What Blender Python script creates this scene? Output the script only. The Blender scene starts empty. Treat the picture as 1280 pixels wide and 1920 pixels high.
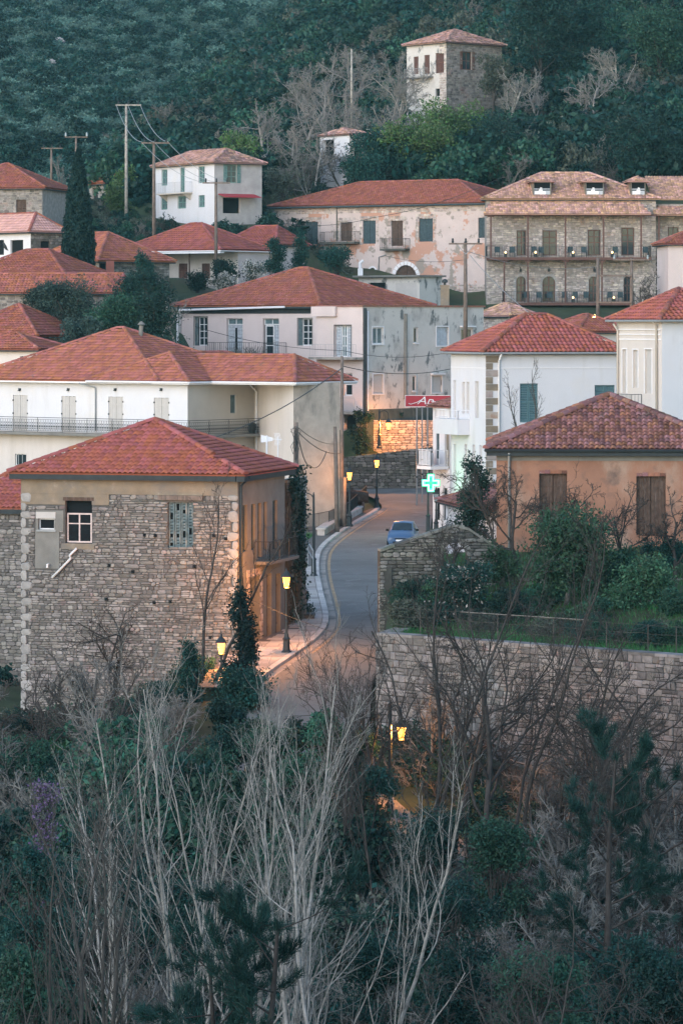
import bpy, math, random
import numpy as np
from mathutils import Vector, Matrix
# ------------------------------------------------------------------ camera, sky, sun, exposure
SC = bpy.context.scene
COL = SC.collection
F, HX, HY, CZ = 6800.0, 640.0, 600.0, 15.0        # long lens (in photo pixels), horizon row, eye height
cam_d = bpy.data.cameras.new('camera')
cam_d.sensor_fit = 'VERTICAL'; cam_d.sensor_height = 36.0; cam_d.lens = 36.0 * F / 1920.0
cam_d.shift_y = -(960.0 - HY) / 1920.0
cam_d.clip_start = 1.0; cam_d.clip_end = 6000.0
cam = bpy.data.objects.new('camera', cam_d); COL.objects.link(cam)
cam.location = (0, 0, CZ); cam.rotation_euler = (math.radians(90), 0, 0)
SC.camera = cam
SUN_EL, SUN_AZ = 20.0, 214.0      # azimuth clockwise from +Y: behind the camera, to its left
w = bpy.data.worlds.new('World'); SC.world = w; w.use_nodes = True
nt = w.node_tree; bg = nt.nodes['Background']
sky = nt.nodes.new('ShaderNodeTexSky'); sky.sky_type = 'NISHITA'; sky.sun_disc = False
sky.sun_elevation = math.radians(SUN_EL); sky.sun_rotation = math.radians(SUN_AZ)
sky.air_density = 1.0; sky.dust_density = 0.4; sky.ozone_density = 1.1
nt.links.new(sky.outputs[0], bg.inputs[0]); bg.inputs[1].default_value = 0.15
sl = bpy.data.lights.new('sun', 'SUN'); sl.energy = 0.9; sl.angle = math.radians(60); sl.color = (1.0, 0.975, 1.0)
so = bpy.data.objects.new('sun', sl); COL.objects.link(so)
_a, _e = math.radians(SUN_AZ), math.radians(SUN_EL)
_dir = Vector((math.sin(_a) * math.cos(_e), math.cos(_a) * math.cos(_e), math.sin(_e)))
so.rotation_euler = _dir.to_track_quat('Z', 'Y').to_euler(); so.location = _dir * 400
vs = SC.view_settings
vs.view_transform = 'Standard'; vs.look = 'None'; vs.exposure = 1.22; vs.gamma = 1.0; vs.use_curve_mapping = False
try:
    SC.cycles.max_bounces = 6; SC.cycles.diffuse_bounces = 3; SC.cycles.glossy_bounces = 2
    SC.cycles.transmission_bounces = 3; SC.cycles.volume_bounces = 0; SC.cycles.transparent_max_bounces = 8
    SC.cycles.use_denoising = True
except Exception: pass

# ------------------------------------------------------------------ helpers
rnd = random.Random(7)
def at(px, py, D): return Vector(((px - HX) * D / F, D, CZ - (py - HY) * D / F))
def pxz(py, D): return CZ - (py - HY) * D / F
def pxx(px, D): return (px - HX) * D / F

class MB:
    def __init__(s): s.v = []; s.f = []; s.m = []
    def add(s, vs, fs, mi=0):
        b = len(s.v); s.v += [tuple(p) for p in vs]
        for f in fs: s.f.append(tuple(i + b for i in f)); s.m.append(mi)
        return s
    def hexa(s, p, mi=0):   # 8 points: bottom ring 0-3, top ring 4-7
        return s.add(p, [(3,2,1,0),(4,5,6,7),(0,1,5,4),(1,2,6,5),(2,3,7,6),(3,0,4,7)], mi)
    def box(s, x0,y0,z0,x1,y1,z1, mi=0):
        return s.hexa([(x0,y0,z0),(x1,y0,z0),(x1,y1,z0),(x0,y1,z0),(x0,y0,z1),(x1,y0,z1),(x1,y1,z1),(x0,y1,z1)], mi)
    def fbox(s, fr, u0,z0,u1,z1,n0,n1, mi=0):
        q = [fr.P(u0,z0,n0),fr.P(u1,z0,n0),fr.P(u1,z0,n1),fr.P(u0,z0,n1),fr.P(u0,z1,n0),fr.P(u1,z1,n0),fr.P(u1,z1,n1),fr.P(u0,z1,n1)]
        return s.hexa(q, mi)
    def tube(s, pts, r, n=6, mi=0, cap=True):
        pts = [Vector(p) for p in pts]; k = len(pts)
        rs = r if isinstance(r, (list, tuple)) else [r] * k
        b = len(s.v); prev = None
        for i, p in enumerate(pts):
            d = (pts[min(i+1,k-1)] - pts[max(i-1,0)])
            d = d.normalized() if d.length > 1e-9 else Vector((0,0,1))
            if prev is None:
                a = d.orthogonal().normalized()
            else:
                a = prev - d * prev.dot(d); a = a.normalized() if a.length > 1e-6 else d.orthogonal().normalized()
            prev = a; c = d.cross(a)
            for j in range(n):
                t = 2*math.pi*j/n
                s.v.append(tuple(p + (a*math.cos(t) + c*math.sin(t)) * rs[i]))
        for i in range(k-1):
            for j in range(n):
                s.f.append((b+i*n+j, b+i*n+(j+1)%n, b+(i+1)*n+(j+1)%n, b+(i+1)*n+j)); s.m.append(mi)
        if cap:
            s.f.append(tuple(b+j for j in range(n))[::-1]); s.m.append(mi)
            s.f.append(tuple(b+(k-1)*n+j for j in range(n))); s.m.append(mi)
        return s
    def lathe(s, c, prof, n=8, mi=0):  # prof: (r, z) about vertical axis at c
        c = Vector(c); b = len(s.v)
        for r, z in prof:
            for j in range(n):
                t = 2*math.pi*(j+.5)/n; s.v.append((c.x+r*math.cos(t), c.y+r*math.sin(t), c.z+z))
        for i in range(len(prof)-1):
            for j in range(n):
                s.f.append((b+i*n+j, b+i*n+(j+1)%n, b+(i+1)*n+(j+1)%n, b+(i+1)*n+j)); s.m.append(mi)
        s.f.append(tuple(b+j for j in range(n))[::-1]); s.m.append(mi)
        s.f.append(tuple(b+(len(prof)-1)*n+j for j in range(n))); s.m.append(mi)
        return s

def mk(name, mb, mats, parent=None, loc=None, smooth=False):
    me = bpy.data.meshes.new(name)
    l = Vector(loc) if loc is not None else Vector((0,0,0))
    me.from_pydata([(v[0]-l.x, v[1]-l.y, v[2]-l.z) for v in mb.v], [], mb.f)
    if not isinstance(mats, (list, tuple)): mats = [mats]
    for m in mats: me.materials.append(m)
    if len(mats) > 1: me.polygons.foreach_set('material_index', mb.m)
    if smooth: me.polygons.foreach_set('use_smooth', [True]*len(me.polygons))
    me.update()
    o = bpy.data.objects.new(name, me); COL.objects.link(o)
    if parent is not None: o.parent = parent
    return o

def npmesh(name, V, Fc, mat, smooth=False):
    """V (N,3), Fc (M,k) numpy -> mesh datablock"""
    me = bpy.data.meshes.new(name); V = np.asarray(V, np.float32); Fc = np.asarray(Fc, np.int32)
    me.vertices.add(len(V)); me.vertices.foreach_set('co', V.ravel())
    k = Fc.shape[1]; me.loops.add(Fc.size); me.loops.foreach_set('vertex_index', Fc.ravel())
    me.polygons.add(len(Fc))
    me.polygons.foreach_set('loop_start', np.arange(len(Fc), dtype=np.int32) * k)
    try: me.polygons.foreach_set('loop_total', np.full(len(Fc), k, np.int32))
    except Exception: pass
    if smooth: me.polygons.foreach_set('use_smooth', np.ones(len(Fc), bool))
    me.materials.append(mat); me.update(calc_edges=True); me.validate()
    return me

def npobj(name, V, Fc, mat, parent=None, loc=None, smooth=False):
    V = np.asarray(V, float)
    if loc is not None: V = V - np.array(tuple(loc))
    o = bpy.data.objects.new(name, npmesh(name, V, Fc, mat, smooth)); COL.objects.link(o)
    if parent is not None: o.parent = parent
    return o

def tag(o, label=None, cat=None, group=None, kind=None):
    if label: o['label'] = label
    if cat: o['category'] = cat
    if group: o['group'] = group
    if kind: o['kind'] = kind
    return o

class T:
    """a thing: an Empty at its base, parts in world coordinates"""
    def __init__(s, name, label, cat, loc, group=None):
        s.o = bpy.data.objects.new(name, None); COL.objects.link(s.o)
        s.loc = Vector(loc); s.o.location = s.loc; s.o.empty_display_size = .3
        tag(s.o, label, cat, group)
    def part(s, name, mb, mats, parent=None, smooth=False, label=None, kind=None):
        o = mk(name, mb, mats, parent or s.o, s.loc, smooth); tag(o, label, None, None, kind); return o
    def nppart(s, name, V, Fc, mat, parent=None, smooth=False, kind=None):
        o = npobj(name, V, Fc, mat, parent or s.o, s.loc, smooth); tag(o, None, None, None, kind); return o

class Fr:
    """vertical face: origin (x,y), unit dir of u, outward normal"""
    def __init__(s, o, d, n): s.o = Vector(o[:2]); s.d = Vector(d).normalized(); s.n = Vector(n).normalized()
    def P(s, u, z, n=0.0):
        return Vector((s.o.x + u*s.d.x + n*s.n.x, s.o.y + u*s.d.y + n*s.n.y, z))
    def u(s, px):
        t = (px - HX) / F
        return (t*s.o.y - s.o.x) / (s.d.x - t*s.d.y)
    def uz(s, px, py):
        u = s.u(px); D = s.o.y + u*s.d.y
        return u, CZ - (py - HY) * D / F
    def rect(s, x0, y0, x1, y1):
        """pixel rectangle -> u0,z0,u1,z1 on this face"""
        ua, ub = s.u(x0), s.u(x1); um = (ua+ub)/2; D = s.o.y + um*s.d.y
        return min(ua,ub), CZ-(y1-HY)*D/F, max(ua,ub), CZ-(y0-HY)*D/F
    def off(s, n): return Fr((s.o.x + n*s.n.x, s.o.y + n*s.n.y), s.d, s.n)

class Box:
    """rectangular plan seen corner-on: near corner at pixel px / depth D; theta = how far the left-hand face recedes"""
    def __init__(s, px, D, th, lpx=None, rpx=None, Lr=None, Ll=None):
        a = math.radians(th); s.c = Vector((pxx(px, D), D)); s.dr = Vector((math.sin(a), math.cos(a))); s.dl = Vector((-math.cos(a), math.sin(a)))
        s.R = Fr(s.c, s.dr, -s.dl); s.L = Fr(s.c, s.dl, -s.dr)
        s.Lr = Lr if Lr else s.R.u(rpx); s.Ll = Ll if Ll else s.L.u(lpx)
        s.BL = Fr(s.c + s.dr*s.Lr, s.dl, s.dr); s.BR = Fr(s.c + s.dl*s.Ll, s.dr, s.dl)
    def corners(s, ov=0.0):
        n = s.c - (s.dr + s.dl)*ov
        r = n + s.dr*(s.Lr + 2*ov); l = n + s.dl*(s.Ll + 2*ov); b = r + s.dl*(s.Ll + 2*ov)
        return n, r, b, l

# ------------------------------------------------------------------ materials
def M(name, col, rough=.9, var=.15, scale=2.0, bump=0.0, bscale=25.0, island=0.0, col2=None, s2=1.0, lo=.5, hi=.6, streak=1.0,
      col3=None, s3=3.0, lo3=.6, hi3=.66, spec=.25, metal=0.0, emit=None, estr=0.0, objrand=False, transl=0.0):
    m = bpy.data.materials.new(name); m.use_nodes = True; nt = m.node_tree; N = nt.nodes; L = nt.links
    b = N['Principled BSDF']; b.inputs['Roughness'].default_value = rough; b.inputs['Metallic'].default_value = metal
    b.inputs['Specular IOR Level'].default_value = spec
    if emit:
        b.inputs['Emission Color'].default_value = (*emit, 1); b.inputs['Emission Strength'].default_value = estr
    tc = N.new('ShaderNodeTexCoord')
    def noise(sc, det=4.0, vec=None, rg=.55):
        n = N.new('ShaderNodeTexNoise'); n.inputs['Scale'].default_value = sc; n.inputs['Detail'].default_value = det
        n.inputs['Roughness'].default_value = rg
        L.new(vec if vec else tc.outputs['Object'], n.inputs['Vector']); return n.outputs['Fac']
    def mapr(fac, a, c, d=0.0, e=1.0):
        n = N.new('ShaderNodeMapRange'); n.inputs[1].default_value = a; n.inputs[2].default_value = c
        n.inputs[3].default_value = d; n.inputs[4].default_value = e; L.new(fac, n.inputs[0]); return n.outputs[0]
    def mix(fac, A, B):
        n = N.new('ShaderNodeMix'); n.data_type = 'RGBA'
        if hasattr(fac, 'node'): L.new(fac, n.inputs[0])
        else: n.inputs[0].default_value = fac
        for i, x in ((6, A), (7, B)):
            if hasattr(x, 'node'): L.new(x, n.inputs[i])
            else: n.inputs[i].default_value = (*x, 1)
        return n.outputs[2]
    c0 = tuple(x*(1-var) for x in col); c1 = tuple(min(1, x*(1+var)) for x in col)
    cur = mix(mapr(noise(scale), .3, .7), c0, c1)
    if col2 is not None:
        mp = N.new('ShaderNodeMapping'); mp.inputs['Scale'].default_value = (1, 1, 1/streak); L.new(tc.outputs['Object'], mp.inputs[0])
        cur = mix(mapr(noise(s2, 8.0, mp.outputs[0], .65), lo, hi), cur, col2)
    if col3 is not None:
        cur = mix(mapr(noise(s3, 6.0, None, .6), lo3, hi3), cur, col3)
    if island > 0:
        g = N.new('ShaderNodeNewGeometry'); oi = N.new('ShaderNodeObjectInfo')
        ad = N.new('ShaderNodeMath'); ad.operation = 'ADD'; L.new(g.outputs['Random Per Island'], ad.inputs[0]); L.new(oi.outputs['Random'], ad.inputs[1])
        frc = N.new('ShaderNodeMath'); frc.operation = 'FRACT'; L.new(ad.outputs[0], frc.inputs[0])
        h = N.new('ShaderNodeHueSaturation'); L.new(cur, h.inputs['Color'])
        L.new(mapr(frc.outputs[0], 0, 1, 1-island, 1+island), h.inputs['Value'])
        f2 = N.new('ShaderNodeMath'); f2.operation = 'MULTIPLY'; f2.inputs[1].default_value = 7.31; L.new(frc.outputs[0], f2.inputs[0])
        f3 = N.new('ShaderNodeMath'); f3.operation = 'FRACT'; L.new(f2.outputs[0], f3.inputs[0])
        L.new(mapr(f3.outputs[0], 0, 1, .5-.035*min(1, island*3), .5+.02*min(1, island*3)), h.inputs['Hue'])
        L.new(mapr(f3.outputs[0], 0, 1, 1-.5*island, 1+.5*island), h.inputs['Saturation'])
        cur = h.outputs[0]
    if objrand:
        oi = N.new('ShaderNodeObjectInfo'); h = N.new('ShaderNodeHueSaturation'); L.new(cur, h.inputs['Color'])
        L.new(mapr(oi.outputs['Random'], 0, 1, .62, 1.38), h.inputs['Value']); cur = h.outputs[0]
    L.new(cur, b.inputs['Base Color'])
    if bump > 0:
        bp = N.new('ShaderNodeBump'); bp.inputs['Strength'].default_value = bump; bp.inputs['Distance'].default_value = .03
        L.new(noise(bscale, 6.0), bp.inputs['Height']); L.new(bp.outputs[0], b.inputs['Normal'])
    if transl > 0:
        tr = N.new('ShaderNodeBsdfTranslucent'); L.new(cur, tr.inputs[0]); ms = N.new('ShaderNodeMixShader'); ms.inputs[0].default_value = transl
        L.new(b.outputs[0], ms.inputs[1]); L.new(tr.outputs[0], ms.inputs[2]); L.new(ms.outputs[0], N['Material Output'].inputs[0])
    return m

m_tile_new = M('tile_new', (.325,.105,.078), .75, .10, 1.5, .25, 30, island=.2, col2=(.24,.085,.072), s2=.6, lo=.48, hi=.72, col3=(.16,.085,.07), s3=3, lo3=.62, hi3=.75)
m_tile = M('tile_red', (.29,.105,.072), .85, .14, 1.2, .3, 30, island=.22, col2=(.21,.09,.07), s2=.5, lo=.5, hi=.72, col3=(.42,.22,.15), s3=2.5, lo3=.58, hi3=.72)
m_tile_org = M('tile_orange', (.335,.13,.09), .85, .14, 1.2, .3, 30, island=.24, col2=(.28,.115,.075), s2=.7, lo=.5, hi=.7, col3=(.22,.13,.10), s3=1.8, lo3=.6, hi3=.7)
m_tile_old = M('tile_old', (.22,.105,.085), .95, .2, 2.0, .4, 30, island=.4, col2=(.13,.10,.085), s2=1.6, lo=.52, hi=.66, col3=(.34,.29,.25), s3=5, lo3=.64, hi3=.72)
m_tile_pale = M('tile_pale', (.50,.31,.225), .9, .15, 1.5, .3, 30, island=.35, col2=(.24,.16,.12), s2=1.2, lo=.55, hi=.7)
m_tile_grey = M('tile_weathered', (.37,.225,.185), .95, .2, 1.5, .3, 30, island=.4, col2=(.2,.17,.15), s2=1.2, lo=.5, hi=.7)
m_tile_pink = M('tile_pinkish', (.50,.30,.27), .8, .1, 1.5, .2, 30, island=.15)
m_stone = M('rubble_stone', (.21,.195,.18), .95, .25, 2.2, .6, 14, island=.42, col2=(.24,.165,.14), s2=.9, lo=.56, hi=.72)
m_stone_b = M('quoin_stone', (.31,.30,.285), .95, .15, 2.2, .5, 14, island=.15, col2=(.3,.28,.26), s2=1.2, lo=.55, hi=.7)
m_stone_r = M('retaining_stone', (.172,.164,.156), .95, .25, 2.2, .6, 14, island=.42, col2=(.19,.145,.125), s2=2.2, lo=.56, hi=.66)
m_stone_d = M('dark_stone', (.17,.165,.15), .95, .3, 2.2, .6, 14, island=.45, col2=(.08,.09,.07), s2=1.0, lo=.45, hi=.65)
m_stone_w = M('warm_stone', (.41,.36,.32), .95, .25, 2.0, .6, 14, island=.35, col2=(.30,.2,.15), s2=1.0, lo=.55, hi=.7)
m_mortar = M('mortar', (.10,.095,.09), 1, .25, 3, .4, 20)
m_mortar_l = M('pale_mortar', (.28,.26,.24), 1, .25, 3, .4, 20)
m_mortar_d = M('dark_mortar', (.05,.05,.045), 1, .25, 3, .4, 20)
m_band = M('band_render', (.23,.185,.135), .95, .18, 1.5, .3, 20, col2=(.17,.155,.14), s2=.5, lo=.45, hi=.6, col3=(.33,.29,.25), s3=1.5, lo3=.6, hi3=.75)
m_cement = M('cement', (.19,.185,.17), .95, .15, 1.5, .3, 20, col2=(.15,.14,.13), s2=1.1, lo=.55, hi=.75, streak=3)
m_cement_d = M('cement_stained', (.33,.30,.265), .95, .14, 1.5, .3, 20, col2=(.12,.12,.115), s2=.9, lo=.5, hi=.72, streak=2.5)
m_white = M('white_paint', (.60,.60,.625), .85, .03, .6, .15, 20, col2=(.50,.49,.48), s2=.9, lo=.52, hi=.8, streak=6, col3=(.62,.59,.56), s3=.35, lo3=.55, hi3=.75)
m_cream = M('cream_paint', (.58,.535,.505), .88, .04, .6, .1, 20, col2=(.47,.43,.385), s2=.8, lo=.46, hi=.76, streak=6, col3=(.56,.51,.46), s3=.3, lo3=.5, hi3=.7)
m_beige = M('beige_paint', (.48,.43,.37), .9, .07, .6, .1, 20, col2=(.44,.39,.34), s2=.6, lo=.52, hi=.8, streak=4)
m_pink = M('pale_pink_paint', (.56,.48,.46), .9, .05, .8, .12, 20, col2=(.50,.45,.41), s2=.7, lo=.55, hi=.75, streak=4)
m_salmon = M('peeling_salmon', (.53,.44,.41), .92, .08, .8, .3, 18, col2=(.46,.26,.19), s2=.42, lo=.52, hi=.55, col3=(.29,.25,.215), s3=.75, lo3=.575, hi3=.61)
m_mould = M('mouldy_render', (.53,.51,.48), .92, .06, .8, .2, 18, col2=(.14,.15,.15), s2=1.25, lo=.545, hi=.62, streak=1.6, col3=(.38,.36,.34), s3=.5, lo3=.55, hi3=.7)
m_orange = M('orange_render', (.29,.15,.10), .92, .16, .8, .25, 18, col2=(.36,.27,.21), s2=.6, lo=.5, hi=.7, streak=2, col3=(.15,.10,.08), s3=1.1, lo3=.56, hi3=.74)
m_green_wall = M('dark_green_render', (.065,.085,.08), .95, .3, 1.2, .3, 18, col2=(.2,.2,.19), s2=1, lo=.6, hi=.75, streak=3)
m_trim = M('pale_trim', (.70,.69,.70), .8, .05, 2)
m_whitemetal = M('white_gutter', (.74,.74,.76), .5, .05, 2, spec=.4)
m_greymetal = M('grey_metal', (.25,.27,.28), .5, .1, 3, spec=.5)
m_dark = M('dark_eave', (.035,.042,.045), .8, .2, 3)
m_black = M('black_iron', (.015,.02,.022), .55, .2, 5, spec=.5)
m_glass = M('window_glass', (.022,.032,.038), .12, .3, 1.0, spec=.6)
m_glass_t = M('curtained_glass', (.10,.15,.16), .2, .3, 2.0, spec=.5)
m_void = M('dark_room', (.008,.010,.012), 1, .1, 1)
m_frame_w = M('white_joinery', (.66,.67,.68), .7, .1, 4, col2=(.4,.38,.36), s2=5, lo=.6, hi=.7)
m_frame_p = M('pinkish_joinery', (.62,.50,.47), .8, .1, 4)
m_frame_b = M('brown_joinery', (.12,.062,.05), .7, .2, 4)
m_shut_t = M('teal_shutter', (.085,.16,.18), .75, .15, 6, .2, 30, col2=(.16,.22,.23), s2=4, lo=.6, hi=.75)
m_shut_g = M('grey_shutter', (.46,.44,.42), .7, .05, 3)
m_shut_o = M('old_teal_shutter', (.10,.14,.15), .9, .3, 5, .3, 30, col2=(.25,.25,.23), s2=6, lo=.55, hi=.65, streak=6)
m_shut_bl = M('blueish_shutter', (.42,.46,.50), .8, .15, 5, .2, 30, col2=(.30,.27,.24), s2=6, lo=.55, hi=.68, streak=5)
m_shut_dk = M('dark_blue_shutter', (.05,.075,.085), .85, .25, 5, .2, 30)
m_wood_d = M('dark_wood', (.085,.055,.042), .85, .3, 5, .3, 30, col2=(.16,.12,.10), s2=6, lo=.55, hi=.7, streak=8)
m_wood = M('pole_wood', (.17,.135,.115), .9, .25, 3, .3, 30, col2=(.09,.075,.065), s2=8, lo=.5, hi=.65, streak=12)
m_red = M('sign_red', (.36,.035,.05), .6, .05, 2)
m_signw = M('sign_white', (.75,.75,.75), .6, .05, 2)
m_asphalt = M('asphalt', (.158,.160,.152), .85, .12, .25, .25, 60, col2=(.125,.127,.120), s2=.35, lo=.5, hi=.62, col3=(.19,.187,.183), s3=.9, lo3=.58, hi3=.64)
m_line = M('road_line', (.34,.245,.15), .85, .2, 2, col2=(.16,.14,.12), s2=1.5, lo=.55, hi=.7)
m_kerb = M('kerb_stone', (.48,.45,.42), .9, .15, 2, .3, 20, island=.15)
m_pave = M('paving_stone', (.40,.365,.33), .9, .15, 2, .3, 20, island=.22)
m_joint = M('joint', (.13,.12,.11), 1, .1, 2)
m_grass_ground = M('ground_soil', (.045,.06,.03), 1, .4, .35, .5, 4, col2=(.075,.06,.042), s2=.2, lo=.5, hi=.65)
m_hill = M('hill_soil', (.035,.055,.045), 1, .3, .05, .4, 2)
m_rock = M('pale_rock', (.36,.33,.32), .95, .2, 1, .4, 4)
def leafmat(n, c, isl=.45): return M(n, c, .65, .25, .5, island=isl, spec=.3, transl=.25, objrand=True)
m_leaf_dk = leafmat('leaf_dark', (.013,.052,.044))
m_leaf = leafmat('leaf_green', (.030,.090,.060))
m_leaf_ol = leafmat('leaf_olive', (.048,.088,.078), .4)
m_leaf_gd = leafmat('leaf_garden', (.050,.125,.072))
m_leaf_lt = leafmat('leaf_light', (.075,.140,.050))
m_leaf_cy = leafmat('leaf_cypress', (.007,.030,.029), .35)
m_leaf_pine = leafmat('pine_needles', (.012,.048,.040), .4)
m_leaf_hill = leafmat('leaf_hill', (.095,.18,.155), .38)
m_leaf_gray = leafmat('leaf_greyish', (.095,.115,.088), .4)
m_grass = leafmat('grass_blade', (.03,.12,.035), .4)
m_drygrass = leafmat('dry_stem', (.12,.09,.055), .4)
m_blossom_w = leafmat('white_blossom', (.50,.48,.44), .25)
m_blossom_p = leafmat('purple_blossom', (.26,.17,.33), .3)
m_bark_twig = M('bark_twig', (.20,.195,.178), .9, .25, 3)
m_bark_pale = M('bark_pale', (.33,.31,.28), .9, .25, 3, .5, 20, col2=(.12,.11,.095), s2=4, lo=.5, hi=.68)
m_bark = M('bark_dark', (.050,.044,.040), .95, .3, 3, .4, 20)
m_bark_gr = M('bark_grey', (.165,.16,.148), .95, .3, 3, .4, 20)
m_bark_br = M('bark_brown', (.078,.072,.064), .95, .3, 3, .4, 20)
m_lamp_glass = M('lamp_lit_glass', (1,.75,.4), .4, 0, 1, emit=(1.0,.50,.13), estr=1.7)
_n = m_lamp_glass.node_tree; _e = _n.nodes.new('ShaderNodeEmission'); _e.inputs[0].default_value = (1,.32,.05,1); _e.inputs[1].default_value = 1.8
_t = _n.nodes.new('ShaderNodeBsdfTransparent'); _t.inputs[0].default_value = (.8,.75,.65,1); _ad = _n.nodes.new('ShaderNodeAddShader'); _n.links.new(_e.outputs[0],_ad.inputs[0]); _n.links.new(_t.outputs[0],_ad.inputs[1]); _n.links.new(_ad.outputs[0],_n.nodes['Material Output'].inputs[0])
m_lamp_off = M('lamp_clear_glass', (.30,.36,.38), .15, .1, 2, spec=.6)
m_green_led = M('green_led', (.2,.9,.6), .5, 0, 1, emit=(.0,.48,.09), estr=1.0)
m_white_led = M('white_led', (.8,1,.95), .5, 0, 1, emit=(.36,.52,.40), estr=1.0)
m_green_dim = M('green_dim', (.02,.16,.10), .5, .05, 1, emit=(.0,.20,.06), estr=.4)
m_bulb = M('bulb_lit', (1,.8,.5), .5, 0, 1, emit=(1.0,.60,.22), estr=2.5)
m_car = M('car_paint', (.05,.105,.20), .3, .03, 1, spec=.6)
m_tyre = M('tyre_rubber', (.012,.012,.013), .9, .1, 1)
m_plastic_w = M('white_plastic', (.68,.68,.68), .6, .05, 2)
m_head = M('headlamp_glass', (.62,.66,.70), .2, .1, 2, spec=.6)
# ------------------------------------------------------------------ building kit
def inside(u, z, holes, g=0.0):
    for h in holes:
        if h[0]-g < u < h[2]+g and h[1]-g < z < h[3]+g: return True
    return False

def wall(t, fr, u0, u1, z0, z1, holes, mat, depth=.25, name='wall', parent=None, n=0.0, topf=None):
    mb = MB(); holes = [(max(h[0],u0), max(h[1],z0), min(h[2],u1), min(h[3],z1)) for h in holes]
    holes = [h for h in holes if h[2] > h[0]+.01 and h[3] > h[1]+.01]
    us = sorted(set([u0,u1] + [h[0] for h in holes] + [h[2] for h in holes]))
    zs = sorted(set([z0,z1] + [h[1] for h in holes] + [h[3] for h in holes]))
    for i in range(len(us)-1):
        run = None
        for j in range(len(zs)-1):
            solid = not inside((us[i]+us[i+1])/2, (zs[j]+zs[j+1])/2, holes)
            if solid and run is None: run = zs[j]
            if run is not None and (not solid or j == len(zs)-2):
                top = zs[j+1] if solid else zs[j]
                mb.add([fr.P(us[i],run,n),fr.P(us[i+1],run,n),fr.P(us[i+1],top,n),fr.P(us[i],top,n)], [(0,1,2,3)])
                run = None
    for h in holes:
        a = [fr.P(h[0],h[1],n),fr.P(h[2],h[1],n),fr.P(h[2],h[3],n),fr.P(h[0],h[3],n)]
        b = [fr.P(h[0],h[1],n-depth),fr.P(h[2],h[1],n-depth),fr.P(h[2],h[3],n-depth),fr.P(h[0],h[3],n-depth)]
        mb.add(a+b, [(0,1,5,4),(1,2,6,5),(2,3,7,6),(3,0,4,7)])
    return t.part(name, mb, mat, parent)

def window(t, fr, r, mat=None, glass=None, nx=1, nz=1, d=.16, bar=.06, sill=None, rows=None, void=False, name='window', label=None):
    """joinery as the part, panes (and sill) as sub-parts"""
    mat = mat or m_frame_w; glass = glass or m_glass
    u0,z0,u1,z1 = r; mb = MB()
    mb.fbox(fr,u0,z0,u0+bar,z1,-d-.05,-d); mb.fbox(fr,u1-bar,z0,u1,z1,-d-.05,-d)
    mb.fbox(fr,u0+bar,z0,u1-bar,z0+bar,-d-.05,-d); mb.fbox(fr,u0+bar,z1-bar,u1-bar,z1,-d-.05,-d)
    us = [u0+bar + (u1-u0-2*bar)*i/nx for i in range(nx+1)]
    zs = [z0+bar + (z1-z0-2*bar)*f for f in (rows if rows else [i/nz for i in range(nz+1)])]
    for u in us[1:-1]: mb.fbox(fr,u-bar*.45,z0+bar,u+bar*.45,z1-bar,-d-.045,-d+.005)
    for z in zs[1:-1]: mb.fbox(fr,u0+bar,z-bar*.35,u1-bar,z+bar*.35,-d-.04,-d+.002)
    o = t.part(name, mb, mat, label=label)
    for i in range(len(us)-1):
        for j in range(len(zs)-1):
            p = MB().fbox(fr, us[i], zs[j], us[i+1], zs[j+1], -d-.035, -d-.025)
            t.part('pane', p, m_void if void else glass, o)
    if sill:
        t.part('sill', MB().fbox(fr,u0-.08,z0-.09,u1+.08,z0-.005,-.1,.09), sill, o)
    return o

def shutters(t, fr, r, mat, leaves=2, d=.08, style='slat', gap=.012, name='shutter', broken=0, nslat=None):
    u0,z0,u1,z1 = r; W = (u1-u0)/leaves; res = []
    for k in range(leaves):
        a, b = u0+k*W+gap, u0+(k+1)*W-gap; mb = MB()
        if style == 'plank':
            n = max(2, int(round((b-a)/.14)))
            for i in range(n):
                x0 = a+(b-a)*i/n; x1 = a+(b-a)*(i+1)/n-.008; dz = rnd.uniform(0,.02)
                mb.fbox(fr,x0,z0+dz,x1,z1-dz,-d-.03-rnd.uniform(0,.006),-d-rnd.uniform(0,.006))
            for f in (.18,.8): mb.fbox(fr,a,z0+(z1-z0)*f-.05,b,z0+(z1-z0)*f+.05,-d,-d+.02)
        else:
            e = .07; mb.fbox(fr,a,z0,a+e,z1,-d-.04,-d); mb.fbox(fr,b-e,z0,b,z1,-d-.04,-d)
            rails = [z0, (z0+z1)/2, z1-e] if style == 'slat' else [z0, z1-e]
            for z in rails: mb.fbox(fr,a+e,z,b-e,z+e,-d-.04,-d)
            n = nslat or max(6, int((z1-z0)/.11))
            for i in range(n):
                z = z0+e+(z1-z0-2*e)*(i+.5)/n; h = (z1-z0)/n
                if broken and rnd.random() < broken: continue
                mb.hexa([fr.P(a+e,z-h*.42,-d-.035),fr.P(b-e,z-h*.42,-d-.035),fr.P(b-e,z-h*.42,-d-.01),fr.P(a+e,z-h*.42,-d-.01),
                         fr.P(a+e,z+h*.3,-d-.04),fr.P(b-e,z+h*.3,-d-.04),fr.P(b-e,z+h*.25,-d-.03),fr.P(a+e,z+h*.25,-d-.03)])
        res.append(t.part(name, mb, mat))
    if broken: t.part('dark_opening', MB().fbox(fr,u0,z0,u1,z1,-d-.12,-d-.10), m_void)
    return res

def dark_back(t, fr, r, d=.3, mat=None):
    return t.part('dark_opening', MB().fbox(fr, r[0], r[1], r[2], r[3], -d-.03, -d), mat or m_void)

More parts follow.
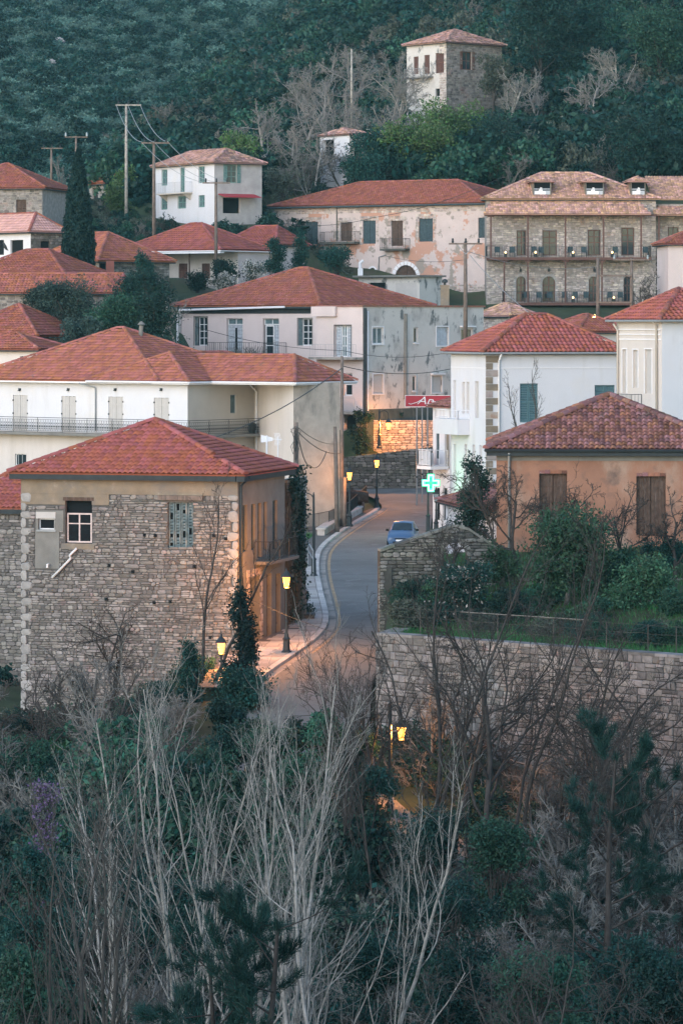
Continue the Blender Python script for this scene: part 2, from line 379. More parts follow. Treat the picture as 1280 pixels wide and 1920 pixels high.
def roller(t, fr, r, mat=None, d=.1, name='roller_blind'):
    u0,z0,u1,z1 = r; mb = MB(); n = max(8, int((z1-z0)/.09))
    for i in range(n):
        za, zb = z0+(z1-z0)*i/n, z0+(z1-z0)*(i+1)/n
        mb.hexa([fr.P(u0,za,-d-.03),fr.P(u1,za,-d-.03),fr.P(u1,za,-d+.012),fr.P(u0,za,-d+.012),
                 fr.P(u0,zb-.004,-d-.03),fr.P(u1,zb-.004,-d-.03),fr.P(u1,zb-.004,-d-.006),fr.P(u0,zb-.004,-d-.006)])
    return t.part(name, mb, mat or m_shut_g)

def surround(t, fr, r, w, mat, n=.025, bottom=False, name='window_surround'):
    u0,z0,u1,z1 = r; mb = MB()
    mb.fbox(fr,u0-w,z0,u0-.003,z1,-.02,n); mb.fbox(fr,u1+.003,z0,u1+w,z1,-.02,n); mb.fbox(fr,u0-w,z1+.003,u1+w,z1+w,-.02,n)
    if bottom: mb.fbox(fr,u0-w*1.3,z0-w,u1+w*1.3,z0-.003,-.02,n*2)
    return t.part(name, mb, mat)

# ---- tiles
def tile_template(pu, pv, fine=True):
    h = pu*.24
    prof = [(0,0),(.14,.02),(.30,.75),(.5,1),(.70,.75),(.88,.05),(1.0,0)] if fine else [(0,0),(.22,.55),(.5,1),(.78,.5),(1.0,0)]
    v = []; n = len(prof)
    for (a, b) in prof: v.append((a*pu, .004, b*h*1.05+.055-.018))    # thin front edge, hollow below
    for (a, b) in prof: v.append((a*pu, 0.0, b*h*1.05+.055))
    for (a, b) in prof: v.append((a*pu, pv*1.1, b*h*.92+.008))
    f = []
    for i in range(n-1):
        f.append((i,i+1,n+i+1,n+i)); f.append((n+i,n+i+1,2*n+i+1,2*n+i))
    return np.array(v), np.array(f)

def roof_plane(t, e0, e1, t0, t1, mat, pu=.26, pv=.36, n_ind=0, fine=True, jit=0.0, parent=None, tiles=True, under=None, seed=1, part='tile'):
    e0,e1,t0,t1 = [np.array(tuple(p), float) for p in (e0,e1,t0,t1)]
    U = (e1-e0); LU = np.linalg.norm(U); U /= LU
    vv = (t0-e0); vv = vv - U*vv.dot(U); H = np.linalg.norm(vv); Vd = vv/H; N = np.cross(U, Vd)
    if N[2] < 0:
        return roof_plane(t, e1, e0, t1, t0, mat, pu, pv, n_ind, fine, jit, parent, tiles, under, seed, part)
    top = [t0, t1] if np.linalg.norm(t0-t1) > .05 else [t0]
    dn = N*.01
    poly = [e0-dn, e1-dn] + [p-dn for p in (top[::-1])]
    low = [p - N*.06 for p in poly]; k = len(poly)
    sh = MB().add(poly+low, [tuple(range(k)), tuple(range(2*k-1, k-1, -1))] + [(i,(i+1)%k,k+(i+1)%k,k+i) for i in range(k)])
    t.part('roof_deck', sh, under or mat, parent)
    if not tiles: return
    l1 = (t0-e0).dot(U)/H; r1 = (t1-e1).dot(U)/H
    TV, TF = tile_template(pu, pv, fine); rs = np.random.RandomState(seed); pos = []
    for j in range(int(math.ceil(H/pv))):
        v = j*pv; vm = min(v+pv*.5, H)
        a, b = l1*vm, LU + r1*vm
        i0 = int(math.floor(a/pu))-1
        for i in range(i0, int(b/pu)+2):
            uc = (i+.5)*pu
            if a+pu*.05 < uc < b-pu*.05 and v+pv*.4 < H: pos.append((i*pu, v))
    if not pos: return
    pos = np.array(pos); k = len(pos)
    J = rs.normal(0, 1, (k, 4))*jit
    W = e0 + (pos[:,0]+J[:,0]*.5)[:,None]*U + (pos[:,1]+J[:,1])[:,None]*Vd + (np.abs(J[:,2])*.5)[:,None]*N
    order = np.argsort(W[:,1]*1.0)
    ind = set(order[:n_ind].tolist()) if n_ind else set()
    if ind:
        me = npmesh(part, TV, TF, mat)
        for q in sorted(ind):
            o = bpy.data.objects.new(part, me); COL.objects.link(o); o.parent = parent or t.o
            ang = J[q,3]*.6; ca, sa = math.cos(ang), math.sin(ang); u2 = U*ca + Vd*sa; v2 = Vd*ca - U*sa
            L = W[q] - np.array(tuple(t.loc))
            o.matrix_basis = Matrix(((u2[0],v2[0],N[0],L[0]),(u2[1],v2[1],N[1],L[1]),(u2[2],v2[2],N[2],L[2]),(0,0,0,1)))
    rest = [q for q in range(k) if q not in ind]
    if rest:
        R = W[rest]; jj = J[rest]
        A = TV[None,:,0]*U[:,None,None].transpose(0,1,2) if False else None
        loc = TV[None,:,:].repeat(len(rest), 0)
        if jit:
            an = jj[:,3]*.6; x = loc[:,:,0]*np.cos(an)[:,None]-loc[:,:,1]*np.sin(an)[:,None]; y = loc[:,:,0]*np.sin(an)[:,None]+loc[:,:,1]*np.cos(an)[:,None]
            loc = np.stack([x,y,loc[:,:,2]],2)
        V = R[:,None,:] + loc[:,:,0:1]*U + loc[:,:,1:2]*Vd + loc[:,:,2:3]*N
        Fc = (TF[None] + (np.arange(len(rest))*len(TV))[:,None,None]).reshape(-1,4)
        t.nppart('tiles', V.reshape(-1,3), Fc, mat, parent, kind='stuff')

def ridge(t, a, b, mat, r=.13, seg=.42, n_ind=False, parent=None, jit=0.0, missing=()):
    """a row of half-round cap tiles from a (low) to b (high)"""
    a, b = Vector(a), Vector(b); d = (b-a); Ln = d.length; d.normalize(); k = max(1, int(Ln/seg)); s = Ln/k
    side = d.cross(Vector((0,0,1))).normalized(); up = side.cross(d).normalized()
    tv = []; n = 6
    for (x, rr) in ((-.04, r*1.12), (s*1.02, r*.92)):
        for j in range(n+1):
            an = math.pi*j/n; tv.append((x, math.cos(an)*rr, math.sin(an)*rr*.85 - r*.12))
    tf = [(j, j+1, n+1+j+1, n+1+j) for j in range(n)] + [tuple(range(n+1))[::-1], tuple(range(n+1, 2*n+2))]
    mbt = MB().add(tv, tf); me = None; joined = MB()
    for q in range(k):
        if q in missing: continue
        p = a + d*(q*s) + Vector((rnd.gauss(0,1),rnd.gauss(0,1),rnd.gauss(0,1)))*jit
        if n_ind:
            if me is None:
                me = bpy.data.meshes.new('ridge_tile'); me.from_pydata(tv, [], tf); me.materials.append(mat)
            o = bpy.data.objects.new('ridge_tile', me); COL.objects.link(o); o.parent = parent or t.o; L = p - t.loc
            o.matrix_basis = Matrix(((d.x,side.x,up.x,L.x),(d.y,side.y,up.y,L.y),(d.z,side.z,up.z,L.z),(0,0,0,1)))
        else:
            joined.add([p + d*v[0] + side*v[1] + up*v[2] for v in tv], tf)
    if not n_ind: t.part('ridge_tiles', joined, mat, parent)

def hip_roof(t, bx, ze, rise, mat, ov=.45, ridge_along='l', ins=None, pu=.26, pv=.36, nR=0, nL=0, fine=True, jit=0.0, rr=.13, ridge_ind=False, rmat=None,
             back=False, seed=3, fascia=m_dark, fh=.22, gutter=None, gable=False, missing=(), apex=None):
    n, r, b, l = bx.corners(ov); Lr, Ll = bx.Lr+2*ov, bx.Ll+2*ov; E = lambda p: (p.x, p.y, ze)
    if ridge_along == 'l':
        i = Lr/2 if ins is None else ins; i = min(i, Ll/2)
        A = n + bx.dr*Lr/2 + bx.dl*i; B = n + bx.dr*Lr/2 + bx.dl*(Ll-i)
    else:
        i = Ll/2 if ins is None else ins; i = min(i, Lr/2)
        A = n + bx.dl*Ll/2 + bx.dr*i; B = n + bx.dl*Ll/2 + bx.dr*(Lr-i)
    A3, B3 = (A.x,A.y,ze+rise), (B.x,B.y,ze+rise)
    rt = MB(); # roof body below deck so nothing is hollow
    rp = t.part('roof', MB().add([E(n),E(r),E(b),E(l)], [(0,1,2,3)]), fascia)
    kw = dict(pu=pu, pv=pv, fine=fine, jit=jit, parent=rp)
    if ridge_along == 'l':
        roof_plane(t, E(n),E(r),A3,A3,mat,n_ind=nR,seed=seed,**kw); roof_plane(t, E(n),E(l),A3,B3,mat,n_ind=nL,seed=seed+1,**kw)
        roof_plane(t, E(r),E(b),A3,B3,mat,tiles=back,seed=seed+2,**kw); roof_plane(t, E(b),E(l),B3,B3,mat,tiles=back,seed=seed+3,**kw)
        hips = [(E(n),A3),(E(r),A3),(E(l),B3),(E(b),B3)]
    else:
        roof_plane(t, E(n),E(r),A3,B3,mat,n_ind=nR,seed=seed,**kw); roof_plane(t, E(n),E(l),A3,A3,mat,n_ind=nL,seed=seed+1,**kw)
        roof_plane(t, E(r),E(b),B3,B3,mat,tiles=back,seed=seed+2,**kw); roof_plane(t, E(b),E(l),A3,B3,mat,tiles=back,seed=seed+3,**kw)
        hips = [(E(n),A3),(E(l),A3),(E(r),B3),(E(b),B3)]
    up = Vector((0,0,.07))
    for q, (a, c) in enumerate(hips):
        ridge(t, Vector(a)+up, Vector(c)+up, rmat or mat, rr, .42, ridge_ind, rp, jit*.5, missing if q == 0 else ())
    if (Vector(A3)-Vector(B3)).length > .3: ridge(t, Vector(A3)+up, Vector(B3)+up, rmat or mat, rr, .42, ridge_ind, rp, jit*.5)
    # soffit + fascia
    mb = MB()
    g = ov
    mb.fbox(bx.R, -g+.03, ze-fh, bx.Lr+g-.03, ze-.03, .02, g-.04); mb.fbox(bx.L, .02, ze-fh, bx.Ll+g-.03, ze-.034, .02, g-.04)
    mb.fbox(bx.BR, 0, ze-fh, bx.Lr+g-.03, ze-.036, .02, g-.04); mb.fbox(bx.BL, 0, ze-fh, bx.Ll, ze-.038, .02, g-.04)
    t.part('eaves', mb, fascia, rp)
    if gutter:
        mb = MB(); mb.tube([bx.R.P(-g, ze-.05, g+.02), bx.R.P(bx.Lr+g, ze-.05, g+.02)], .065, 6); mb.tube([bx.L.P(-g, ze-.05, g+.02), bx.L.P(bx.Ll+g, ze-.05, g+.02)], .065, 6)
        t.part('gutter', mb, gutter)
    return rp, Vector(A3), Vector(B3)

# ---- stones
def stone_templates(seed=5, n=14, sq=1.0):
    rs = random.Random(seed); out = []
    for k in range(n):
        ol = []
        for (sx, sz) in ((-1,-1),(1,-1),(1,1),(-1,1)):
            c = rs.uniform(.10,.30)*sq; e = rs.uniform(.10,.34)*sq; jx, jz = rs.uniform(-.035,.035), rs.uniform(-.06,.06)
            p1 = (sx*(.5-c)+jx, sz*.5+jz); p2 = (sx*.5+jx, sz*(.5-e)+jz)
            ol += [p2, p1] if sx*sz > 0 and False else ([p1, p2] if (sx, sz) in ((1,-1),(-1,1)) else [p2, p1])
        v = []; m = 8; off = (rs.uniform(-.04,.04), rs.uniform(-.05,.05))
        for sc, y in ((1,.6),(1,-.55),(.80,-1.0)):
            for (x, z) in ol: v.append((x*sc + (off[0] if sc < 1 else 0), y if sc == 1 else y+rs.uniform(-.12,.12), z*sc + (off[1] if sc < 1 else 0)))
        f = []
        for r in range(2):
            for j in range(m): f.append((r*m+j, r*m+(j+1)%m, (r+1)*m+(j+1)%m, (r+1)*m+j))
        out.append((np.array(v), f, tuple(range(2*m, 3*m))))
    return out
STONES = stone_templates() + stone_templates(9, 14, .38)
def stone_meshes(mat, name='stone'):
    key = mat.name + name
    if key not in stone_meshes.c:
        ms = []
        for v, f, top in STONES:
            me = bpy.data.meshes.new(name); me.from_pydata([tuple(p) for p in v], [], f+[top]); me.materials.append(mat); ms.append(me)
        stone_meshes.c[key] = ms
    return stone_meshes.c[key]
stone_meshes.c = {}

def lay_stones(u0,u1,z0,z1,holes,wr,hr,seed,split=.15,topf=None,wave=.0):
    rs = random.Random(seed); out = []; z = z0; row = 0
    while z < z1-.02:
        h = rs.uniform(*hr)
        if z+h > z1-hr[0]*.6: h = z1-z
        u = u0 - rs.uniform(0, wr[0])
        ph = rs.uniform(0, 6.28)
        while u < u1:
            wd = rs.uniform(*wr) * (1.0 if rs.random() > .12 else 1.5)
            a, b = max(u, u0), min(u+wd, u1)
            if u1-b < wr[0]*.4: b = u1
            if b-a > wr[0]*.3:
                def put(a, b, c, d):
                    if inside((a+b)/2, (c+d)/2, holes): return
                    for hh in holes:   # trim at openings
                        if hh[1] < (c+d)/2 < hh[3]:
                            if a < hh[0] < b and (a+b)/2 <= hh[0]: b = hh[0]
                            if a < hh[2] < b and (a+b)/2 >= hh[2]: a = hh[2]
                    if topf is not None and d > topf((a+b)/2)+.02:
                        if c > topf((a+b)/2)-.1: return
                        d = topf((a+b)/2)
                    if b-a > .04: out.append(((a+b)/2, (c+d)/2 + wave*math.sin(a*1.7+ph*.2+z), b-a, d-c))
                if rs.random() < split and h > hr[0]*1.3:
                    f = rs.uniform(.35,.65); put(a,b,z,z+h*f); put(a,b,z+h*f,z+h)
                elif rs.random() < split*.5 and b-a > wr[0]*1.6:
                    f = rs.uniform(.35,.65); put(a,a+(b-a)*f,z,z+h); put(a+(b-a)*f,b,z,z+h)
                else: put(a,b,z,z+h)
            u = u+wd if b < u1 else u1
        z += h; row += 1
    return out

def stone_face(t, fr, stones, mat, n_ind=0, prot=(.03,.075), gap=.02, parent=None, seed=1, name='stone', n=0.0, vis=None, rest='stones', tset=(0,14)):
    rs = random.Random(seed)
    U = Vector((fr.d.x, fr.d.y, 0)); N = Vector((fr.n.x, fr.n.y, 0)); Z = Vector((0,0,1))
    if U.cross(-N).z < 0: U = -U
    order = sorted(range(len(stones)), key=lambda i: -(stones[i][2]*stones[i][3]) if (vis is None or vis(*stones[i][:2])) else 0)
    ind = set(order[:n_ind]); ms = stone_meshes(mat, name) if n_ind else None
    jv = []; jf = []; base = 0
    for i, (u, z, wd, h) in enumerate(stones):
        k = rs.randrange(*tset); p = rs.uniform(*prot); c = fr.P(u, z, n)
        sx, sz = max(.03, wd-gap), max(.03, h-gap)
        if i in ind:
            o = bpy.data.objects.new(name, ms[k]); COL.objects.link(o); o.parent = parent or t.o; L = c - t.loc
            a, b, e = U*sx, -N*p, Z*sz
            o.matrix_basis = Matrix(((a.x,b.x,e.x,L.x),(a.y,b.y,e.y,L.y),(a.z,b.z,e.z,L.z),(0,0,0,1)))
        else:
            v = STONES[k][0]
            W = np.array(tuple(c)) + v[:,0:1]*np.array(tuple(U))*sx - v[:,1:2]*np.array(tuple(N))*p + v[:,2:3]*np.array((0,0,sz))
            jv.append(W); jf.append((k, base)); base += len(v)
    if jv:
        me = bpy.data.meshes.new(rest); fs = []
        for k, b in jf:
            fs += [tuple(x+b for x in f) for f in STONES[k][1]]; fs.append(tuple(x+b for x in STONES[k][2]))
        me.from_pydata((np.concatenate(jv) - np.array(tuple(t.loc))).tolist(), [], fs); me.materials.append(mat)
        o = bpy.data.objects.new(rest, me); COL.objects.link(o); o.parent = parent or t.o; o['kind'] = 'stuff'

def quoins(t, fr, z0, z1, mat, wdt=.42, h=.42, side=0, prot=.05, n_ind=True):
    """dressed corner blocks up one edge of a face; side 0: from u=0, 1: given as u of edge"""
    z = z0; k = 0; st = []
    while z < z1-.1:
        hh = h*rnd.uniform(.8,1.25); wd = wdt*(1.25 if k % 2 else .7)*rnd.uniform(.9,1.1)
        st.append((side + (wd/2 if side <= 0.01 else -wd/2), z+hh/2, wd, min(hh, z1-z))); z += hh; k += 1
    stone_face(t, fr, st, mat, len(st) if n_ind else 0, (prot, prot+.02), .012, seed=int(z0*10)+3, name='quoin')

def drainpipe(t, pts, mat, r=.05, name='drainpipe'):
    return t.part(name, MB().tube(pts, r, 6), mat, smooth=True)

def railing(t, pts, h, mat, name='railing', step=.14, post=1.6, r=.012, bottom=.08, top=.022, motif=False):
    """iron balustrade along a polyline at floor level"""
    mb = MB()
    for a, b in zip(pts[:-1], pts[1:]):
        a, b = Vector(a), Vector(b); L = (b-a).length; d = (b-a)/L
        mb.tube([a+Vector((0,0,h)), b+Vector((0,0,h))], top, 4); mb.tube([a+Vector((0,0,bottom)), b+Vector((0,0,bottom))], r*1.3, 4)
        if motif: mb.tube([a+Vector((0,0,h*.86)), b+Vector((0,0,h*.86))], r, 4)
        k = max(1, int(L/step))
        for i in range(k+1):
            p = a + d*(L*i/k); mb.tube([p+Vector((0,0,bottom)), p+Vector((0,0,h*(.86 if motif else 1)))], r, 3, cap=False)
            if motif and i < k:
                c = p + d*(L/k/2)
                for zz, s in ((.62,.8),(.40,1.15),(.24,.8)):
                    q = c+Vector((0,0,h*zz)); w_ = step*.30*s; hh = h*.085*s
                    mb.hexa([q-d*w_+Vector((0,0,0)),q+Vector((0,-.008,-hh)),q+d*w_,q+Vector((0,.008,-hh)),
                             q-d*w_*.99+Vector((0,.008,0)),q+Vector((0,-.008,hh)),q+d*w_*.99+Vector((0,.008,0)),q+Vector((0,.008,hh))])
        kp = max(1, int(round(L/post)))
        for i in range(kp+1):
            p = a + d*(L*i/kp); mb.tube([p, p+Vector((0,0,h))], top, 4)
    return t.part(name, mb, mat)

def arch_fill(t, fr, r, mat, k=8, name='arch_spandrel', n=0.0):
    """two spandrels that turn the top of a rectangular opening into a round arch"""
    u0,z0,u1,z1 = r; c = (u0+u1)/2; R = (u1-u0)/2; zc = z1-R; mb = MB()
    for s in (-1, 1):
        pts = [(c+s*R*math.cos(math.pi/2*i/k), zc+R*math.sin(math.pi/2*i/k)) for i in range(k+1)]
        for i in range(k):
            (a, b), (c2, d2) = pts[i], pts[i+1]
            mb.add([fr.P(a,b,n),fr.P(c2,d2,n),fr.P(c2,z1,n),fr.P(a,z1,n),fr.P(a,b,n-.25),fr.P(c2,d2,n-.25)], [(0,1,2,3),(0,1,5,4)])
    return t.part(name, mb, mat)

def arch_ring(t, fr, r, mat, wd=.2, k=11, n_ind=True, jamb=True, name='arch_stone'):
    u0,z0,u1,z1 = r; c = (u0+u1)/2; R = (u1-u0)/2; zc = z1-R; g = .02
    def blk(p):
        mb = MB(); mb.hexa([fr.P(*p[0],-.05),fr.P(*p[1],-.05),fr.P(*p[2],-.05),fr.P(*p[3],-.05),fr.P(*p[0],.035),fr.P(*p[1],.035),fr.P(*p[2],.035),fr.P(*p[3],.035)]); return mb
    allb = MB()
    for i in range(k):
        a0, a1 = math.pi*i/k+g, math.pi*(i+1)/k-g
        p = [(c+R*math.cos(a0),zc+R*math.sin(a0)),(c+(R+wd)*math.cos(a0),zc+(R+wd)*math.sin(a0)),(c+(R+wd)*math.cos(a1),zc+(R+wd)*math.sin(a1)),(c+R*math.cos(a1),zc+R*math.sin(a1))]
        if n_ind: t.part(name, blk(p), mat)
        else: b = blk(p); allb.add(b.v, b.f)
    if jamb and zc > z0+.1:
        for s in (-1,1):
            z = z0
            while z < zc-.05:
                h = min(rnd.uniform(.25,.4), zc-z); w2 = wd*rnd.uniform(.9,1.4)
                a, b2 = (c+s*R, c+s*(R+w2)); lo, hi = min(a,b2), max(a,b2)
                bb = MB().fbox(fr, lo, z+.008, hi, z+h-.008, -.05, .03)
                if n_ind: t.part(name, bb, mat)
                else: allb.add(bb.v, bb.f)
                z += h
    if not n_ind: t.part('arch_stones', allb, mat)
# ------------------------------------------------------------------ buildings
FOOT = []     # (x, y, z) ground samples under buildings for the terrain
def footing(bx, z):
    for i in range(4):
        for j in range(4):
            p = bx.c + bx.dr*bx.Lr*i/3 + bx.dl*bx.Ll*j/3; FOOT.append((p.x, p.y, z))
def house(name, label, bx, zb, cat='house', group=None, gz=None):
    t = T(name, label, cat, (bx.c.x, bx.c.y, zb), group); footing(bx, zb if gz is None else gz); return t
def backs(t, bx, zb, ze, mat):
    wall(t, bx.BL, 0, bx.Ll, zb, ze, [], mat); wall(t, bx.BR, 0, bx.Lr, zb, ze, [], mat)

# ---- 1 the stone house by the road
bx = Box(447, 162.5, 15, lpx=40, rpx=534); ze = pxz(890, 162.5); zb = -4.0
t = SHt = house('stone_house', 'tall rubble stone house with bright red tiled hip roof beside the pavement', bx, zb, gz=-3.2)
SH = bx; L, R = bx.L, bx.R
hW, hS, hB = L.rect(123,938,173,1019), L.rect(73,964,103,993), L.rect(315,942,362,1027)
holes = [hW, hS, hB]
wall(t, L, 0, bx.Ll, zb, ze, holes, m_mortar)
zband = pxz(929, 163); patch = L.rect(67,992,112,1066); patch2 = L.rect(68,957,120,995)
lint = L.rect(297,928,381,941); sillp = L.rect(116,1019,178,1030)
bl = L.rect(40,925,205,946)
wedge = [patch, patch2, lint, sillp]
st = lay_stones(.36, bx.Ll-.36, zb, zband, holes+wedge+[(bl[0],bl[1],bl[2],ze)], (.15,.50), (.085,.20), 11, .2, wave=.02)
stone_face(t, L, st, m_stone, 300, (.02,.07), .024, vis=lambda u,z: z > -2, seed=4)
quoins(t, L, zb, zband, m_stone_b, .40, .40, 0); quoins(t, L, zb, zband, m_stone_b, .40, .40, bx.Ll)
t.part('plaster_band', MB().fbox(L, .02, zband, bx.Ll-.02, ze-.05, -.03, .045), m_band)
for q, (r_, m_) in enumerate(((patch,m_cement),(patch2,m_cement),((bl[0],bl[1],bl[2],zband-.003),m_band))):
    # ragged patch of render, its outline uneven
    mb = MB(); k = 7; u0,z0,u1,z1 = r_; pts = []
    for a in range(k): pts.append((u0+(u1-u0)*a/k, z0+rnd.uniform(0,.12)))
    for a in range(k): pts.append((u1-rnd.uniform(0,.1), z0+(z1-z0)*a/k))
    for a in range(k): pts.append((u1-(u1-u0)*a/k, z1))
    for a in range(k): pts.append((u0+rnd.uniform(0,.1), z1-(z1-z0)*a/k))
    hs = [h for h in holes if not (h[2] < u0 or h[0] > u1 or h[3] < z0 or h[1] > z1)]
    if hs:
        for h in hs:
            for (a,b,c,d) in ((u0,z0,u1,h[1]),(u0,h[3],u1,z1),(u0,h[1],h[0],h[3]),(h[2],h[1],u1,h[3])):
                b, d = max(b,z0), min(d,z1)
                if c-a > .03 and d-b > .03: mb.fbox(L,a,b,c,d,-.02,.035+.002*q)
    else:
        nn = len(pts); mb.add([L.P(a,b,.04+.003*q) for a,b in pts]+[L.P(a,b,-.02) for a,b in pts], [tuple(range(nn))]+[(i,(i+1)%nn,nn+(i+1)%nn,nn+i) for i in range(nn)])
    t.part('render_patch', mb, m_)
# window with white cross joinery, open dark top light
u0,z0,u1,z1 = hW; zt = z0+(z1-z0)*.70
dark_back(t, L, (u0,zt,u1,z1), .28); window(t, L, (u0+.06,z0+.03,u1-.03,zt), m_frame_p, m_glass, 2, rows=[0,.66,1], d=.16, bar=.07, void=True)
t.part('lintel', MB().fbox(L,u0-.1,z1-.02,u1+.1,z1+.14,-.2,.05), m_wood_d); t.part('window_ledge', MB().fbox(L,sillp[0],sillp[1],sillp[2],sillp[3],-.1,.05), m_band)
u0,z0,u1,z1 = hS; dark_back(t, L, hS, .28)
window(t, L, (u0,z0,u1,z0+(z1-z0)*.72), m_frame_w, m_glass, 1, 1, d=.1, bar=.06, sill=m_greymetal, void=True)
t.part('board', MB().fbox(L,u0-.06,z0+(z1-z0)*.72,u1+.12,z1+.1,-.02,.06), m_shut_g)
shutters(t, L, hB, m_shut_o, 4, .1, 'slat', broken=.22, nslat=14)
t.part('lintel', MB().fbox(L,lint[0],lint[1]+.08,lint[2],lint[3]-.02,-.1,.12), m_wood)
# broken gutter pipe lying against the wall
p = [L.P(*L.uz(146,1028),.12), L.P(*L.uz(133,1041),.14), L.P(*L.uz(135,1047),.14), L.P(*L.uz(100,1083),.16)]
drainpipe(t, p, m_plastic_w, .055, 'waste_pipe')
t.part('pipe_stub', MB().tube([L.P(*L.uz(92,1058),0), L.P(*L.uz(92,1058),.2), L.P(*L.uz(92,1064),.22)], .05, 6), m_plastic_w)
for (a, b) in ((272,1003),(292,1004),(402,1004),(424,1010),(206,1060),(250,1072),(365,1062),(320,1128),(200,1123),(290,1130),(395,1195)):
    u,z = L.uz(a,b); t.part('putlog_hole_shade', MB().fbox(L,u-.07,z-.07,u+.07,z+.07,.02,.078), m_void)  # solid near-black block, painting the shade inside a putlog hole
# right-hand street face: cement render, tall dark windows, a doorway
rw = [R.rect(455,947,463.5,1034), R.rect(471,945,479,1031), R.rect(483,943,490,1046), R.rect(494,941,500.5,1031), R.rect(511,938,520,1030)]
door = R.rect(468,1082,487,1212); door2 = R.rect(500,1075,509,1200); door3 = R.rect(517,1075,526,1190)
rh = rw + [door, door2, door3]
wall(t, R, 0, bx.Lr, zb, ze, rh, m_cement, .75)
for r_ in rw: shutters(t, R, r_, m_shut_dk, 2, .12)
dark_back(t, R, door, .75, m_wood_d); shutters(t, R, door2, m_wood_d, 2, .2, 'plank', name='door_leaf'); shutters(t, R, door3, m_wood_d, 2, .2, 'plank', name='door_leaf')
sd = [(a,b,c,d) for (a,b,c,d) in lay_stones(door[0]-.5, door[2]+.45, 0, door[3]+.4, [door], (.25,.5), (.2,.32), 8)]
stone_face(t, R, sd, m_stone_w, 0, (.02,.04), .02)
zbal = pxz(1050,166); ub0, ub1 = R.u(477), R.u(532)
t.part('balcony_slab', MB().fbox(R,ub0,zbal-.14,ub1,zbal,0,.75), m_cement)
railing(t, [R.P(ub0,zbal,.02),R.P(ub0,zbal,.72),R.P(ub1,zbal,.72),R.P(ub1,zbal,.02)], .9, m_black, step=.16)
drainpipe(t, [R.P(.35,ze-.12,.42),R.P(.12,ze-.5,.1),R.P(.12,0,.1)], m_black, .06)
backs(t, bx, zb, ze, m_cement)
hip_roof(t, bx, ze, 2.30, m_tile_new, .45, 'l', 99, .26, .34, nR=70, nL=230, fine=True, jit=.004, rr=.15, ridge_ind=True, fh=.3, missing=(4,5,))

# ---- 2 lower stone house behind it
bx = Box(92, 176, 15, lpx=-90, Lr=7); ze = pxz(953, 176); zb = -3
t = house('stone_house', 'low stone house with red roof half hidden behind the tall stone house', bx, zb, gz=-2.6)
wall(t, bx.L, 0, bx.Ll, zb, ze, [], m_mortar); st = lay_stones(0, bx.Ll, zb, ze-.25, [], (.2,.55), (.12,.24), 21, .2)
stone_face(t, bx.L, st, m_stone, 60, (.02,.06), .02, vis=lambda u,z: bx.L.P(u,z).x*F/bx.L.P(u,z).y+HX < 42 and z > -1)
wall(t, bx.R, 0, bx.Lr, zb, ze, [], m_cement); backs(t, bx, zb, ze, m_cement)
hip_roof(t, bx, ze, 1.9, m_tile_new, .4, 'l', 3.5, .26, .34, nL=60, jit=.004, rr=.14, fh=.28)

# ---- 3 overgrown ruin up the street
bx = Box(537, 170.6, 15, rpx=573, Ll=6); ze = pxz(905, 171); zb = -2
t = house('ruined_house', 'dark ivy covered ruined house between stone house and street', bx, zb, gz=.4); RU = bx
h3 = [bx.R.rect(541,960,550,1040), bx.R.rect(556,965,563,1040), bx.R.rect(545,1090,556,1165)]
wall(t, bx.R, 0, bx.Lr, zb, ze, h3, m_mortar_d, .4); wall(t, bx.L, 0, bx.Ll, zb, ze, [], m_mortar_d)
st = lay_stones(0, bx.Lr, 0, ze, h3, (.25,.6), (.16,.3), 31, .2); stone_face(t, bx.R, st, m_stone_d, 0, (.03,.07), .02)
for r_ in h3: dark_back(t, bx.R, r_, .35)
backs(t, bx, zb, ze-.6, m_mortar_d)
t.part('wall_cap', MB().fbox(bx.R,-.02,ze,bx.Lr,ze+.15,-.4,.06), m_stone_d)

# ---- 4 long cream house with balcony
bx = Box(352, 230, 38, lpx=-45, rpx=458); ze = pxz(716, 230); zb = 0.5; A = bx
t = house('long_house', 'long cream two storey house with wraparound balcony and grey shutters', bx, zb)
L, R = bx.L, bx.R
hs = [L.rect(25,741,52,815), L.rect(116,743,143,815), L.rect(204,744,231,815), L.rect(289,746,317,815)]; hw = L.rect(29,851,50,873)
hg = [L.rect(100,850,125,895), L.rect(215,850,240,895)]
zs = pxz(815, 231)
wall(t, L, 0, bx.Ll, zs, ze, hs, m_white, .12); wall(t, L, 0, bx.Ll, zb, zs, [hw]+hg, m_cream, .15)
for h in hs:
    for o_ in shutters(t, L, h, m_shut_g, 2, .04, 'plank'): pass
    for s_ in (h[0], h[2]):
        for f in (.12,.45): t.part('hinge', MB().fbox(L, s_-.04, h[3]-(h[3]-h[1])*f-.07, s_+.04, h[3]-(h[3]-h[1])*f+.03, -.03, .02), m_black)
window(t, L, hw, m_frame_w, m_glass, 1, 1, .1, .05); t.part('window_bars', MB().fbox(L,hw[0],hw[1],hw[0]+.03,hw[3],-.05,-.02).fbox(L,hw[0]+.35,hw[1],hw[0]+.4,hw[3],-.05,-.02).fbox(L,hw[0]+.7,hw[1],hw[0]+.75,hw[3],-.05,-.02), m_greymetal)
for h in hg: window(t, L, h, m_frame_w, m_glass, 2, 2, .1, .05)
for px in (38,129,217,303):
    u, z = L.uz(px, 729); t.part('wall_lamp', MB().fbox(L,u-.1,z-.1,u+.1,z+.04,0,.06).fbox(L,u-.07,z-.14,u+.07,z-.1,.0,.16), m_dark)
hr = R.rect(432,740,443,775)
wall(t, R, 0, bx.Lr+5, zb, ze, [hr, R.rect(445,835,462,880)], m_beige, .15); window(t, R, hr, m_greymetal, m_glass_t, 1, 1, .1, .04); dark_back(t, R, R.rect(445,835,462,880), .15)
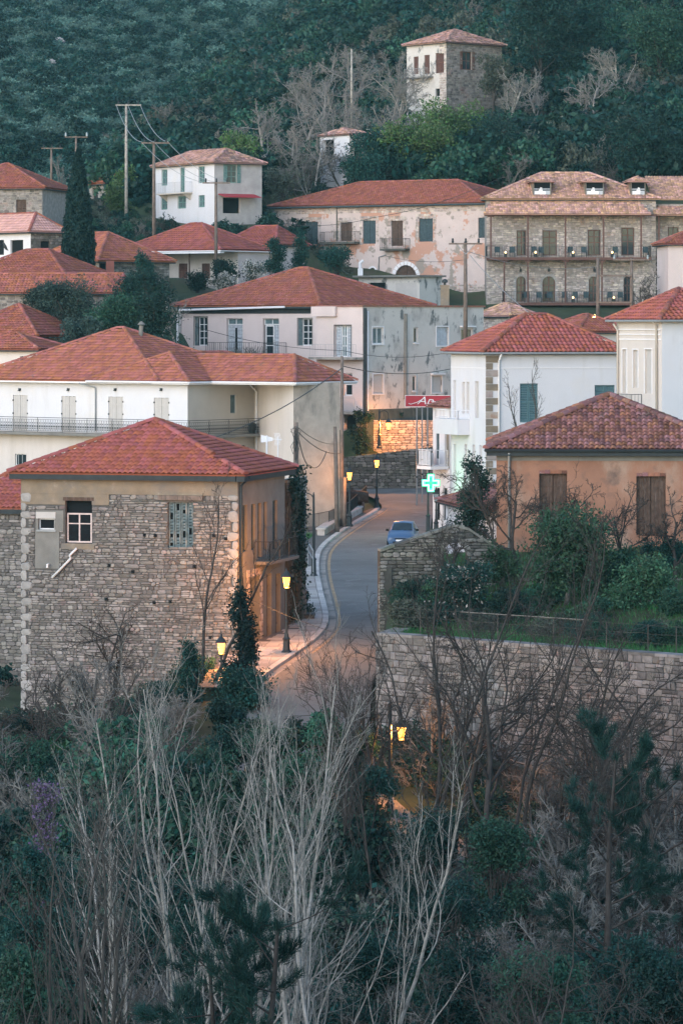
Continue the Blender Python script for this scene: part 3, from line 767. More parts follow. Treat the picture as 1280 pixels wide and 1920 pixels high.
t.part('balcony_slab', MB().fbox(L,-1.0,zs-.2,bx.Ll,zs-.02,0,1.0).fbox(R,-.0,zs-.2,bx.Lr+1.4,zs-.024,0,.995), m_cement)
railing(t, [L.P(bx.Ll,zs,.95), L.P(-.95,zs,.95), R.P(bx.Lr+1.2,zs,.95)], .95, m_black, step=.21, motif=True, r=.014, post=2.2)
t.part('planter', MB().lathe(R.P(bx.Lr+.2, zs, .5), [(.2,0),(.26,.3),(.28,.5),(.2,.62),(.05,.7)], 8), m_dark)
# roofs: main, corner wing, street wing
rA = Box(352, 230, 38, Lr=11, Ll=bx.Ll-2.5); rA.c = bx.c + bx.dl*2.5; rA = (lambda b: b)(rA)
rA.R = Fr(rA.c, rA.dr, -rA.dl); rA.L = Fr(rA.c, rA.dl, -rA.dr); rA.BL = Fr(rA.c+rA.dr*rA.Lr, rA.dl, rA.dr); rA.BR = Fr(rA.c+rA.dl*rA.Ll, rA.dr, rA.dl)
hip_roof(t, rA, ze, 3.35, m_tile_org, .6, 'l', 8.3, .25, .36, fine=False, jit=.006, rr=.14, fh=.16, fascia=m_whitemetal, rmat=m_tile_org)
rC = Box(352, 230, 38, Lr=11, Ll=7.5); hip_roof(t, rC, ze+.01, 1.75, m_tile_org, .6, 'r', 3.2, .25, .36, fine=False, jit=.006, rr=.14, fh=.18, fascia=m_whitemetal, gutter=m_whitemetal, rmat=m_tile_org)
B = Box(550, 228, 70, lpx=476, rpx=637); footing(B, .8)
wall(t, B.L, 0, B.Ll, zb, ze, [B.L.rect(500,905,520,950)], m_cream, .15); dark_back(t, B.L, B.L.rect(500,905,520,950), .15)
wall(t, B.R, 0, B.Lr, zb, ze, [], m_cement_d); backs(t, B, zb, ze, m_cement)
rB = Box(551, 227.5, 38, Ll=12, rpx=637); rB.Lr = max(rB.Lr, 5.2); rB.BL = Fr(rB.c+rB.dr*rB.Lr, rB.dl, rB.dr)
hip_roof(t, rB, ze+.02, 1.6, m_tile_org, .55, 'l', 2.6, .25, .36, fine=False, jit=.006, rr=.14, fh=.18, fascia=m_whitemetal, gutter=m_whitemetal, rmat=m_tile_org)
drainpipe(t, [B.L.P(*B.L.uz(483,722),.5),B.L.P(*B.L.uz(483,735),.08),B.L.P(*B.L.uz(483,850),.08)], m_whitemetal, .06)
drainpipe(t, [L.P(*L.uz(160,718),.6),L.P(*L.uz(181,727),.08),L.P(*L.uz(181,808),.08)], m_greymetal, .05)
wall(t, bx.BR, 0, 11, zb, ze, [], m_cream)
u_, z_ = B.R.uz(620, 880)
q = at(262, 620, 240); t.part('chimney_flue', MB().tube([q+Vector((0,0,-1.2)), q+Vector((.12,0,.35))], .14, 8).lathe(q+Vector((.12,0,.4)), [(.3,0),(.05,.22)], 8), m_cement)
q = at(381, 676, 236); t.part('roof_vent', MB().tube([q+Vector((0,0,-.4)), q+Vector((0,0,.05))], .14, 8).lathe(q+Vector((0,0,.05)), [(.24,0),(.2,.12),(.05,.18)], 8), m_greymetal)

# ---- 5 pink house and its mouldy annexe
bx = Box(600, 272, 40, lpx=337, rpx=800); ze = pxz(573, 272); zb = 4
t = house('pink_house', 'pale pink house with red hip roof, iron balcony and blue white doors', bx, zb, gz=6)
L = bx.L
h1, d1, d2, h2 = L.rect(364,594,389,648), L.rect(425,597,455,668), L.rect(493,597,523,668), L.rect(558,597,585,648)
g2 = [L.rect(x0,705,x1,750) for x0,x1 in ((430,455),(500,525))]
wall(t, L, 0, bx.Ll, zb, ze-.6, [h1,d1,d2,h2], m_pink, .25); wall(t, bx.R, 0, bx.Lr, zb, ze-.6, [], m_mould); backs(t, bx, zb, ze, m_cement)
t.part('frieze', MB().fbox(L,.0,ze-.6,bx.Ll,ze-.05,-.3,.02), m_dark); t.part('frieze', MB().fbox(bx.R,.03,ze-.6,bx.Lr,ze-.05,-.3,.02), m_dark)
for h in (h1,h2):
    w_ = (h[2]-h[0]); window(t, L, (h[0],h[1],h[0]+w_*.72,h[3]) if h is h1 else (h[0],h[1],h[0]+w_*.75,h[3]), m_frame_w, m_glass, 2, 4, .2, .07)
    shutters(t, L, (h[2]-w_*.26,h[1],h[2],h[3]), m_shut_o, 1, .1); surround(t, L, h, .05, m_cement, .02)
for d in (d1,d2):
    window(t, L, (d[0],d[3]-(d[3]-d[1])*.17,d[2],d[3]), m_frame_w, m_glass_t, 2, 1, .2, .07); mid = (d[0]+d[2])/2
    zt = d[3]-(d[3]-d[1])*.18
    if d is d1: shutters(t, L, (d[0]+.1,d[1],d[2],zt), m_shut_bl, 2, .2, name='door_leaf'); t.part('dark_opening', MB().fbox(L,mid-.1,d[1],mid+.1,zt-.2,-.2,-.19), m_void)
    else:
        shutters(t, L, (d[0],d[1],mid-.2,zt), m_shut_bl, 1, .2, name='door_leaf'); window(t, L, (mid-.15,d[1],d[2]-.1,zt), m_frame_w, m_glass, 1, 3, .2, .09)
zf = pxz(668, 272); ua, ub = L.u(402), L.u(537)
t.part('balcony_slab', MB().fbox(L,min(ua,ub),zf-.16,max(ua,ub),zf,0,1.0), m_cement)
railing(t, [L.P(max(ua,ub),zf,.03),L.P(max(ua,ub),zf,.95),L.P(min(ua,ub),zf,.95),L.P(min(ua,ub),zf,.03)], 1.0, m_black, step=.2, r=.012)
rsb = MB()
for i in range(60):
    a = L.P(L.u(rnd.uniform(440,500)), zf+.05, rnd.uniform(.3,.8)); rsb.tube([a, a+Vector((rnd.uniform(-.5,.5),rnd.uniform(-.2,.2),rnd.uniform(.2,.75)))], .02, 3)
bt = T('brushwood_pile', 'heap of dry brushwood behind the iron railing of pink house balcony', 'brushwood', L.P(L.u(470), zf, .5)); bt.part('sticks', rsb, m_bark_gr, kind='stuff')
hip_roof(t, bx, ze, 2.9, m_tile, .5, 'l', 7.2, .25, .36, fine=False, jit=.006, rr=.15, fh=.22, rmat=m_tile)
t.part('gutter', MB().tube([L.P(L.u(345), ze-.32, .52), L.P(L.u(542), ze-.1, .52)], .08, 6), m_whitemetal)
drainpipe(t, [L.P(L.u(345), ze-.32, .52), L.P(L.u(341), ze-.7, .2), L.P(L.u(339), ze-3.4, .1)], m_whitemetal, .06)
q = at(333, 590, 268); t.part('vent_pipe', MB().tube([q, q+Vector((0,0,-4))], .09, 6), m_whitemetal)
G = Box(680, 262, 40, lpx=593, rpx=906); zt = pxz(575, 262); footing(G, 7.5); L2, R2 = G.L, G.R
da = L2.rect(627,610,658,669); dl = L2.rect(644,700,660,742); ar = L2.rect(645,778,668,884)
wall(t, L2, 0, G.Ll, zb, zt, [da,dl,ar], m_pink, .3)
arch_fill(t, L2, ar, m_cement); dark_back(t, L2, ar, .3); window(t, L2, dl, m_frame_w, m_glass, 1, 2, .2, .08)
shutters(t, L2, (da[0],da[1],da[0]+(da[2]-da[0])*.33,da[3]), m_shut_bl, 1, .2, name='door_leaf'); shutters(t, L2, (da[2]-(da[2]-da[0])*.33,da[1],da[2],da[3]), m_shut_bl, 1, .2, name='door_leaf')
window(t, L2, (da[0]+(da[2]-da[0])*.34,da[1],da[2]-(da[2]-da[0])*.34,da[3]), m_frame_w, m_glass_t, 2, 3, .22, .07); surround(t, L2, da, .05, m_dark, .02)
zf = da[1]; t.part('balcony_slab', MB().fbox(L2,-.1,zf-.2,G.Ll,zf-.03,0,.9), m_cement_d)
railing(t, [L2.P(G.Ll-.1,zf,.85),L2.P(-.05,zf,.85)], .9, m_greymetal, step=.25, r=.008, top=.012)
zf2 = pxz(772, 262); t.part('balcony_slab', MB().fbox(L2,.2,zf2-.18,2.6,zf2,0,.8), m_cement_d); railing(t, [L2.P(2.6,zf2,.75),L2.P(.2,zf2,.75)], 1.0, m_greymetal, step=.18, r=.012)
t.part('parapet_block', MB().fbox(L2,G.Ll-2.0,zt-.7,G.Ll+.3,zt+.02,-.02,.25), m_pink)
gh = [R2.rect(698,614,718,645), R2.rect(775,614,783,643), R2.rect(818,613,840,648), R2.rect(864,616,885,641), R2.rect(699,702,718,738), R2.rect(773,705,780,733), R2.rect(809,705,828,736)]
zg = pxz(764, 268); wall(t, R2, 0, G.Lr, zg, zt, gh, m_mould, .2); wall(t, R2, 0, G.Lr, zb, zg, [], m_green_wall, name='base_wall')
window(t, R2, gh[0], m_frame_w, m_glass_t, 2, 1, .1, .08, m_trim); window(t, R2, gh[1], m_frame_w, m_glass, 1, 1, .1, .06, m_trim); roller(t, R2, gh[2], m_shut_bl); window(t, R2, gh[3], m_frame_w, m_glass, 2, 1, .1, .06)
roller(t, R2, gh[4], m_shut_g); window(t, R2, gh[5], m_frame_w, m_glass, 1, 1, .1, .05, m_trim); roller(t, R2, gh[6], m_shut_g)
for g_ in (gh[0],gh[2],gh[4],gh[6]): surround(t, R2, g_, .09, m_trim, .03, True)
for h in (gh[3],gh[6]): t.part('lintel_hood', MB().fbox(R2,h[0]-.15,h[3]+.1,h[2]+.15,h[3]+.2,0,.25), m_trim)
t.part('parapet', MB().fbox(R2,-.1,zt,G.Lr+.1,zt+.12,-.3,.1).fbox(L2,.3,zt,G.Ll,zt+.119,-.3,.099), m_tile_old)
t.part('roof_slab', MB().add([G.R.P(0,zt-.02,-.1),G.R.P(G.Lr,zt-.02,-.1),G.BL.P(G.Ll,zt-.02,-.1),G.L.P(G.Ll,zt-.02,-.1)], [(0,1,2,3)]), m_cement)
t.part('drain_stack', MB().tube([R2.P(*R2.uz(759,588),.08),R2.P(*R2.uz(758,748),.08)], .13, 6), m_cement)
t.part('drain_stack', MB().tube([R2.P(.12,zt-.1,.1),R2.P(.05,zt-6,.14),R2.P(.1,4.5,.12)], .13, 6), m_dark); drainpipe(t, [R2.P(.45,zt-.3,.1),R2.P(.45,8.2,.1),R2.P(.2,7.8,.12),R2.P(.2,5,.12)], m_whitemetal, .06)
backs(t, G, zb, zt, m_cement)
q = R2.P(R2.u(857), zt, -1.2); t.part('chimney', MB().box(q.x-.32,q.y-.3,zt-.1,q.x+.32,q.y+.3,zt+1.55).box(q.x-.36,q.y-.34,zt+1.55,q.x+.36,q.y+.34,zt+1.65), m_band)
t.part('chimney_cowl', MB().lathe((q.x,q.y,zt+1.65), [(.1,0),(.1,.15),(.26,.2),(.2,.4),(.05,.46)], 8), m_black)

# ---- 6 white house with quoins
bx = Box(911, 218, 70, lpx=845, rpx=1165); ze = pxz(661, 218); zb = 0.5; W6 = bx
t = house('white_house', 'tall white house with brown corner stones and narrow slit windows', bx, zb, gz=1.6); L, R = bx.L, bx.R
s1 = [L.rect(849.5,713,854,784), L.rect(866,716,870.5,775), L.rect(874,716,879,775), L.rect(889.5,715,897,784), L.rect(850,832,854.5,900), L.rect(870,833,875,900), L.rect(885,834,890,900), L.rect(898,835,903,900),
      L.rect(850,930,858,985), L.rect(872,930,884,985)]
wall(t, L, 0, bx.Ll, zb, ze, s1, m_white, .2)
for h in s1: roller(t, L, h, m_shut_g if h[3] > 6 else m_shut_dk, .12, 'slit_blind')
r1, r2 = R.rect(974,719,1008,792), R.rect(1114,722,1152,792)
rl = [R.rect(974,850,1008,925), R.rect(1114,850,1150,925)]
wall(t, R, 0, bx.Lr, zb, ze, [r1,r2]+rl, m_white, .15); shutters(t, R, r1, m_shut_t, 2, .08); shutters(t, R, r2, m_shut_t, 2, .08)
for r_ in rl: shutters(t, R, r_, m_shut_t, 2, .08)
zband = pxz(691,218); t.part('string_course', MB().fbox(R,0,zband,bx.Lr,zband+.05,-.02,.025).fbox(L,0.03,zband,bx.Ll,zband+.05,-.02,.024), m_trim)
z = zb+1.0; k = 0
while z < ze-.5:
    hh = .42; wd = .42 if k % 2 else .8
    t.part('quoin', MB().fbox(R,.0,z+.015,wd,z+hh-.015,-.1,.03), m_band if k % 3 else m_stone_w)
    z += hh; k += 1
drainpipe(t, [R.P(R.u(934),ze-.1,.45),R.P(R.u(934),ze-.5,.08),R.P(R.u(934),zb+1,.08)], m_whitemetal, .06)
zf = pxz(815,221); zc = pxz(786,221); ua, ub = L.u(880), L.u(838)
t.part('balcony_slab', MB().fbox(L,min(ua,ub),zf,max(ua,ub),zc,0,.8), m_white); railing(t, [L.P(max(ua,ub),zc,.05),L.P(max(ua,ub),zc,.77),L.P(min(ua,ub),zc,.77),L.P(min(ua,ub),zc,.05)], .55, m_whitemetal, step=.5, r=.015)
backs(t, bx, zb, ze, m_white)
hip_roof(t, bx, ze, 2.25, m_tile_new, .45, 'r', 4.2, .31, .36, nR=240, fine=True, jit=.006, rr=.15, fh=.14, fascia=m_dark, gutter=m_greymetal, rmat=m_tile)
# ---- 6b little white shop with balcony
bx = Box(843, 226, 66, lpx=811, Lr=4); ze = pxz(763, 226); zb = .5
t = house('shop_house', 'narrow white shop house with metal balcony beside the pharmacy cross', bx, zb, gz=1.9); L = bx.L
hd = L.rect(817,790,823,860); he = L.rect(833,812,842,880); hf = [L.rect(816,915,824,975), L.rect(830,915,838,975)]
wall(t, L, 0, bx.Ll, zb, ze, [hd,he]+hf, m_white, .15); wall(t, bx.R, 0, bx.Lr, zb, ze, [], m_white); backs(t, bx, zb, ze, m_white)
shutters(t, L, hd, m_shut_dk, 2, .06); dark_back(t, L, he, .12, m_band); [dark_back(t, L, x, .12) for x in hf]
zf = pxz(872,228); t.part('balcony_slab', MB().fbox(L,.2,zf-.2,bx.Ll-.3,zf,0,1.25), m_trim)
railing(t, [L.P(bx.Ll-.35,zf,.05),L.P(bx.Ll-.35,zf,1.2),L.P(.25,zf,1.2),L.P(.25,zf,.05)], 1.0, m_whitemetal, step=.5, r=.015)
t.part('railing_panel', MB().fbox(L,.3,zf+.05,bx.Ll-.4,zf+.95,1.16,1.18), m_shut_bl)
a = T('air_conditioner', 'white air conditioning unit standing on the shop balcony', 'air conditioner', L.P(1.6, zf, .8)); q = L.P(1.6, zf, .8)
a.part('casing', MB().fbox(L,1.1,zf,2.1,zf+.8,.6,.95), m_plastic_w); a.part('fan_grille', MB().lathe(L.P(1.6,zf+.4,.96),[(.3,-.02),(.3,.02)],14), m_greymetal)
n_, r_, b_, l_ = bx.corners(.35); E = lambda p, z: (p.x,p.y,z); rp = t.part('roof', MB().add([E(n_,ze),E(r_,ze),E(b_,ze),E(l_,ze)], [(0,1,2,3)]), m_dark)
roof_plane(t, E(n_,ze), E(l_,ze), E(r_,ze+1.3), E(b_,ze+1.3), m_tile_old, .28, .36, parent=rp, jit=.01)

# ---- 7 cream house at the right edge
bx = Box(1240, 203, 68, lpx=1155, rpx=1390); ze = pxz(600, 203); zb = 0
t = house('cream_house', 'cream house with three tall slit windows at the right edge', bx, zb, gz=4); L, R = bx.L, bx.R
s1 = [L.rect(1166,655,1174,737), L.rect(1186,656,1195,727), L.rect(1208,655,1221,738)]
wall(t, L, 0, bx.Ll, zb, ze, s1, m_cream, .2); wall(t, R, 0, bx.Lr, zb, ze, [], m_white); backs(t, bx, zb, ze, m_cream)
for h in s1: roller(t, L, h, m_shut_g, .12, 'slit_blind'); surround(t, L, h, .07, m_trim, .03)
for k in range(3): zz = ze-.5-.28*k; t.part('cornice', MB().fbox(L,.1,zz-.07,bx.Ll-.1,zz,-.02,.06-.015*k), m_trim)
zf = pxz(772,206); ua, ub = L.u(1203), L.u(1152); t.part('balcony_slab', MB().fbox(L,min(ua,ub),zf-.15,max(ua,ub),zf,0,.7), m_trim)
railing(t, [L.P(max(ua,ub),zf,.66),L.P(min(ua,ub),zf,.66),L.P(min(ua,ub),zf,.05)], 1.0, m_black, step=.16)
drainpipe(t, [L.P(.3,ze-.1,.4),L.P(.5,ze-.35,.1),L.P(.45,zb+3,.08)], m_beige, .07); drainpipe(t, [L.P(bx.Ll-.2,ze-.2,.3),L.P(bx.Ll-.3,ze-.6,.08),L.P(bx.Ll-.3,zb+3,.08)], m_beige, .07)
hip_roof(t, bx, ze, 1.75, m_tile_new, .45, 'r', 5, .31, .36, nR=40, jit=.006, rr=.15, fh=.12, fascia=m_shut_g, gutter=m_greymetal, rmat=m_tile)

# ---- 8 orange house
bx = Box(930, 158, 93, Lr=10.0, Ll=9.2); ze = pxz(842, 158); zb = 3
t = house('orange_house', 'weathered orange rendered house with mossy old tile roof above the garden', bx, zb, gz=5.2); R = bx.R; OH = bx
d1, d2 = R.rect(1010,888,1062,1000), R.rect(1192,893,1247,1003)
wall(t, R, 0, bx.Lr, zb, ze, [d1,d2], m_orange, .3); wall(t, bx.L, 0, bx.Ll, zb, ze, [], m_orange); backs(t, bx, zb, ze, m_orange)
shutters(t, R, d1, m_wood_d, 2, .2, 'plank'); shutters(t, R, d2, m_wood_d, 2, .2, 'plank')
for d in (d1,d2):
    mb = MB()
    for q in range(5): wq = (d[2]-d[0])/5; mb.fbox(R,d[0]+wq*q+.01,d[3]+.004,d[0]+wq*(q+1)-.01,d[3]+.14+.03*(q%2),-.25,.03)
    t.part('lintel', mb, m_tile_old)
t.part('eaves_band', MB().fbox(R,0.02,ze-.5,bx.Lr,ze-.24,-.02,.04), m_cement)
drainpipe(t, [R.P(.55,ze-.15,.4),R.P(.55,ze-.5,.1),R.P(.55,4.8,.1)], m_greymetal, .06)
hip_roof(t, bx, ze, 2.25, m_tile_old, .45, 'r', 99, .235, .335, nR=300, fine=True, jit=.012, rr=.17, fh=.28, gutter=m_black, ridge_ind=True)

# ---- 9 hotel
bx = Box(911, 325, 88, rpx=1229, Ll=11); ze = pxz(373, 325); zb = 13
t = house('stone_hotel', 'large stone guesthouse with two wooden balconies and three roof dormers', bx, zb, cat='hotel', gz=15.5); R = bx.R; HO = bx
du = [R.rect(968,432,986,479), R.rect(1016,432,1043,479), R.rect(1101,431,1125,479), R.rect(1164,427,1188,479)]
dw = [R.rect(967,518,985,566), R.rect(1016,518,1040,566), R.rect(1103,518,1121,566), R.rect(1168,518,1182,566)]
wall(t, R, 0, bx.Lr, zb, ze, du+dw, m_mortar_l, .25); wall(t, bx.L, 0, bx.Ll, zb, ze, [], m_mortar_l); backs(t, bx, zb, ze, m_mortar_l)
st = lay_stones(0, bx.Lr, zb, ze-.1, du+dw, (.18,.5), (.12,.24), 41, .2); stone_face(t, R, st, m_stone_w, 0, (.02,.05), .025)
for h in du: window(t, R, h, m_frame_b, m_glass, 2, rows=[0,.5,.75,1], d=.12, bar=.09, name='balcony_door')
for h in dw:
    arch_fill(t, R, h, m_mortar_l); arch_ring(t, R, h, m_stone_b, .22, 7, n_ind=False); window(t, R, h, m_frame_b, m_glass, 2, 3, .12, .09, name='arched_door')
zu, zl = pxz(482,323), pxz(567,323); u1 = bx.Lr-.4
for (zf, ua, ub) in ((zu,-.1,R.u(1216)),(zl,R.u(940),R.u(1185))):
    mb = MB(); k = int((ub-ua)/.16)
    t.part('balcony_deck', MB().fbox(R,ua,zf-.06,ub,zf,0,1.7), m_frame_b)
    for i in range(int((ub-ua)/.62)+1): mb.fbox(R,ua+.1+i*.62,zf-.24,ua+.22+i*.62,zf-.064,0,1.62)
    t.part('deck_joists', mb, m_frame_b); t.part('deck_beam', MB().fbox(R,ua,zf-.26,ub,zf-.002,1.7,1.8), m_frame_b)
    railing(t, [R.P(ua+.05,zf,.02),R.P(ua+.05,zf,1.68),R.P(ub-.05,zf,1.68),R.P(ub-.05,zf,.02)], 1.0, m_black, step=.22, r=.012, post=3.3)
zpe = pxz(404,323)
for px in (917,986,1056,1127,1197):
    u = R.u(px); t.part('post', MB().fbox(R,u-.07,zu,u+.07,zpe+.1,1.55,1.69), m_frame_b); t.part('bracket', MB().fbox(R,u-.3,zpe-.12,u+.3,zpe,1.56,1.68), m_frame_b)
for px in (942,986,1056,1124): u = R.u(px); t.part('post', MB().fbox(R,u-.07,zl,u+.07,zu-.26,1.55,1.69), m_frame_b); t.part('bracket', MB().fbox(R,u-.3,zu-.42,u+.3,zu-.3,1.56,1.68), m_frame_b)
for px in (975,1028,1113): u,z = R.uz(px,507); t.part('wall_lamp', MB().fbox(R,u-.1,z-.12,u+.1,z+.12,.05,.22).fbox(R,u-.04,z+.12,u+.04,z+.3,0,.1), m_black)
zw = pxz(389,325)
mb = MB(); mb.fbox(R,-.3,zpe-.02,u1+.3,zpe+.12,1.5,1.62); t.part('pent_beam', mb, m_frame_b)
roof_plane(t, R.P(-.4,zpe+.12,2.0), R.P(R.u(1215),zpe+.12,2.0), R.P(-.4+.8,zw+.5,0), R.P(R.u(1215)-.8,zw+.5,0), m_tile_pale, .25, .36, fine=False, jit=.01)
hip_roof(t, bx, ze, 2.5, m_tile_pale, .4, 'r', 5.8, .25, .36, fine=False, jit=.01, rr=.15, fh=.14)
for px0, px1 in ((998,1033),(1096,1132),(1181,1210)):
    fd = R.off(-.35); u0,z0,u1_,z1 = fd.rect(px0,340,px1,369); z0 = ze+.32
    wall(t, fd, u0, u1_, z0-.3, z1, [(u0+.12,z0+.1,u1_-.12,z1-.12)], m_cement, .1, name='dormer_front')
    dark_back(t, fd, (u0+.12,z0+.1,u1_-.12,z1-.12), .1); t.part('dormer_sash', MB().fbox(fd,u0+.12,z0+.55,u1_-.12,z0+.63,-.08,-.02).fbox(fd,u0+.12,z0+.1,u1_-.12,z0+.45,-.09,-.07), m_shut_bl)
    t.part('dormer_cheek', MB().fbox(fd,u0,z0-.3,u0+.08,z1,-3,-.0).fbox(fd,u1_-.08,z0-.3,u1_,z1,-3,-.0), m_band)
    t.part('dormer_insulation', MB().fbox(fd,u0+.2,z0+.12,u1_-.5,z0+.4,-.06,-.02).hexa([fd.P(u0+.5,z0+.4,-.06),fd.P(u0+.9,z0+.4,-.06),fd.P(u0+.9,z0+.4,-.03),fd.P(u0+.5,z0+.4,-.03),fd.P(u0+.7,z0+.75,-.06),fd.P(u0+.85,z0+.7,-.06),fd.P(u0+.85,z0+.7,-.03),fd.P(u0+.7,z0+.75,-.03)]), m_signw)
    m_ = (u0+u1_)/2; ap0, ap1 = fd.P(m_,z1+.45,-.5), fd.P(m_,z1+.45,-3.2)
    a_, b_, c_, d_ = fd.P(u0-.35,z1-.02,.35), fd.P(u1_+.35,z1-.02,.35), fd.P(u0-.35,z1-.02,-3.2), fd.P(u1_+.35,z1-.02,-3.2)
    roof_plane(t, a_, b_, ap0, ap0, m_tile_pale, .24, .3, fine=False, jit=.01); roof_plane(t, b_, d_, ap0, ap1, m_tile_pale, .24, .3, fine=False, jit=.01); roof_plane(t, a_, c_, ap0, ap1, m_tile_pale, .24, .3, fine=False, jit=.01)
# set-back wing of the hotel
wg = Fr(R.P(bx.Lr,0,-1.0), R.d, R.n); dd = [wg.rect(1251,425,1271,470)]
wall(t, wg, 0, 6, zb, ze-.4, dd, m_mortar_l, .2); stone_face(t, wg, lay_stones(0,6,zb,ze-.5,dd,(.2,.5),(.13,.24),43), m_stone_w, 0, (.02,.05), .025)
window(t, wg, dd[0], m_frame_b, m_glass, 2, 2, .1, .09, name='balcony_door'); z_ = pxz(478,324)
t.part('balcony_deck', MB().fbox(wg,0,z_-.25,6,z_,0,1.7), m_frame_b); railing(t, [wg.P(.05,z_,1.65),wg.P(6,z_,1.65)], 1.0, m_black, step=.2)
t.part('post', MB().fbox(wg,.1,z_,.25,zpe,1.5,1.65), m_frame_b)
roof_plane(t, wg.P(-.3,zpe+.1,2.2), wg.P(6,zpe+.1,2.2), wg.P(-.3,zpe+.9,0), wg.P(6,zpe+.9,0), m_tile_pale, .25, .36, fine=False, jit=.01)
roof_plane(t, wg.P(-.3,ze,.4), wg.P(8,ze,.4), wg.P(-.3,ze+2.3,-5), wg.P(8,ze+2.3,-5), m_tile_pale, .25, .36, fine=False, jit=.01)
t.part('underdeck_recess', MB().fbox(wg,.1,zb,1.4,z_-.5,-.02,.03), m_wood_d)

# ---- 10 long salmon house
bx = Box(909, 327, 32, lpx=514, Lr=11); ze = pxz(380, 327); zb = 13
t = house('salmon_house', 'long derelict house with peeling salmon plaster, dark shutters and arched door', bx, zb, gz=16.5); L = bx.L
ws = [L.rect(571.5,415,596,458), L.rect(680,413,704,457), L.rect(785,409,811,453)]; ds = [L.rect(638,416,660,452), L.rect(733,413,755,461)]; we = L.rect(896,408,909,446)
ar = L.rect(740,497,781,545); rn = L.rect(692,502,704,518)
wall(t, L, 0, bx.Ll, zb, ze, ws+ds+[we,ar,rn], m_salmon, .3); wall(t, bx.R, 0, bx.Lr, zb, ze, [], m_salmon); backs(t, bx, zb, ze, m_salmon)
for h in ws+[we]: shutters(t, L, h, m_shut_dk, 2, .12, 'plank')
for h in ds: shutters(t, L, h, m_wood_d, 2, .15, 'plank')
arch_fill(t, L, ar, m_salmon); arch_ring(t, L, ar, m_trim, .35, 11); shutters(t, L, ar, m_wood_d, 2, .2, 'plank'); arch_fill(t, L, rn, m_salmon); arch_ring(t, L, rn, m_trim, .16, 7, n_ind=False); dark_back(t, L, rn, .2)
for (x0,x1,y) in ((608,674,452),(721,768,466)):
    z = pxz(y, 332); ua, ub = sorted((L.u(x0),L.u(x1))); t.part('balcony_slab', MB().fbox(L,ua,z-.2,ub,z,0,.9), m_stone_d); railing(t, [L.P(ub,z,.03),L.P(ub,z,.85),L.P(ua,z,.85),L.P(ua,z,.03)], .9, m_black, step=.2, r=.014)
for h in ws+ds:  # bare stone showing round the openings
    stz = lay_stones(h[0]-.35, h[2]+.35, h[1]-.1, h[3]+.4, [(h[0]-.02,h[1]-.2,h[2]+.02,h[3])], (.2,.4), (.15,.25), int(h[0]*10)); stone_face(t, L, stz, m_stone_w, 0, (.004,.02), .02)
stone_face(t, L, lay_stones(0,bx.Ll,ze-.75,ze-.1,[],(.2,.45),(.14,.24),77), m_stone_w, 0, (.004,.02), .03)
u5 = L.u(905); stone_face(t, L, lay_stones(0, L.u(800), zb+2.5, pxz(533,327), [], (.2,.5),(.15,.25), 78), m_stone_w, 0, (.004,.03), .03)
hip_roof(t, bx, ze, 2.3, m_tile, .45, 'l', 6.5, .25, .36, fine=False, jit=.006, rr=.13, fh=.2)
t.part('gutter', MB().tube([L.P(-.4,ze-.12,.5),L.P(bx.Ll+.4,ze-.12,.5)], .08, 6), m_shut_dk)
drainpipe(t, [L.P(L.u(632),ze-.2,.1),L.P(L.u(632),pxz(450,332),.1)], m_stone_d, .05); drainpipe(t, [L.P(*L.uz(724,478),.1),L.P(*L.uz(711,482),.1),L.P(*L.uz(710,515),.1)], m_greymetal, .05)
# outhouse in front of the arch
bo = Box(786, 318, 40, lpx=672, Lr=3.2); zt = pxz(519, 318); o = house('outhouse', 'small whitewashed outhouse with flat slab roof below the arched door', bo, 14, gz=16)
hd = bo.L.rect(690,530,722,556); wall(o, bo.L, 0, bo.Ll, 14, zt, [hd], m_mould, .3); dark_back(o, bo.L, hd, .3); wall(o, bo.R, 0, bo.Lr, 14, zt, [], m_mould); backs(o, bo, 14, zt, m_mould)
o.part('roof_slab', MB().fbox(bo.L,-.3,zt,bo.Ll+.3,zt+.16,-bo.Lr-.2,.5), m_cement); o.part('doorway_panel', MB().fbox(bo.L,bo.L.u(781),15,bo.L.u(742),zt-.5,.0,.03), m_shut_g)
q = bo.L.P(bo.L.u(672), zt+.16, -.2); o.part('chimney', MB().box(q.x-.2,q.y-.2,zt,q.x+.25,q.y+.2,zt+.8).tube([(q.x,q.y,zt+.8),(q.x,q.y,zt+1.3),(q.x+.3,q.y,zt+1.5)], .14, 6), m_trim)

# ---- 11 white house on the slope
bx = Box(402, 330, 58, lpx=291, rpx=491); ze = pxz(305, 330); zb = 21
t = house('white_house', 'small white two storey house with green shutters on the slope', bx, zb, gz=23.2); L, R = bx.L, bx.R
ls = [L.rect(303,318,314,348), L.rect(372,312,384,343), L.rect(302,370,314,393), L.rect(333,368,349,391), L.rect(372,366,384,388.5)]; ld = L.rect(338,314,346.5,360); rw = R.rect(426,309,444,343); rd = R.rect(418,371,450,400)
m_white_shade = M('white_wall_shade', (.36,.345,.34), .95, .15, 1.5, .3, 20)  # shade of the right-hand face put into the colour of the white wall
m_shut_gr = M('green_shutter', (.10,.20,.19), .8, .2, 5, col2=(.3,.34,.33), s2=5, lo=.55, hi=.7)
wall(t, L, 0, bx.Ll, zb, ze, ls+[ld], m_white, .2); wall(t, R, 0, bx.Lr, zb, ze, [rw,rd], m_white_shade, .25); backs(t, bx, zb, ze, m_white)
for h in ls: window(t, L, h, m_shut_gr, m_glass_t, 2, 2, .12, .14)
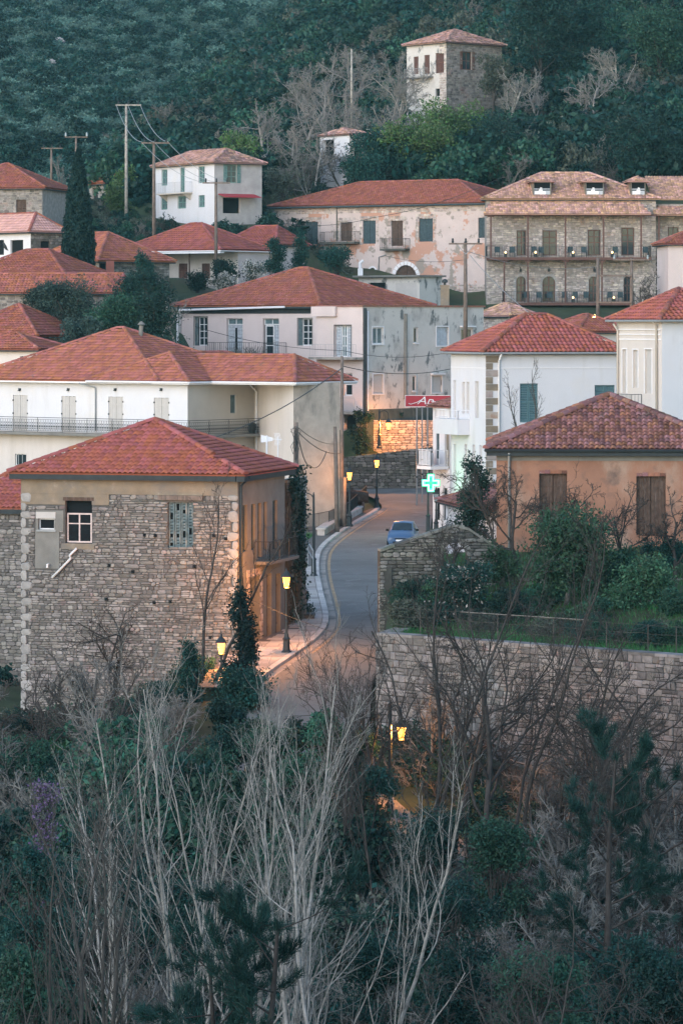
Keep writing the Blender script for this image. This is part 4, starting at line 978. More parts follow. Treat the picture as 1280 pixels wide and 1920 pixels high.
shutters(t, L, ld, m_shut_gr, 2, .1); window(t, R, rw, m_shut_gr, m_glass, 2, 3, .12, .08); shutters(t, R, (rw[0]-.4,rw[1],rw[0],rw[3]), m_shut_gr, 1, -.05); shutters(t, R, (rw[2],rw[1],rw[2]+.4,rw[3]), m_shut_gr, 1, -.05); dark_back(t, R, rd, .4)
z = pxz(361,334); ua, ub = sorted((L.u(309),L.u(361))); t.part('balcony_slab', MB().fbox(L,ua,z-.12,ub,z,0,.9), m_beige); railing(t, [L.P(ub,z,.03),L.P(ub,z,.86),L.P(ua,z,.86),L.P(ua,z,.03)], .95, m_greymetal, step=.2, r=.008, top=.012)
for u in (ua+.3, ub-.5): t.part('bracket', MB().hexa([L.P(u,z-.7,0),L.P(u+.2,z-.7,0),L.P(u+.2,z-.65,.06),L.P(u,z-.65,.06),L.P(u,z-.121,0),L.P(u+.2,z-.121,0),L.P(u+.2,z-.121,.85),L.P(u,z-.121,.85)]), m_beige)
z = pxz(364,330); t.part('awning', MB().hexa([R.P(.4,z-.3,1.3),R.P(4.2,z-.3,1.3),R.P(4.2,z,0),R.P(.4,z,0),R.P(.4,z-.24,1.3),R.P(4.2,z-.24,1.3),R.P(4.2,z+.06,0),R.P(.4,z+.06,0)]), m_red)
t.part('lower_render', MB().fbox(L,bx.Ll-3.0,zb,bx.Ll+.01,pxz(367,336),-.02,.02), m_beige) if False else None
hip_roof(t, bx, ze, 1.35, m_tile_grey, .35, 'l', 2.5, .26, .36, fine=False, jit=.02, rr=.13, fh=.12)

# ---- 12 tower house
bx = Box(836, 390, 50, lpx=762, rpx=940); ze = pxz(79, 390); zb = 32
t = house('tower_house', 'abandoned stone tower house among bare trees on the hillside', bx, zb, gz=36); L, R = bx.L, bx.R
rw = R.rect(866,97,884,131); lw = [L.rect(775,106,784,139), L.rect(795,103,805,139), L.rect(816,99,832,137), L.rect(816,166,824,180)]
wall(t, R, 0, bx.Lr, zb, ze, [rw], m_mortar_l, .25); wall(t, L, 0, bx.Ll, zb, ze, lw, m_mould, .25); backs(t, bx, zb, ze, m_mortar_l)
stone_face(t, R, lay_stones(0,bx.Lr,zb,ze-.2,[rw],(.25,.6),(.16,.3),51,.2), m_stone, 0, (.02,.06), .03)
stone_face(t, L, lay_stones(0,1.1,zb,ze-.2,lw,(.25,.5),(.2,.3),52), m_stone_w, 0, (.02,.05), .03)
window(t, R, rw, m_frame_b, m_glass, 2, 2, .15, .1); shutters(t, R, (rw[0]-.35,rw[1],rw[0],rw[3]), m_frame_b, 1, -.06); shutters(t, R, (rw[2],rw[1],rw[2]+.35,rw[3]), m_frame_b, 1, -.06)
for h in lw[:3]: shutters(t, L, h, m_frame_b, 2, .1)
dark_back(t, L, lw[3], .2); z = pxz(147,395); ua, ub = sorted((L.u(768),L.u(812))); t.part('balcony_slab', MB().fbox(L,ua,z-.15,ub,z,0,.9), m_cement); railing(t, [L.P(ub,z,.85),L.P(ua,z,.85)], .9, m_greymetal, step=.25)
hip_roof(t, bx, ze, 1.7, m_tile_grey, .4, 'l', 4.4, .3, .4, fine=False, jit=.03, rr=.15, fh=.12)
# ---- 13 small roofless ruin
bx = Box(655, 352, 55, lpx=600, rpx=692); ze = pxz(252, 352); zb = 27
t = house('ruined_house', 'small roofless white ruin with dark opening under the bare trees', bx, zb, gz=29.5); L, R = bx.L, bx.R
lw = [L.rect(605,262,626,300)]; rw = [R.rect(664,268,680,300)]
wall(t, L, 0, bx.Ll, zb, ze, lw, m_white, .4); wall(t, R, 0, bx.Lr, zb, ze, rw, m_mould, .4); backs(t, bx, zb, ze-.6, m_mould); dark_back(t, L, lw[0], .38); dark_back(t, R, rw[0], .38)
hip_roof(t, bx, ze+.02, .7, m_tile_grey, .2, 'l', 3, .3, .4, fine=False, jit=.04, rr=.12, fh=.1)

# ---- 14 houses of the upper left village
def simple(name, label, bx, ze, zb, rise, tmat, lm, rm, lo=(), ro=(), gz=None, ov=.4, ra='l', ins=None, fine=False, fascia=m_dark, pu=.25, pv=.36, wmat=None, jit=.008, gutter=None, stoneR=False, stoneL=False, rmat=None):
    t = house(name, label, bx, zb, gz=gz); lh = [bx.L.rect(*o[:4]) for o in lo]; rh = [bx.R.rect(*o[:4]) for o in ro]
    wall(t, bx.L, 0, bx.Ll, zb, ze, lh, lm, .2); wall(t, bx.R, 0, bx.Lr, zb, ze, rh, rm, .2); backs(t, bx, zb, ze, rm)
    for fr, hs, spec in ((bx.L,lh,lo),(bx.R,rh,ro)):
        for h, s in zip(hs, spec):
            if s[4] == 'd': dark_back(t, fr, h, .18)
            elif s[4] == 's': shutters(t, fr, h, s[5], 2, .08)
            else: window(t, fr, h, s[5], m_glass, 2, 2, .12, .09)
    if stoneL: stone_face(t, bx.L, lay_stones(0,bx.Ll,zb,ze-.15,lh,(.22,.55),(.16,.3),int(ze*7)), stoneL, 0, (.02,.05), .03)
    if stoneR: stone_face(t, bx.R, lay_stones(0,bx.Lr,zb,ze-.15,rh,(.22,.55),(.16,.3),int(ze*9)), stoneR, 0, (.02,.05), .03)
    hip_roof(t, bx, ze, rise, tmat, ov, ra, ins, pu, pv, fine=fine, jit=jit, rr=.13, fh=.16, fascia=fascia, gutter=gutter, rmat=rmat); return t
simple('stone_house', 'grey stone house with red roof above the pale roofed house', Box(80,320,12,lpx=-110,Lr=9), pxz(352,320), 20, 2.3, m_tile, m_mortar_l, m_mortar_l, [(31,374,50,410,'s',m_wood_d)], gz=23, stoneL=m_stone)
t = simple('pale_roof_house', 'white and stone house with pale pinkish tile roof', Box(58,292,52,lpx=-60,rpx=118), pxz(434,292), 17, 1.5, m_tile_pink, m_white, m_mortar, [(-8,450,8,478,'d'),(20,450,44,478,'d')], [(77,452,94,474,'d')], gz=19, stoneR=m_stone_d, rmat=m_tile)
simple('village_house', 'small red roofed house behind green shrubs left of white house', Box(200,348,66,lpx=168,rpx=292), pxz(343,348), 23, 1.3, m_tile, m_mortar_l, m_cement, [(174,352,184,378,'w',m_frame_b)], [(215,352,228,372,'d'),(250,352,280,376,'d')], gz=25)
t = simple('village_house', 'red roofed stone house with brick chimney beside the cypress', Box(186,286,50,lpx=62,rpx=318), pxz(489,286), 14.5, 2.3, m_tile_org, m_mortar_l, m_mortar, [], [(188,494,200,515,'d')], gz=16, stoneR=m_stone_d)
q = at(207,520,284); t.part('chimney', MB().box(q.x-.3,q.y-.3,q.z-1,q.x+.3,q.y+.3,q.z+1.3), m_tile_org)
bx = Box(412, 305, 35, lpx=232, rpx=505); ze = pxz(468, 305)
t = house('porch_house', 'red roofed house with deep porch on thin posts', bx, 16, gz=17.5); L = bx.L; fw = L.off(-2.6)
ph = [fw.rect(335,494,352,522), fw.rect(378,494,394,522)]
wall(t, fw, 0, fw.u(316), 16, ze, ph, m_cream, .2); wall(t, fw, fw.u(316), bx.Ll, 16, ze, [], m_cement, .2); wall(t, bx.R, 2.6, bx.Lr, 16, ze, [], m_pink); backs(t, bx, 16, ze, m_cement)
for h in ph: shutters(t, fw, h, m_frame_b, 2, .08)
for px in (237,296,354,404): u = L.u(px); t.part('post', MB().tube([L.P(u,16,-.1),L.P(u,ze,-.1)], .07, 6), m_wood_d)
t.part('porch_beam', MB().fbox(L,-.3,ze-.3,bx.Ll+.3,ze-.17,-.2,.35), m_whitemetal); t.part('porch_floor', MB().fbox(L,0,16,bx.Ll,17.9,-2.55,-.0), m_cement)
hip_roof(t, bx, ze, 2.3, m_tile_new, .45, 'l', 5, .25, .36, fine=False, jit=.006, rr=.13, fh=.14, fascia=m_whitemetal)
simple('village_house', 'low pinkish annexe roofed in red between porch house and salmon house', Box(512,311,22,lpx=426,Lr=7), pxz(458,311), 16, 1.6, m_tile_new, m_pink, m_pink, [(440,480,452,498,'w',m_frame_w),(458,480,470,500,'w',m_frame_w)], gz=18, ins=1.5)
simple('village_house', 'red roofed house at the left edge with crow on its ridge', Box(118,270,20,lpx=-70,Lr=9), pxz(517,270), 13, 2.0, m_tile, m_mortar_l, m_mortar_l, gz=15, stoneL=m_stone, ins=3.6)
t = simple('village_house', 'long low stone house with plain red roof behind the olive tree', Box(223,262,5,lpx=-70,Lr=4.2), pxz(549,262), 12, 1.35, m_tile_org, m_mortar_l, m_mortar_l, [(44,564,49,572,'d')], gz=14, stoneL=m_stone, ins=.4, fine=False)
simple('village_house', 'brownish red hip roof house at left edge below the stone house', Box(66,252,22,lpx=-90,Lr=8), pxz(630,252), 10, 2.2, m_tile, m_mortar_l, m_mortar_l, gz=12, stoneL=m_stone)
simple('village_house', 'low white walled house with shallow red roof behind the cream house', Box(70,243,30,lpx=-60,rpx=126), pxz(655,243), 7, 1.05, m_tile, m_cream, m_cream, [(38,668,50,690,'d')], gz=10, ra='r')
simple('stone_hut', 'small stone hut with pale tile roof below the guesthouse', Box(955,302,45,lpx=900,rpx=998), pxz(592,302), 11, 1.0, m_tile_pale, m_mortar_l, m_mortar_l, gz=13, stoneL=m_stone_w, stoneR=m_stone_w)
simple('gate_house', 'narrow plastered block with red roof at right edge before guesthouse', Box(1252,300,86,rpx=1350,Ll=6), pxz(457,300), 12, 1.2, m_tile, m_pink, m_pink, gz=14, ra='r')
simple('village_house', 'red tiled roof of house behind the white house', Box(1085,262,60,lpx=1010,rpx=1185), pxz(622,262), 6, 1.2, m_tile, m_cream, m_cream, gz=9)

# ---- 15 walls
def free_wall(name, label, fr, u0, u1, z0, z1, wr, hr, mat, mort, seed, n_ind=0, thick=.5, topf=None, holes=(), prot=(.03,.07), cap=None, split=.2, vis=None, sq=False):
    c = fr.P((u0+u1)/2, z0); t = T(name, label, 'wall', c)
    st = lay_stones(u0,u1,z0,z1,list(holes),wr,hr,seed,split,topf)
    k = 24; mb = MB()
    for i in range(k):
        a, b = u0+(u1-u0)*i/k, u0+(u1-u0)*(i+1)/k; ta = topf((a+b)/2) if topf else z1
        segs = [(z0, ta)]
        for h in holes:
            if h[0] < (a+b)/2 < h[2]: segs = [(z0, h[1]), (h[3], ta)]
        for (p, q) in segs:
            if q > p: mb.fbox(fr,a,p,b,q-.03,-thick,-.002)
    t.part('core', mb, mort); stone_face(t, fr, st, mat, n_ind, prot, .018 if sq else .022, seed=seed, vis=vis, tset=(14,28) if sq else (0,14))
    if cap:
        n = int((u1-u0)/.6)
        for i in range(n):
            a, b = u0+(u1-u0)*i/n, u0+(u1-u0)*(i+1)/n
            za, zb_ = (topf(a), topf(b)) if topf else (z1, z1)
            g = .01
            t.part('coping_stone', MB().hexa([fr.P(a+g,za-.02,-thick-.04),fr.P(b-g,zb_-.02,-thick-.04),fr.P(b-g,zb_-.02,.07),fr.P(a+g,za-.02,.07),fr.P(a+g,za+.09,-thick-.04),fr.P(b-g,zb_+.09,-thick-.04),fr.P(b-g,zb_+.09,.07),fr.P(a+g,za+.09,.07)]), cap)
    return t
# big retaining wall under the garden
p0, p1 = Vector((pxx(706,143), 143)), Vector((pxx(1330,132.5), 132.5)); d_ = (p1-p0); LW = d_.length
RW = Fr(p0, d_, (d_.y, -d_.x)); ZRW = pxz(1203, 140)
free_wall('retaining_wall', 'high squared rubble retaining wall below the fenced garden', RW, 0, LW, -7.5, ZRW, (.24,.5), (.2,.38), m_stone_r, m_mortar_d, 61, 300, .6, cap=m_stone_r, split=.35, prot=(.03,.08), vis=lambda u,z: z > -3.5, sq=True)
cr = Fr(p0, (p0*0+Vector((.25,.97))), (-.97,.25))
free_wall('retaining_wall', 'short return of retaining wall along the road edge', cr, 0, 7, -3, ZRW-.05, (.24,.5), (.2,.38), m_stone_r, m_mortar_d, 62, 0, .6, cap=m_stone_r, sq=True)
# old gable wall with arch beside the road
gw = Fr((pxx(712,151), 151), (.985,.17), (.17,-.985)); ug = lambda px: gw.u(px); UE = ug(932)
zt0, zt1, zt2 = gw.uz(713,1034)[1], gw.uz(862,983)[1], gw.uz(930,1030)[1]
tf = lambda u: np.interp(u, [0, ug(862), UE], [zt0, zt1, zt2])
ah = gw.rect(830,1018,874,1062)
t = free_wall('gable_wall', 'old dark stone gable wall with arched opening beside the parked car', gw, 0, UE, .5, zt1+.1, (.2,.5), (.1,.22), m_stone_d, m_mortar_d, 63, 150, .55, topf=tf, holes=[ah], cap=m_stone_d)
arch_fill(t, gw, ah, m_mortar_d, n=-.01); arch_ring(t, gw, ah, m_stone_d, .22, 9, jamb=False)
sw = Fr(gw.P(0,0,0)[:2], (.1,.995), (-.995,.1)); free_wall('side_wall', 'low rubble wall running back from the dark gable along road', sw, 0, 26, .2, zt0-.6, (.2,.5), (.12,.24), m_stone_d, m_mortar_d, 64, 0, .5, topf=lambda u: zt0-.6-.07*u)
# white shed seen through arch
bx = Box(905, 172, 80, lpx=835, Lr=4); simple('garden_shed', 'small white shed glimpsed behind the arched gable', bx, 6.0, 2, .8, m_tile_old, m_white, m_white, gz=3.5)
# end-of-street walls
ew = Fr((pxx(642,256), 256), (1,-.02), (-.02,-1)); free_wall('stone_wall', 'dark dry stone wall closing the end of the street', ew, 0, 8.2, 2, 5.9, (.25,.6), (.14,.28), m_stone_d, m_mortar_d, 65, 60, .6, topf=lambda u: 5.3+.12*u)
uw = Fr((pxx(672,263), 263), (1,-.02), (-.02,-1)); free_wall('stone_wall', 'upper rubble wall lit orange by a street lamp', uw, 0, 6.5, 4.5, 7.75, (.25,.6), (.14,.28), m_stone_w, m_mortar, 66, 60, .6)
tw = Fr((pxx(540,226), 226), (.97,.24), (.24,-.97))
# low garden retaining steps near orange house
gs = Fr((pxx(905,152), 152), (1,.0), (0,-1)); free_wall('garden_wall', 'low grey rubble wall among shrubs below the orange house', gs, 1.5, 12, 2.6, 4.2, (.25,.5), (.15,.26), m_stone_r, m_mortar_d, 67, 0, .4)
# ------------------------------------------------------------------ road, pavement, ground
RD = np.array([  # D, left edge X, right edge X, z
 (262,-1.0,9.5,3.3),(256,.8,9.0,3.1),(250,2.2,7.6,2.75),(245,2.95,6.6,2.4),(240,2.2,6.1,2.15),(235,1.35,5.8,2.0),(228,.45,5.6,1.85),(222,-.25,5.5,1.72),(216,-.85,5.4,1.6),(210,-1.2,5.1,1.48),
 (202,-1.25,4.9,1.3),(195,-1.15,4.7,1.1),(187,-.95,4.5,.92),(180,-.72,4.3,.75),(175,-.58,4.2,.6),(171,-.62,4.0,.5),(168,-.85,3.8,.42),(165,-1.2,3.6,.33),(160,-1.95,2.6,.2),(156,-2.6,1.7,.1),(152,-3.3,1.3,-.05),(148,-3.9,1.2,-.4),
 (143,-4.3,1.1,-1.0),(138,-4.2,1.2,-1.6),(133,-3.8,1.6,-2.3),(129,-2.5,3.0,-3.0),(126,-1.5,5.5,-3.6),(123.5,4,9,-4.3)], float)
RD = RD[::-1]
Dd = np.concatenate([np.arange(123.5,180,1.0), np.arange(180,262.1,1.5)])
xl = np.interp(Dd, RD[:,0], RD[:,1]); xr = np.interp(Dd, RD[:,0], RD[:,2]); zr = np.interp(Dd, RD[:,0], RD[:,3])
def smooth(a, k=2):
    for _ in range(k):
        b = a.copy(); b[1:-1] = (a[:-2]+2*a[1:-1]+a[2:])/4; a = b
    return a
xl, xr, zr = smooth(xl,3), smooth(xr,3), smooth(zr,4)
rz = lambda D: float(np.interp(D, Dd, zr)); rxl = lambda D: float(np.interp(D, Dd, xl))
nx = 9; V = []; Fc = []
for i in range(len(Dd)):
    for j in range(nx):
        f = j/(nx-1); V.append((xl[i]+(xr[i]-xl[i])*f, Dd[i], zr[i] + .06*math.sin(math.pi*f)))
for i in range(len(Dd)-1):
    for j in range(nx-1): a = i*nx+j; Fc.append((a,a+1,a+nx+1,a+nx))
road = npobj('road', V, Fc, m_asphalt, smooth=True); tag(road, kind='structure')
# kerb and pavement on the left
ks = [i for i in range(len(Dd)) if 149 <= Dd[i] <= 243.5]
kx = xl[ks]; kd = Dd[ks]; kz = zr[ks]
tan = np.stack([np.gradient(kx), np.gradient(kd)], 1); tan /= np.linalg.norm(tan, axis=1)[:,None]; nor = np.stack([-tan[:,1], tan[:,0]], 1)   # points left
def kpt(s, off, dz):
    return Vector((np.interp(s, kd, kx)+np.interp(s,kd,nor[:,0])*off, s+np.interp(s,kd,nor[:,1])*off, np.interp(s,kd,kz)+dz))
kb = MB()
for i in range(len(kd)-1): kb.add([kpt(kd[i],.03,-.2),kpt(kd[i+1],.03,-.2),kpt(kd[i+1],.03,.05),kpt(kd[i],.03,.05)], [(0,1,2,3)])
kerb = mk('kerb', kb, m_joint); tag(kerb, kind='structure')
s = 149.5
while s < 242:
    e = s + (.95 if s < 185 else 1.6); g = .012
    o = mk('kerb_stone', MB().hexa([kpt(s+g,0,-.2),kpt(e-g,0,-.2),kpt(e-g,.3,-.2),kpt(s+g,.3,-.2),kpt(s+g,.02,.15),kpt(e-g,.02,.15),kpt(e-g,.3,.152),kpt(s+g,.3,.152)]), m_kerb, kerb); s = e
# pavement: bed sheet + slabs
lp = np.array([(146,-6.3),(150,-5.9),(154,-5.6),(158,-5.4),(161.5,-4.7),(169,-2.65),(178,-2.6),(190,-2.9),(203,-3.2),(212,-5.0),(222,-4.8),(230,-1.5),(243.5,2.3)])
pb = MB()
for i in range(len(kd)-1):
    a, b = kd[i], kd[i+1]; p, q = kpt(a,.28,.115), kpt(b,.28,.115); l0, l1 = np.interp(p.y,lp[:,0],lp[:,1]), np.interp(q.y,lp[:,0],lp[:,1])
    pb.add([p, q, (min(l1,q.x-.05),q.y,q.z+.02), (min(l0,p.x-.05),p.y,p.z+.02)], [(0,1,2,3)])
pave = mk('pavement', pb, m_joint); tag(pave, kind='structure')
s = 149.5; row = 0
while s < 200:
    st_ = .72 if s < 180 else 1.1; e = s+st_; off = .31; k = 0; off += .0
    while True:
        wd = rnd.uniform(.6,.95); p = kpt((s+e)/2, off+wd/2, 0)
        if p.x-wd*.4 < np.interp(p.y,lp[:,0],lp[:,1]) or k > 6: break
        g = .018; h = .145+rnd.uniform(0,.008)
        a_,b_,c_,d_ = kpt(s+g,off+g,h),kpt(e-g,off+g,h),kpt(e-g,off+wd-g,h),kpt(s+g,off+wd-g,h)
        lo = Vector((0,0,.05)); mk('paving_slab', MB().hexa([a_-lo,b_-lo,c_-lo,d_-lo,a_,b_,c_,d_]), m_pave, pave)
        off += wd; k += 1
    s = e; row += 1
# yellowish edge line and gutter strip
lb = MB(); gb = MB()
for i in range(len(kd)-1):
    a, b = kd[i], kd[i+1]
    if a > 160: lb.add([kpt(a,-.62,.022),kpt(b,-.62,.022),kpt(b,-.46,.022),kpt(a,-.46,.022)], [(0,1,2,3)])
    gb.add([kpt(a,-.34,.014),kpt(b,-.34,.014),kpt(b,-.0,.010),kpt(a,-.0,.010)], [(0,1,2,3)])
tag(mk('road_marking', lb, m_line), kind='structure'); tag(mk('gutter_strip', gb, m_cement_d), kind='structure')
# ground
CPT = [(x,y,z) for (x,y,z) in FOOT]
for i in range(0, len(Dd), 2):
    for f in (-.12,0,.33,.66,1,1.12): CPT.append((xl[i]+(xr[i]-xl[i])*f, Dd[i], zr[i]-.4))
for d_ in np.arange(148,243,4.0):
    p = kpt(d_, 1.2, -.25); CPT.append(tuple(p)); l0 = np.interp(p.y,lp[:,0],lp[:,1]); CPT.append((l0-.5, p.y, p.z))
CPT += [(x,0,12.5) for x in (-60,-20,20,60)] + [(x,25,3) for x in (-60,-20,0,20,60)] + [(x,50,-5) for x in (-50,0,50)] + [(x,75,-9.5) for x in (-50,-20,0,20,50)] + [(x,100,-10) for x in (-40,-20,0,20,40)] + [(x,114,-9.2) for x in (-30,-15,0,15,30)]
CPT += [(x,121,-7.8) for x in (-20,-12,-4,2)] + [(x,124,-7.6) for x in (8,12,16,20)] + [(x,130,-6.8) for x in (9,13,17,22,30)] + [(-14,130,-6.5),(-20,138,-5.5),(-14,140,-4.8),(-11,146,-4.0),(-18,150,-3.8),(-10,152,-3.2),(-8,157,-2.6),(-14,158,-3.4),(-22,160,-3.5),(-30,150,-4),(-20,175,-2.5),(-28,190,0),(-20,205,.5),(-10,205,1),(-8,190,.6),(-30,215,3),(-20,186,.2),(-12,180,0),(-9,174,-.6)]
CPT += [(x,y,.3) for x in (4,8,12,16) for y in (146,150,154)] + [(8,165,3),(7,180,2.5),(7,200,2),(14,175,5),(18,190,5),(25,160,5),(12,200,2.5),(30,200,6),(25,150,2),(30,145,0)]
CPT += [(0,290,13),(10,290,13.5),(20,300,14),(-10,290,14),(5,305,15),(-20,300,18.5),(-14,300,18.5),(-25,310,21),(-20,322,22.5),(-28,335,23.5),(-34,300,20),(-18,345,25.5),(-5,340,24),(-10,338,24.5),(0,350,28.5),(-14,275,14.5),(-18,262,13),(-16,250,10.5),(-22,256,12),(-10,262,12),(12,345,24),(24,345,25),(34,340,25),(20,275,10),(28,285,12),(34,260,9),(34,300,14),(15,250,5),(25,240,6)]
CPT += [(x,y,4.4) for x in (-2,0,2,4,6,8) for y in (258,260,262)] + [(x,265.5,7.3) for x in (1,3,5)] + [(-9,297,17.3),(-12,297,17.2),(-6,300,17.5),(-14,292,16.5),(-10,293,16.8)]
CPT = np.array(CPT)
def idw(x, y):
    x = np.asarray(x,float).ravel(); y = np.asarray(y,float).ravel(); out = np.empty_like(x)
    for i in range(0, len(x), 4000):
        d2 = (x[i:i+4000,None]-CPT[None,:,0])**2 + ((y[i:i+4000,None]-CPT[None,:,1]))**2 + .3
        w_ = d2**-2.0; out[i:i+4000] = (w_*CPT[None,:,2]).sum(1)/w_.sum(1)
    return out
def und(x, y, s, seed):
    r = np.random.RandomState(seed); o = 0
    for k in range(6):
        a, b, c, d = r.uniform(-1,1,4); o = o + np.sin(x*a/s*(1+k*.6)+y*b/s*(1+k*.6)+c*6)/(1+k*.6)
    return o
def zhill(x, y):
    sl_ = np.clip(.165+.0031*x, .05, .42)
    r = zright(x,y)
    f = zfar(x,y)
    return np.maximum(r, f)
def zright(x, y):
    sl_ = np.clip(.165+.0031*x, .05, .42)
    return 25.5+np.maximum(0,y-335)*sl_ - np.maximum(0,y-640)*.35 + und(x,y,22,3)*.8
def zfar(x, y):
    return 23+np.maximum(0,y-400)*.165 + np.maximum(0,-x-30)*.05 + und(x,y,60,5)*2.5*np.clip((y-420)/150,0,1)
def G(x, y):
    x = np.asarray(x,float); y = np.asarray(y,float); sh = x.shape; w_ = np.clip((y-318)/40,0,1); w_ = w_*w_*(3-2*w_)
    a = idw(x,y).reshape(sh); return (1-w_)*a + w_*zhill(x,y)
def gz(x, y): return float(G(np.array([x]), np.array([y]))[0])
def sheet(name, X, Y, mat):
    XX, YY = np.meshgrid(X, Y); Z = G(XX, YY); n = len(X); m = len(Y)
    V = np.stack([XX,YY,Z],2).reshape(-1,3); i = np.arange(m-1)[:,None]*n+np.arange(n-1)[None,:]
    o = npobj(name, V, np.stack([i,i+1,i+n+1,i+n],2).reshape(-1,4), mat, smooth=True); tag(o, kind='structure'); return o
xs = np.concatenate([np.linspace(-90,-40,14)[:-1], np.linspace(-40,40,101), np.linspace(40,100,16)[1:]])
sheet('ground', xs, np.concatenate([np.linspace(-15,110,42)[:-1], np.linspace(110,352,210)]), m_grass_ground)
sheet('hill', np.linspace(-420,420,211), np.concatenate([np.linspace(351,640,120)[:-1], np.linspace(640,1700,90)]), m_hill)
# garden lawn behind the retaining wall
V = []; Fc = []; n = 22; m = 14
for j in range(m):
    for i in range(n):
        u = LW*i/(n-1); f = j/(m-1); p = RW.P(u, 0, -.5); q = Vector((p.x+1.2*f, 157.6, 0)); r_ = p.lerp(q, f)
        V.append((r_.x, r_.y, ZRW-.12 + (5.0-ZRW)*max(0,(f-.25)/.75) + .06*math.sin(u*2.1+j)))
for j in range(m-1):
    for i in range(n-1): a = j*n+i; Fc.append((a,a+1,a+n+1,a+n))
lawn = npobj('lawn', V, Fc, m_grass_ground, smooth=True); tag(lawn, kind='structure')
def lz(x, y): return ZRW-.12 + (5.0-ZRW)*max(0, ((y-142)/(157.6-142)-.25)/.75)

# ------------------------------------------------------------------ street furniture
def light(parent, loc, energy, col=(1.0,.38,.08), r=.12):
    l = bpy.data.lights.new('lamp_light', 'POINT'); l.energy = energy; l.color = col; l.shadow_soft_size = r
    o = bpy.data.objects.new('lamp_light', l); COL.objects.link(o); o.parent = parent; o.location = loc; return o
def lantern(t, c, s=1.0, lit=True, hang=False):
    c = Vector(c); n = 4
    t.part('lantern_glass', MB().lathe(c, [(.09*s,.02),(.19*s,.40*s)], n), m_lamp_glass if lit else m_lamp_off)
    fr = MB()
    for j in range(n):
        a = 2*math.pi*(j+.5)/n; d = Vector((math.cos(a),math.sin(a),0)); fr.tube([c+d*.10*s+Vector((0,0,0)), c+d*.205*s+Vector((0,0,.41*s))], .014*s, 4)
    fr.lathe(c, [(.03*s,-.06*s),(.11*s,-.02*s),(.11*s,.02*s)], 8)
    t.part('lantern_frame', fr, m_black)
    t.part('lantern_cap', MB().lathe(c, [(.23*s,.41*s),(.20*s,.46*s),(.10*s,.58*s),(.05*s,.63*s),(.03*s,.70*s),(.008,.78*s)], 8), m_black)
def street_lamp(label, loc, h=3.5, lit=True, energy=60, group='old style street lamps'):
    t = T('street_lamp', label, 'street lamp', loc, group); p = Vector(loc)
    t.part('base', MB().lathe(p, [(.24,0),(.24,.1),(.17,.16),(.15,.6),(.19,.66),(.12,.74),(.09,.9)], 8), m_black)
    t.part('post', MB().lathe(p, [(.075,.85),(.06,1.4),(.085,1.44),(.055,1.5),(.045,h-.82),(.08,h-.8),(.03,h-.72)], 8), m_black)
    lantern(t, p+Vector((0,0,h-.72)), 1.2, lit)
    if lit: light(t.o, (0,0,h-.47), energy)
    return t
def crook_lamp(label, loc, h, side, lit, energy=60, r=.38):
    t = T('street_lamp', label, 'street lamp', loc, 'crook necked street lamps'); p = Vector(loc)
    t.part('base', MB().lathe(p, [(.22,0),(.22,.1),(.15,.2),(.13,.9),(.17,.96),(.1,1.05)], 8), m_black)
    t.part('post', MB().lathe(p, [(.085,1.0),(.07,h-1.0),(.06,h-.05),(.02,h+.12)], 8), m_black)
    pts = [p+Vector((0,0,h-.75))]; c = p+Vector((side*r,0,h-.32))
    for i in range(9):
        a = math.pi - math.pi*i/8*1.0; pts.append(c+Vector((side*r*math.cos(a),0,r*math.sin(a))))
    pts.append(pts[-1]-Vector((0,0,.15)))
    t.part('arm', MB().tube(pts, .03, 6), m_black, smooth=True)
    e = pts[-1]; lantern(t, e-Vector((0,0,.9)), 1.2, lit); 
    if lit: light(t.o, e-Vector((0,0,.5))-p, energy)
    return t
def grd(px, py, D): return Vector((pxx(px,D), D, pxz(py,D)))
street_lamp('lit lamp standing on the pavement before the lit doorway', grd(537,1226,160), 3.62, True, 1200)
street_lamp('lit lamp among the dark evergreens before the stone house', (pxx(415,153),153,pxz(1195,153)-3.55), 3.55, True, 500)
street_lamp('lit lamp beside two wooden poles at the terrace', grd(655,987,227), 3.6, True, 170)
street_lamp('lit lamp at the tip of the pavement by far road bend', grd(706,953,243), 3.45, True, 500)
street_lamp('unlit lamp post beside the pharmacy cross pole', grd(817,1000,226), 2.7, False)
crook_lamp('unlit crook lamp on the kerb at the road bend', grd(588,1082,195), 4.45, -1, False)
crook_lamp('lit crook lamp glowing in front of the retaining wall', (pxx(731,130),130,-3.3), 4.6, 1, True, 1000, .2)
crook_lamp('lit lamp on the wall top lighting the rubble wall', (pxx(711,258.5),258.5,5.85), 2.7, 1, True, 1600, .32)
# pharmacy cross
p = grd(802,1002,222.5); zc = pxz(905,222.5); t = T('pharmacy_cross', 'glowing green and white pharmacy cross on a black post', 'sign', p)
t.part('post', MB().lathe(p, [(.22,0),(.22,.12),(.14,.2),(.12,1.1),(.16,1.15),(.07,1.25),(.055,zc-p.z-.5)], 8), m_black)
cx = pxx(807,222.5); a_, b_ = .23, .62; Y = 222.2; KS = .86
def plus(a, b, y0, y1):
    a, b = a*KS, b*KS; pts = [(-a,-b),(a,-b),(a,-a),(b,-a),(b,a),(a,a),(a,b),(-a,b),(-a,a),(-b,a),(-b,-a),(-a,-a)]; n = 12
    return MB().add([(cx+x,y0,zc+z) for x,z in pts]+[(cx+x,y1,zc+z) for x,z in pts], [tuple(range(n)),tuple(range(2*n-1,n-1,-1))]+[(i,(i+1)%n,n+(i+1)%n,n+i) for i in range(n)])
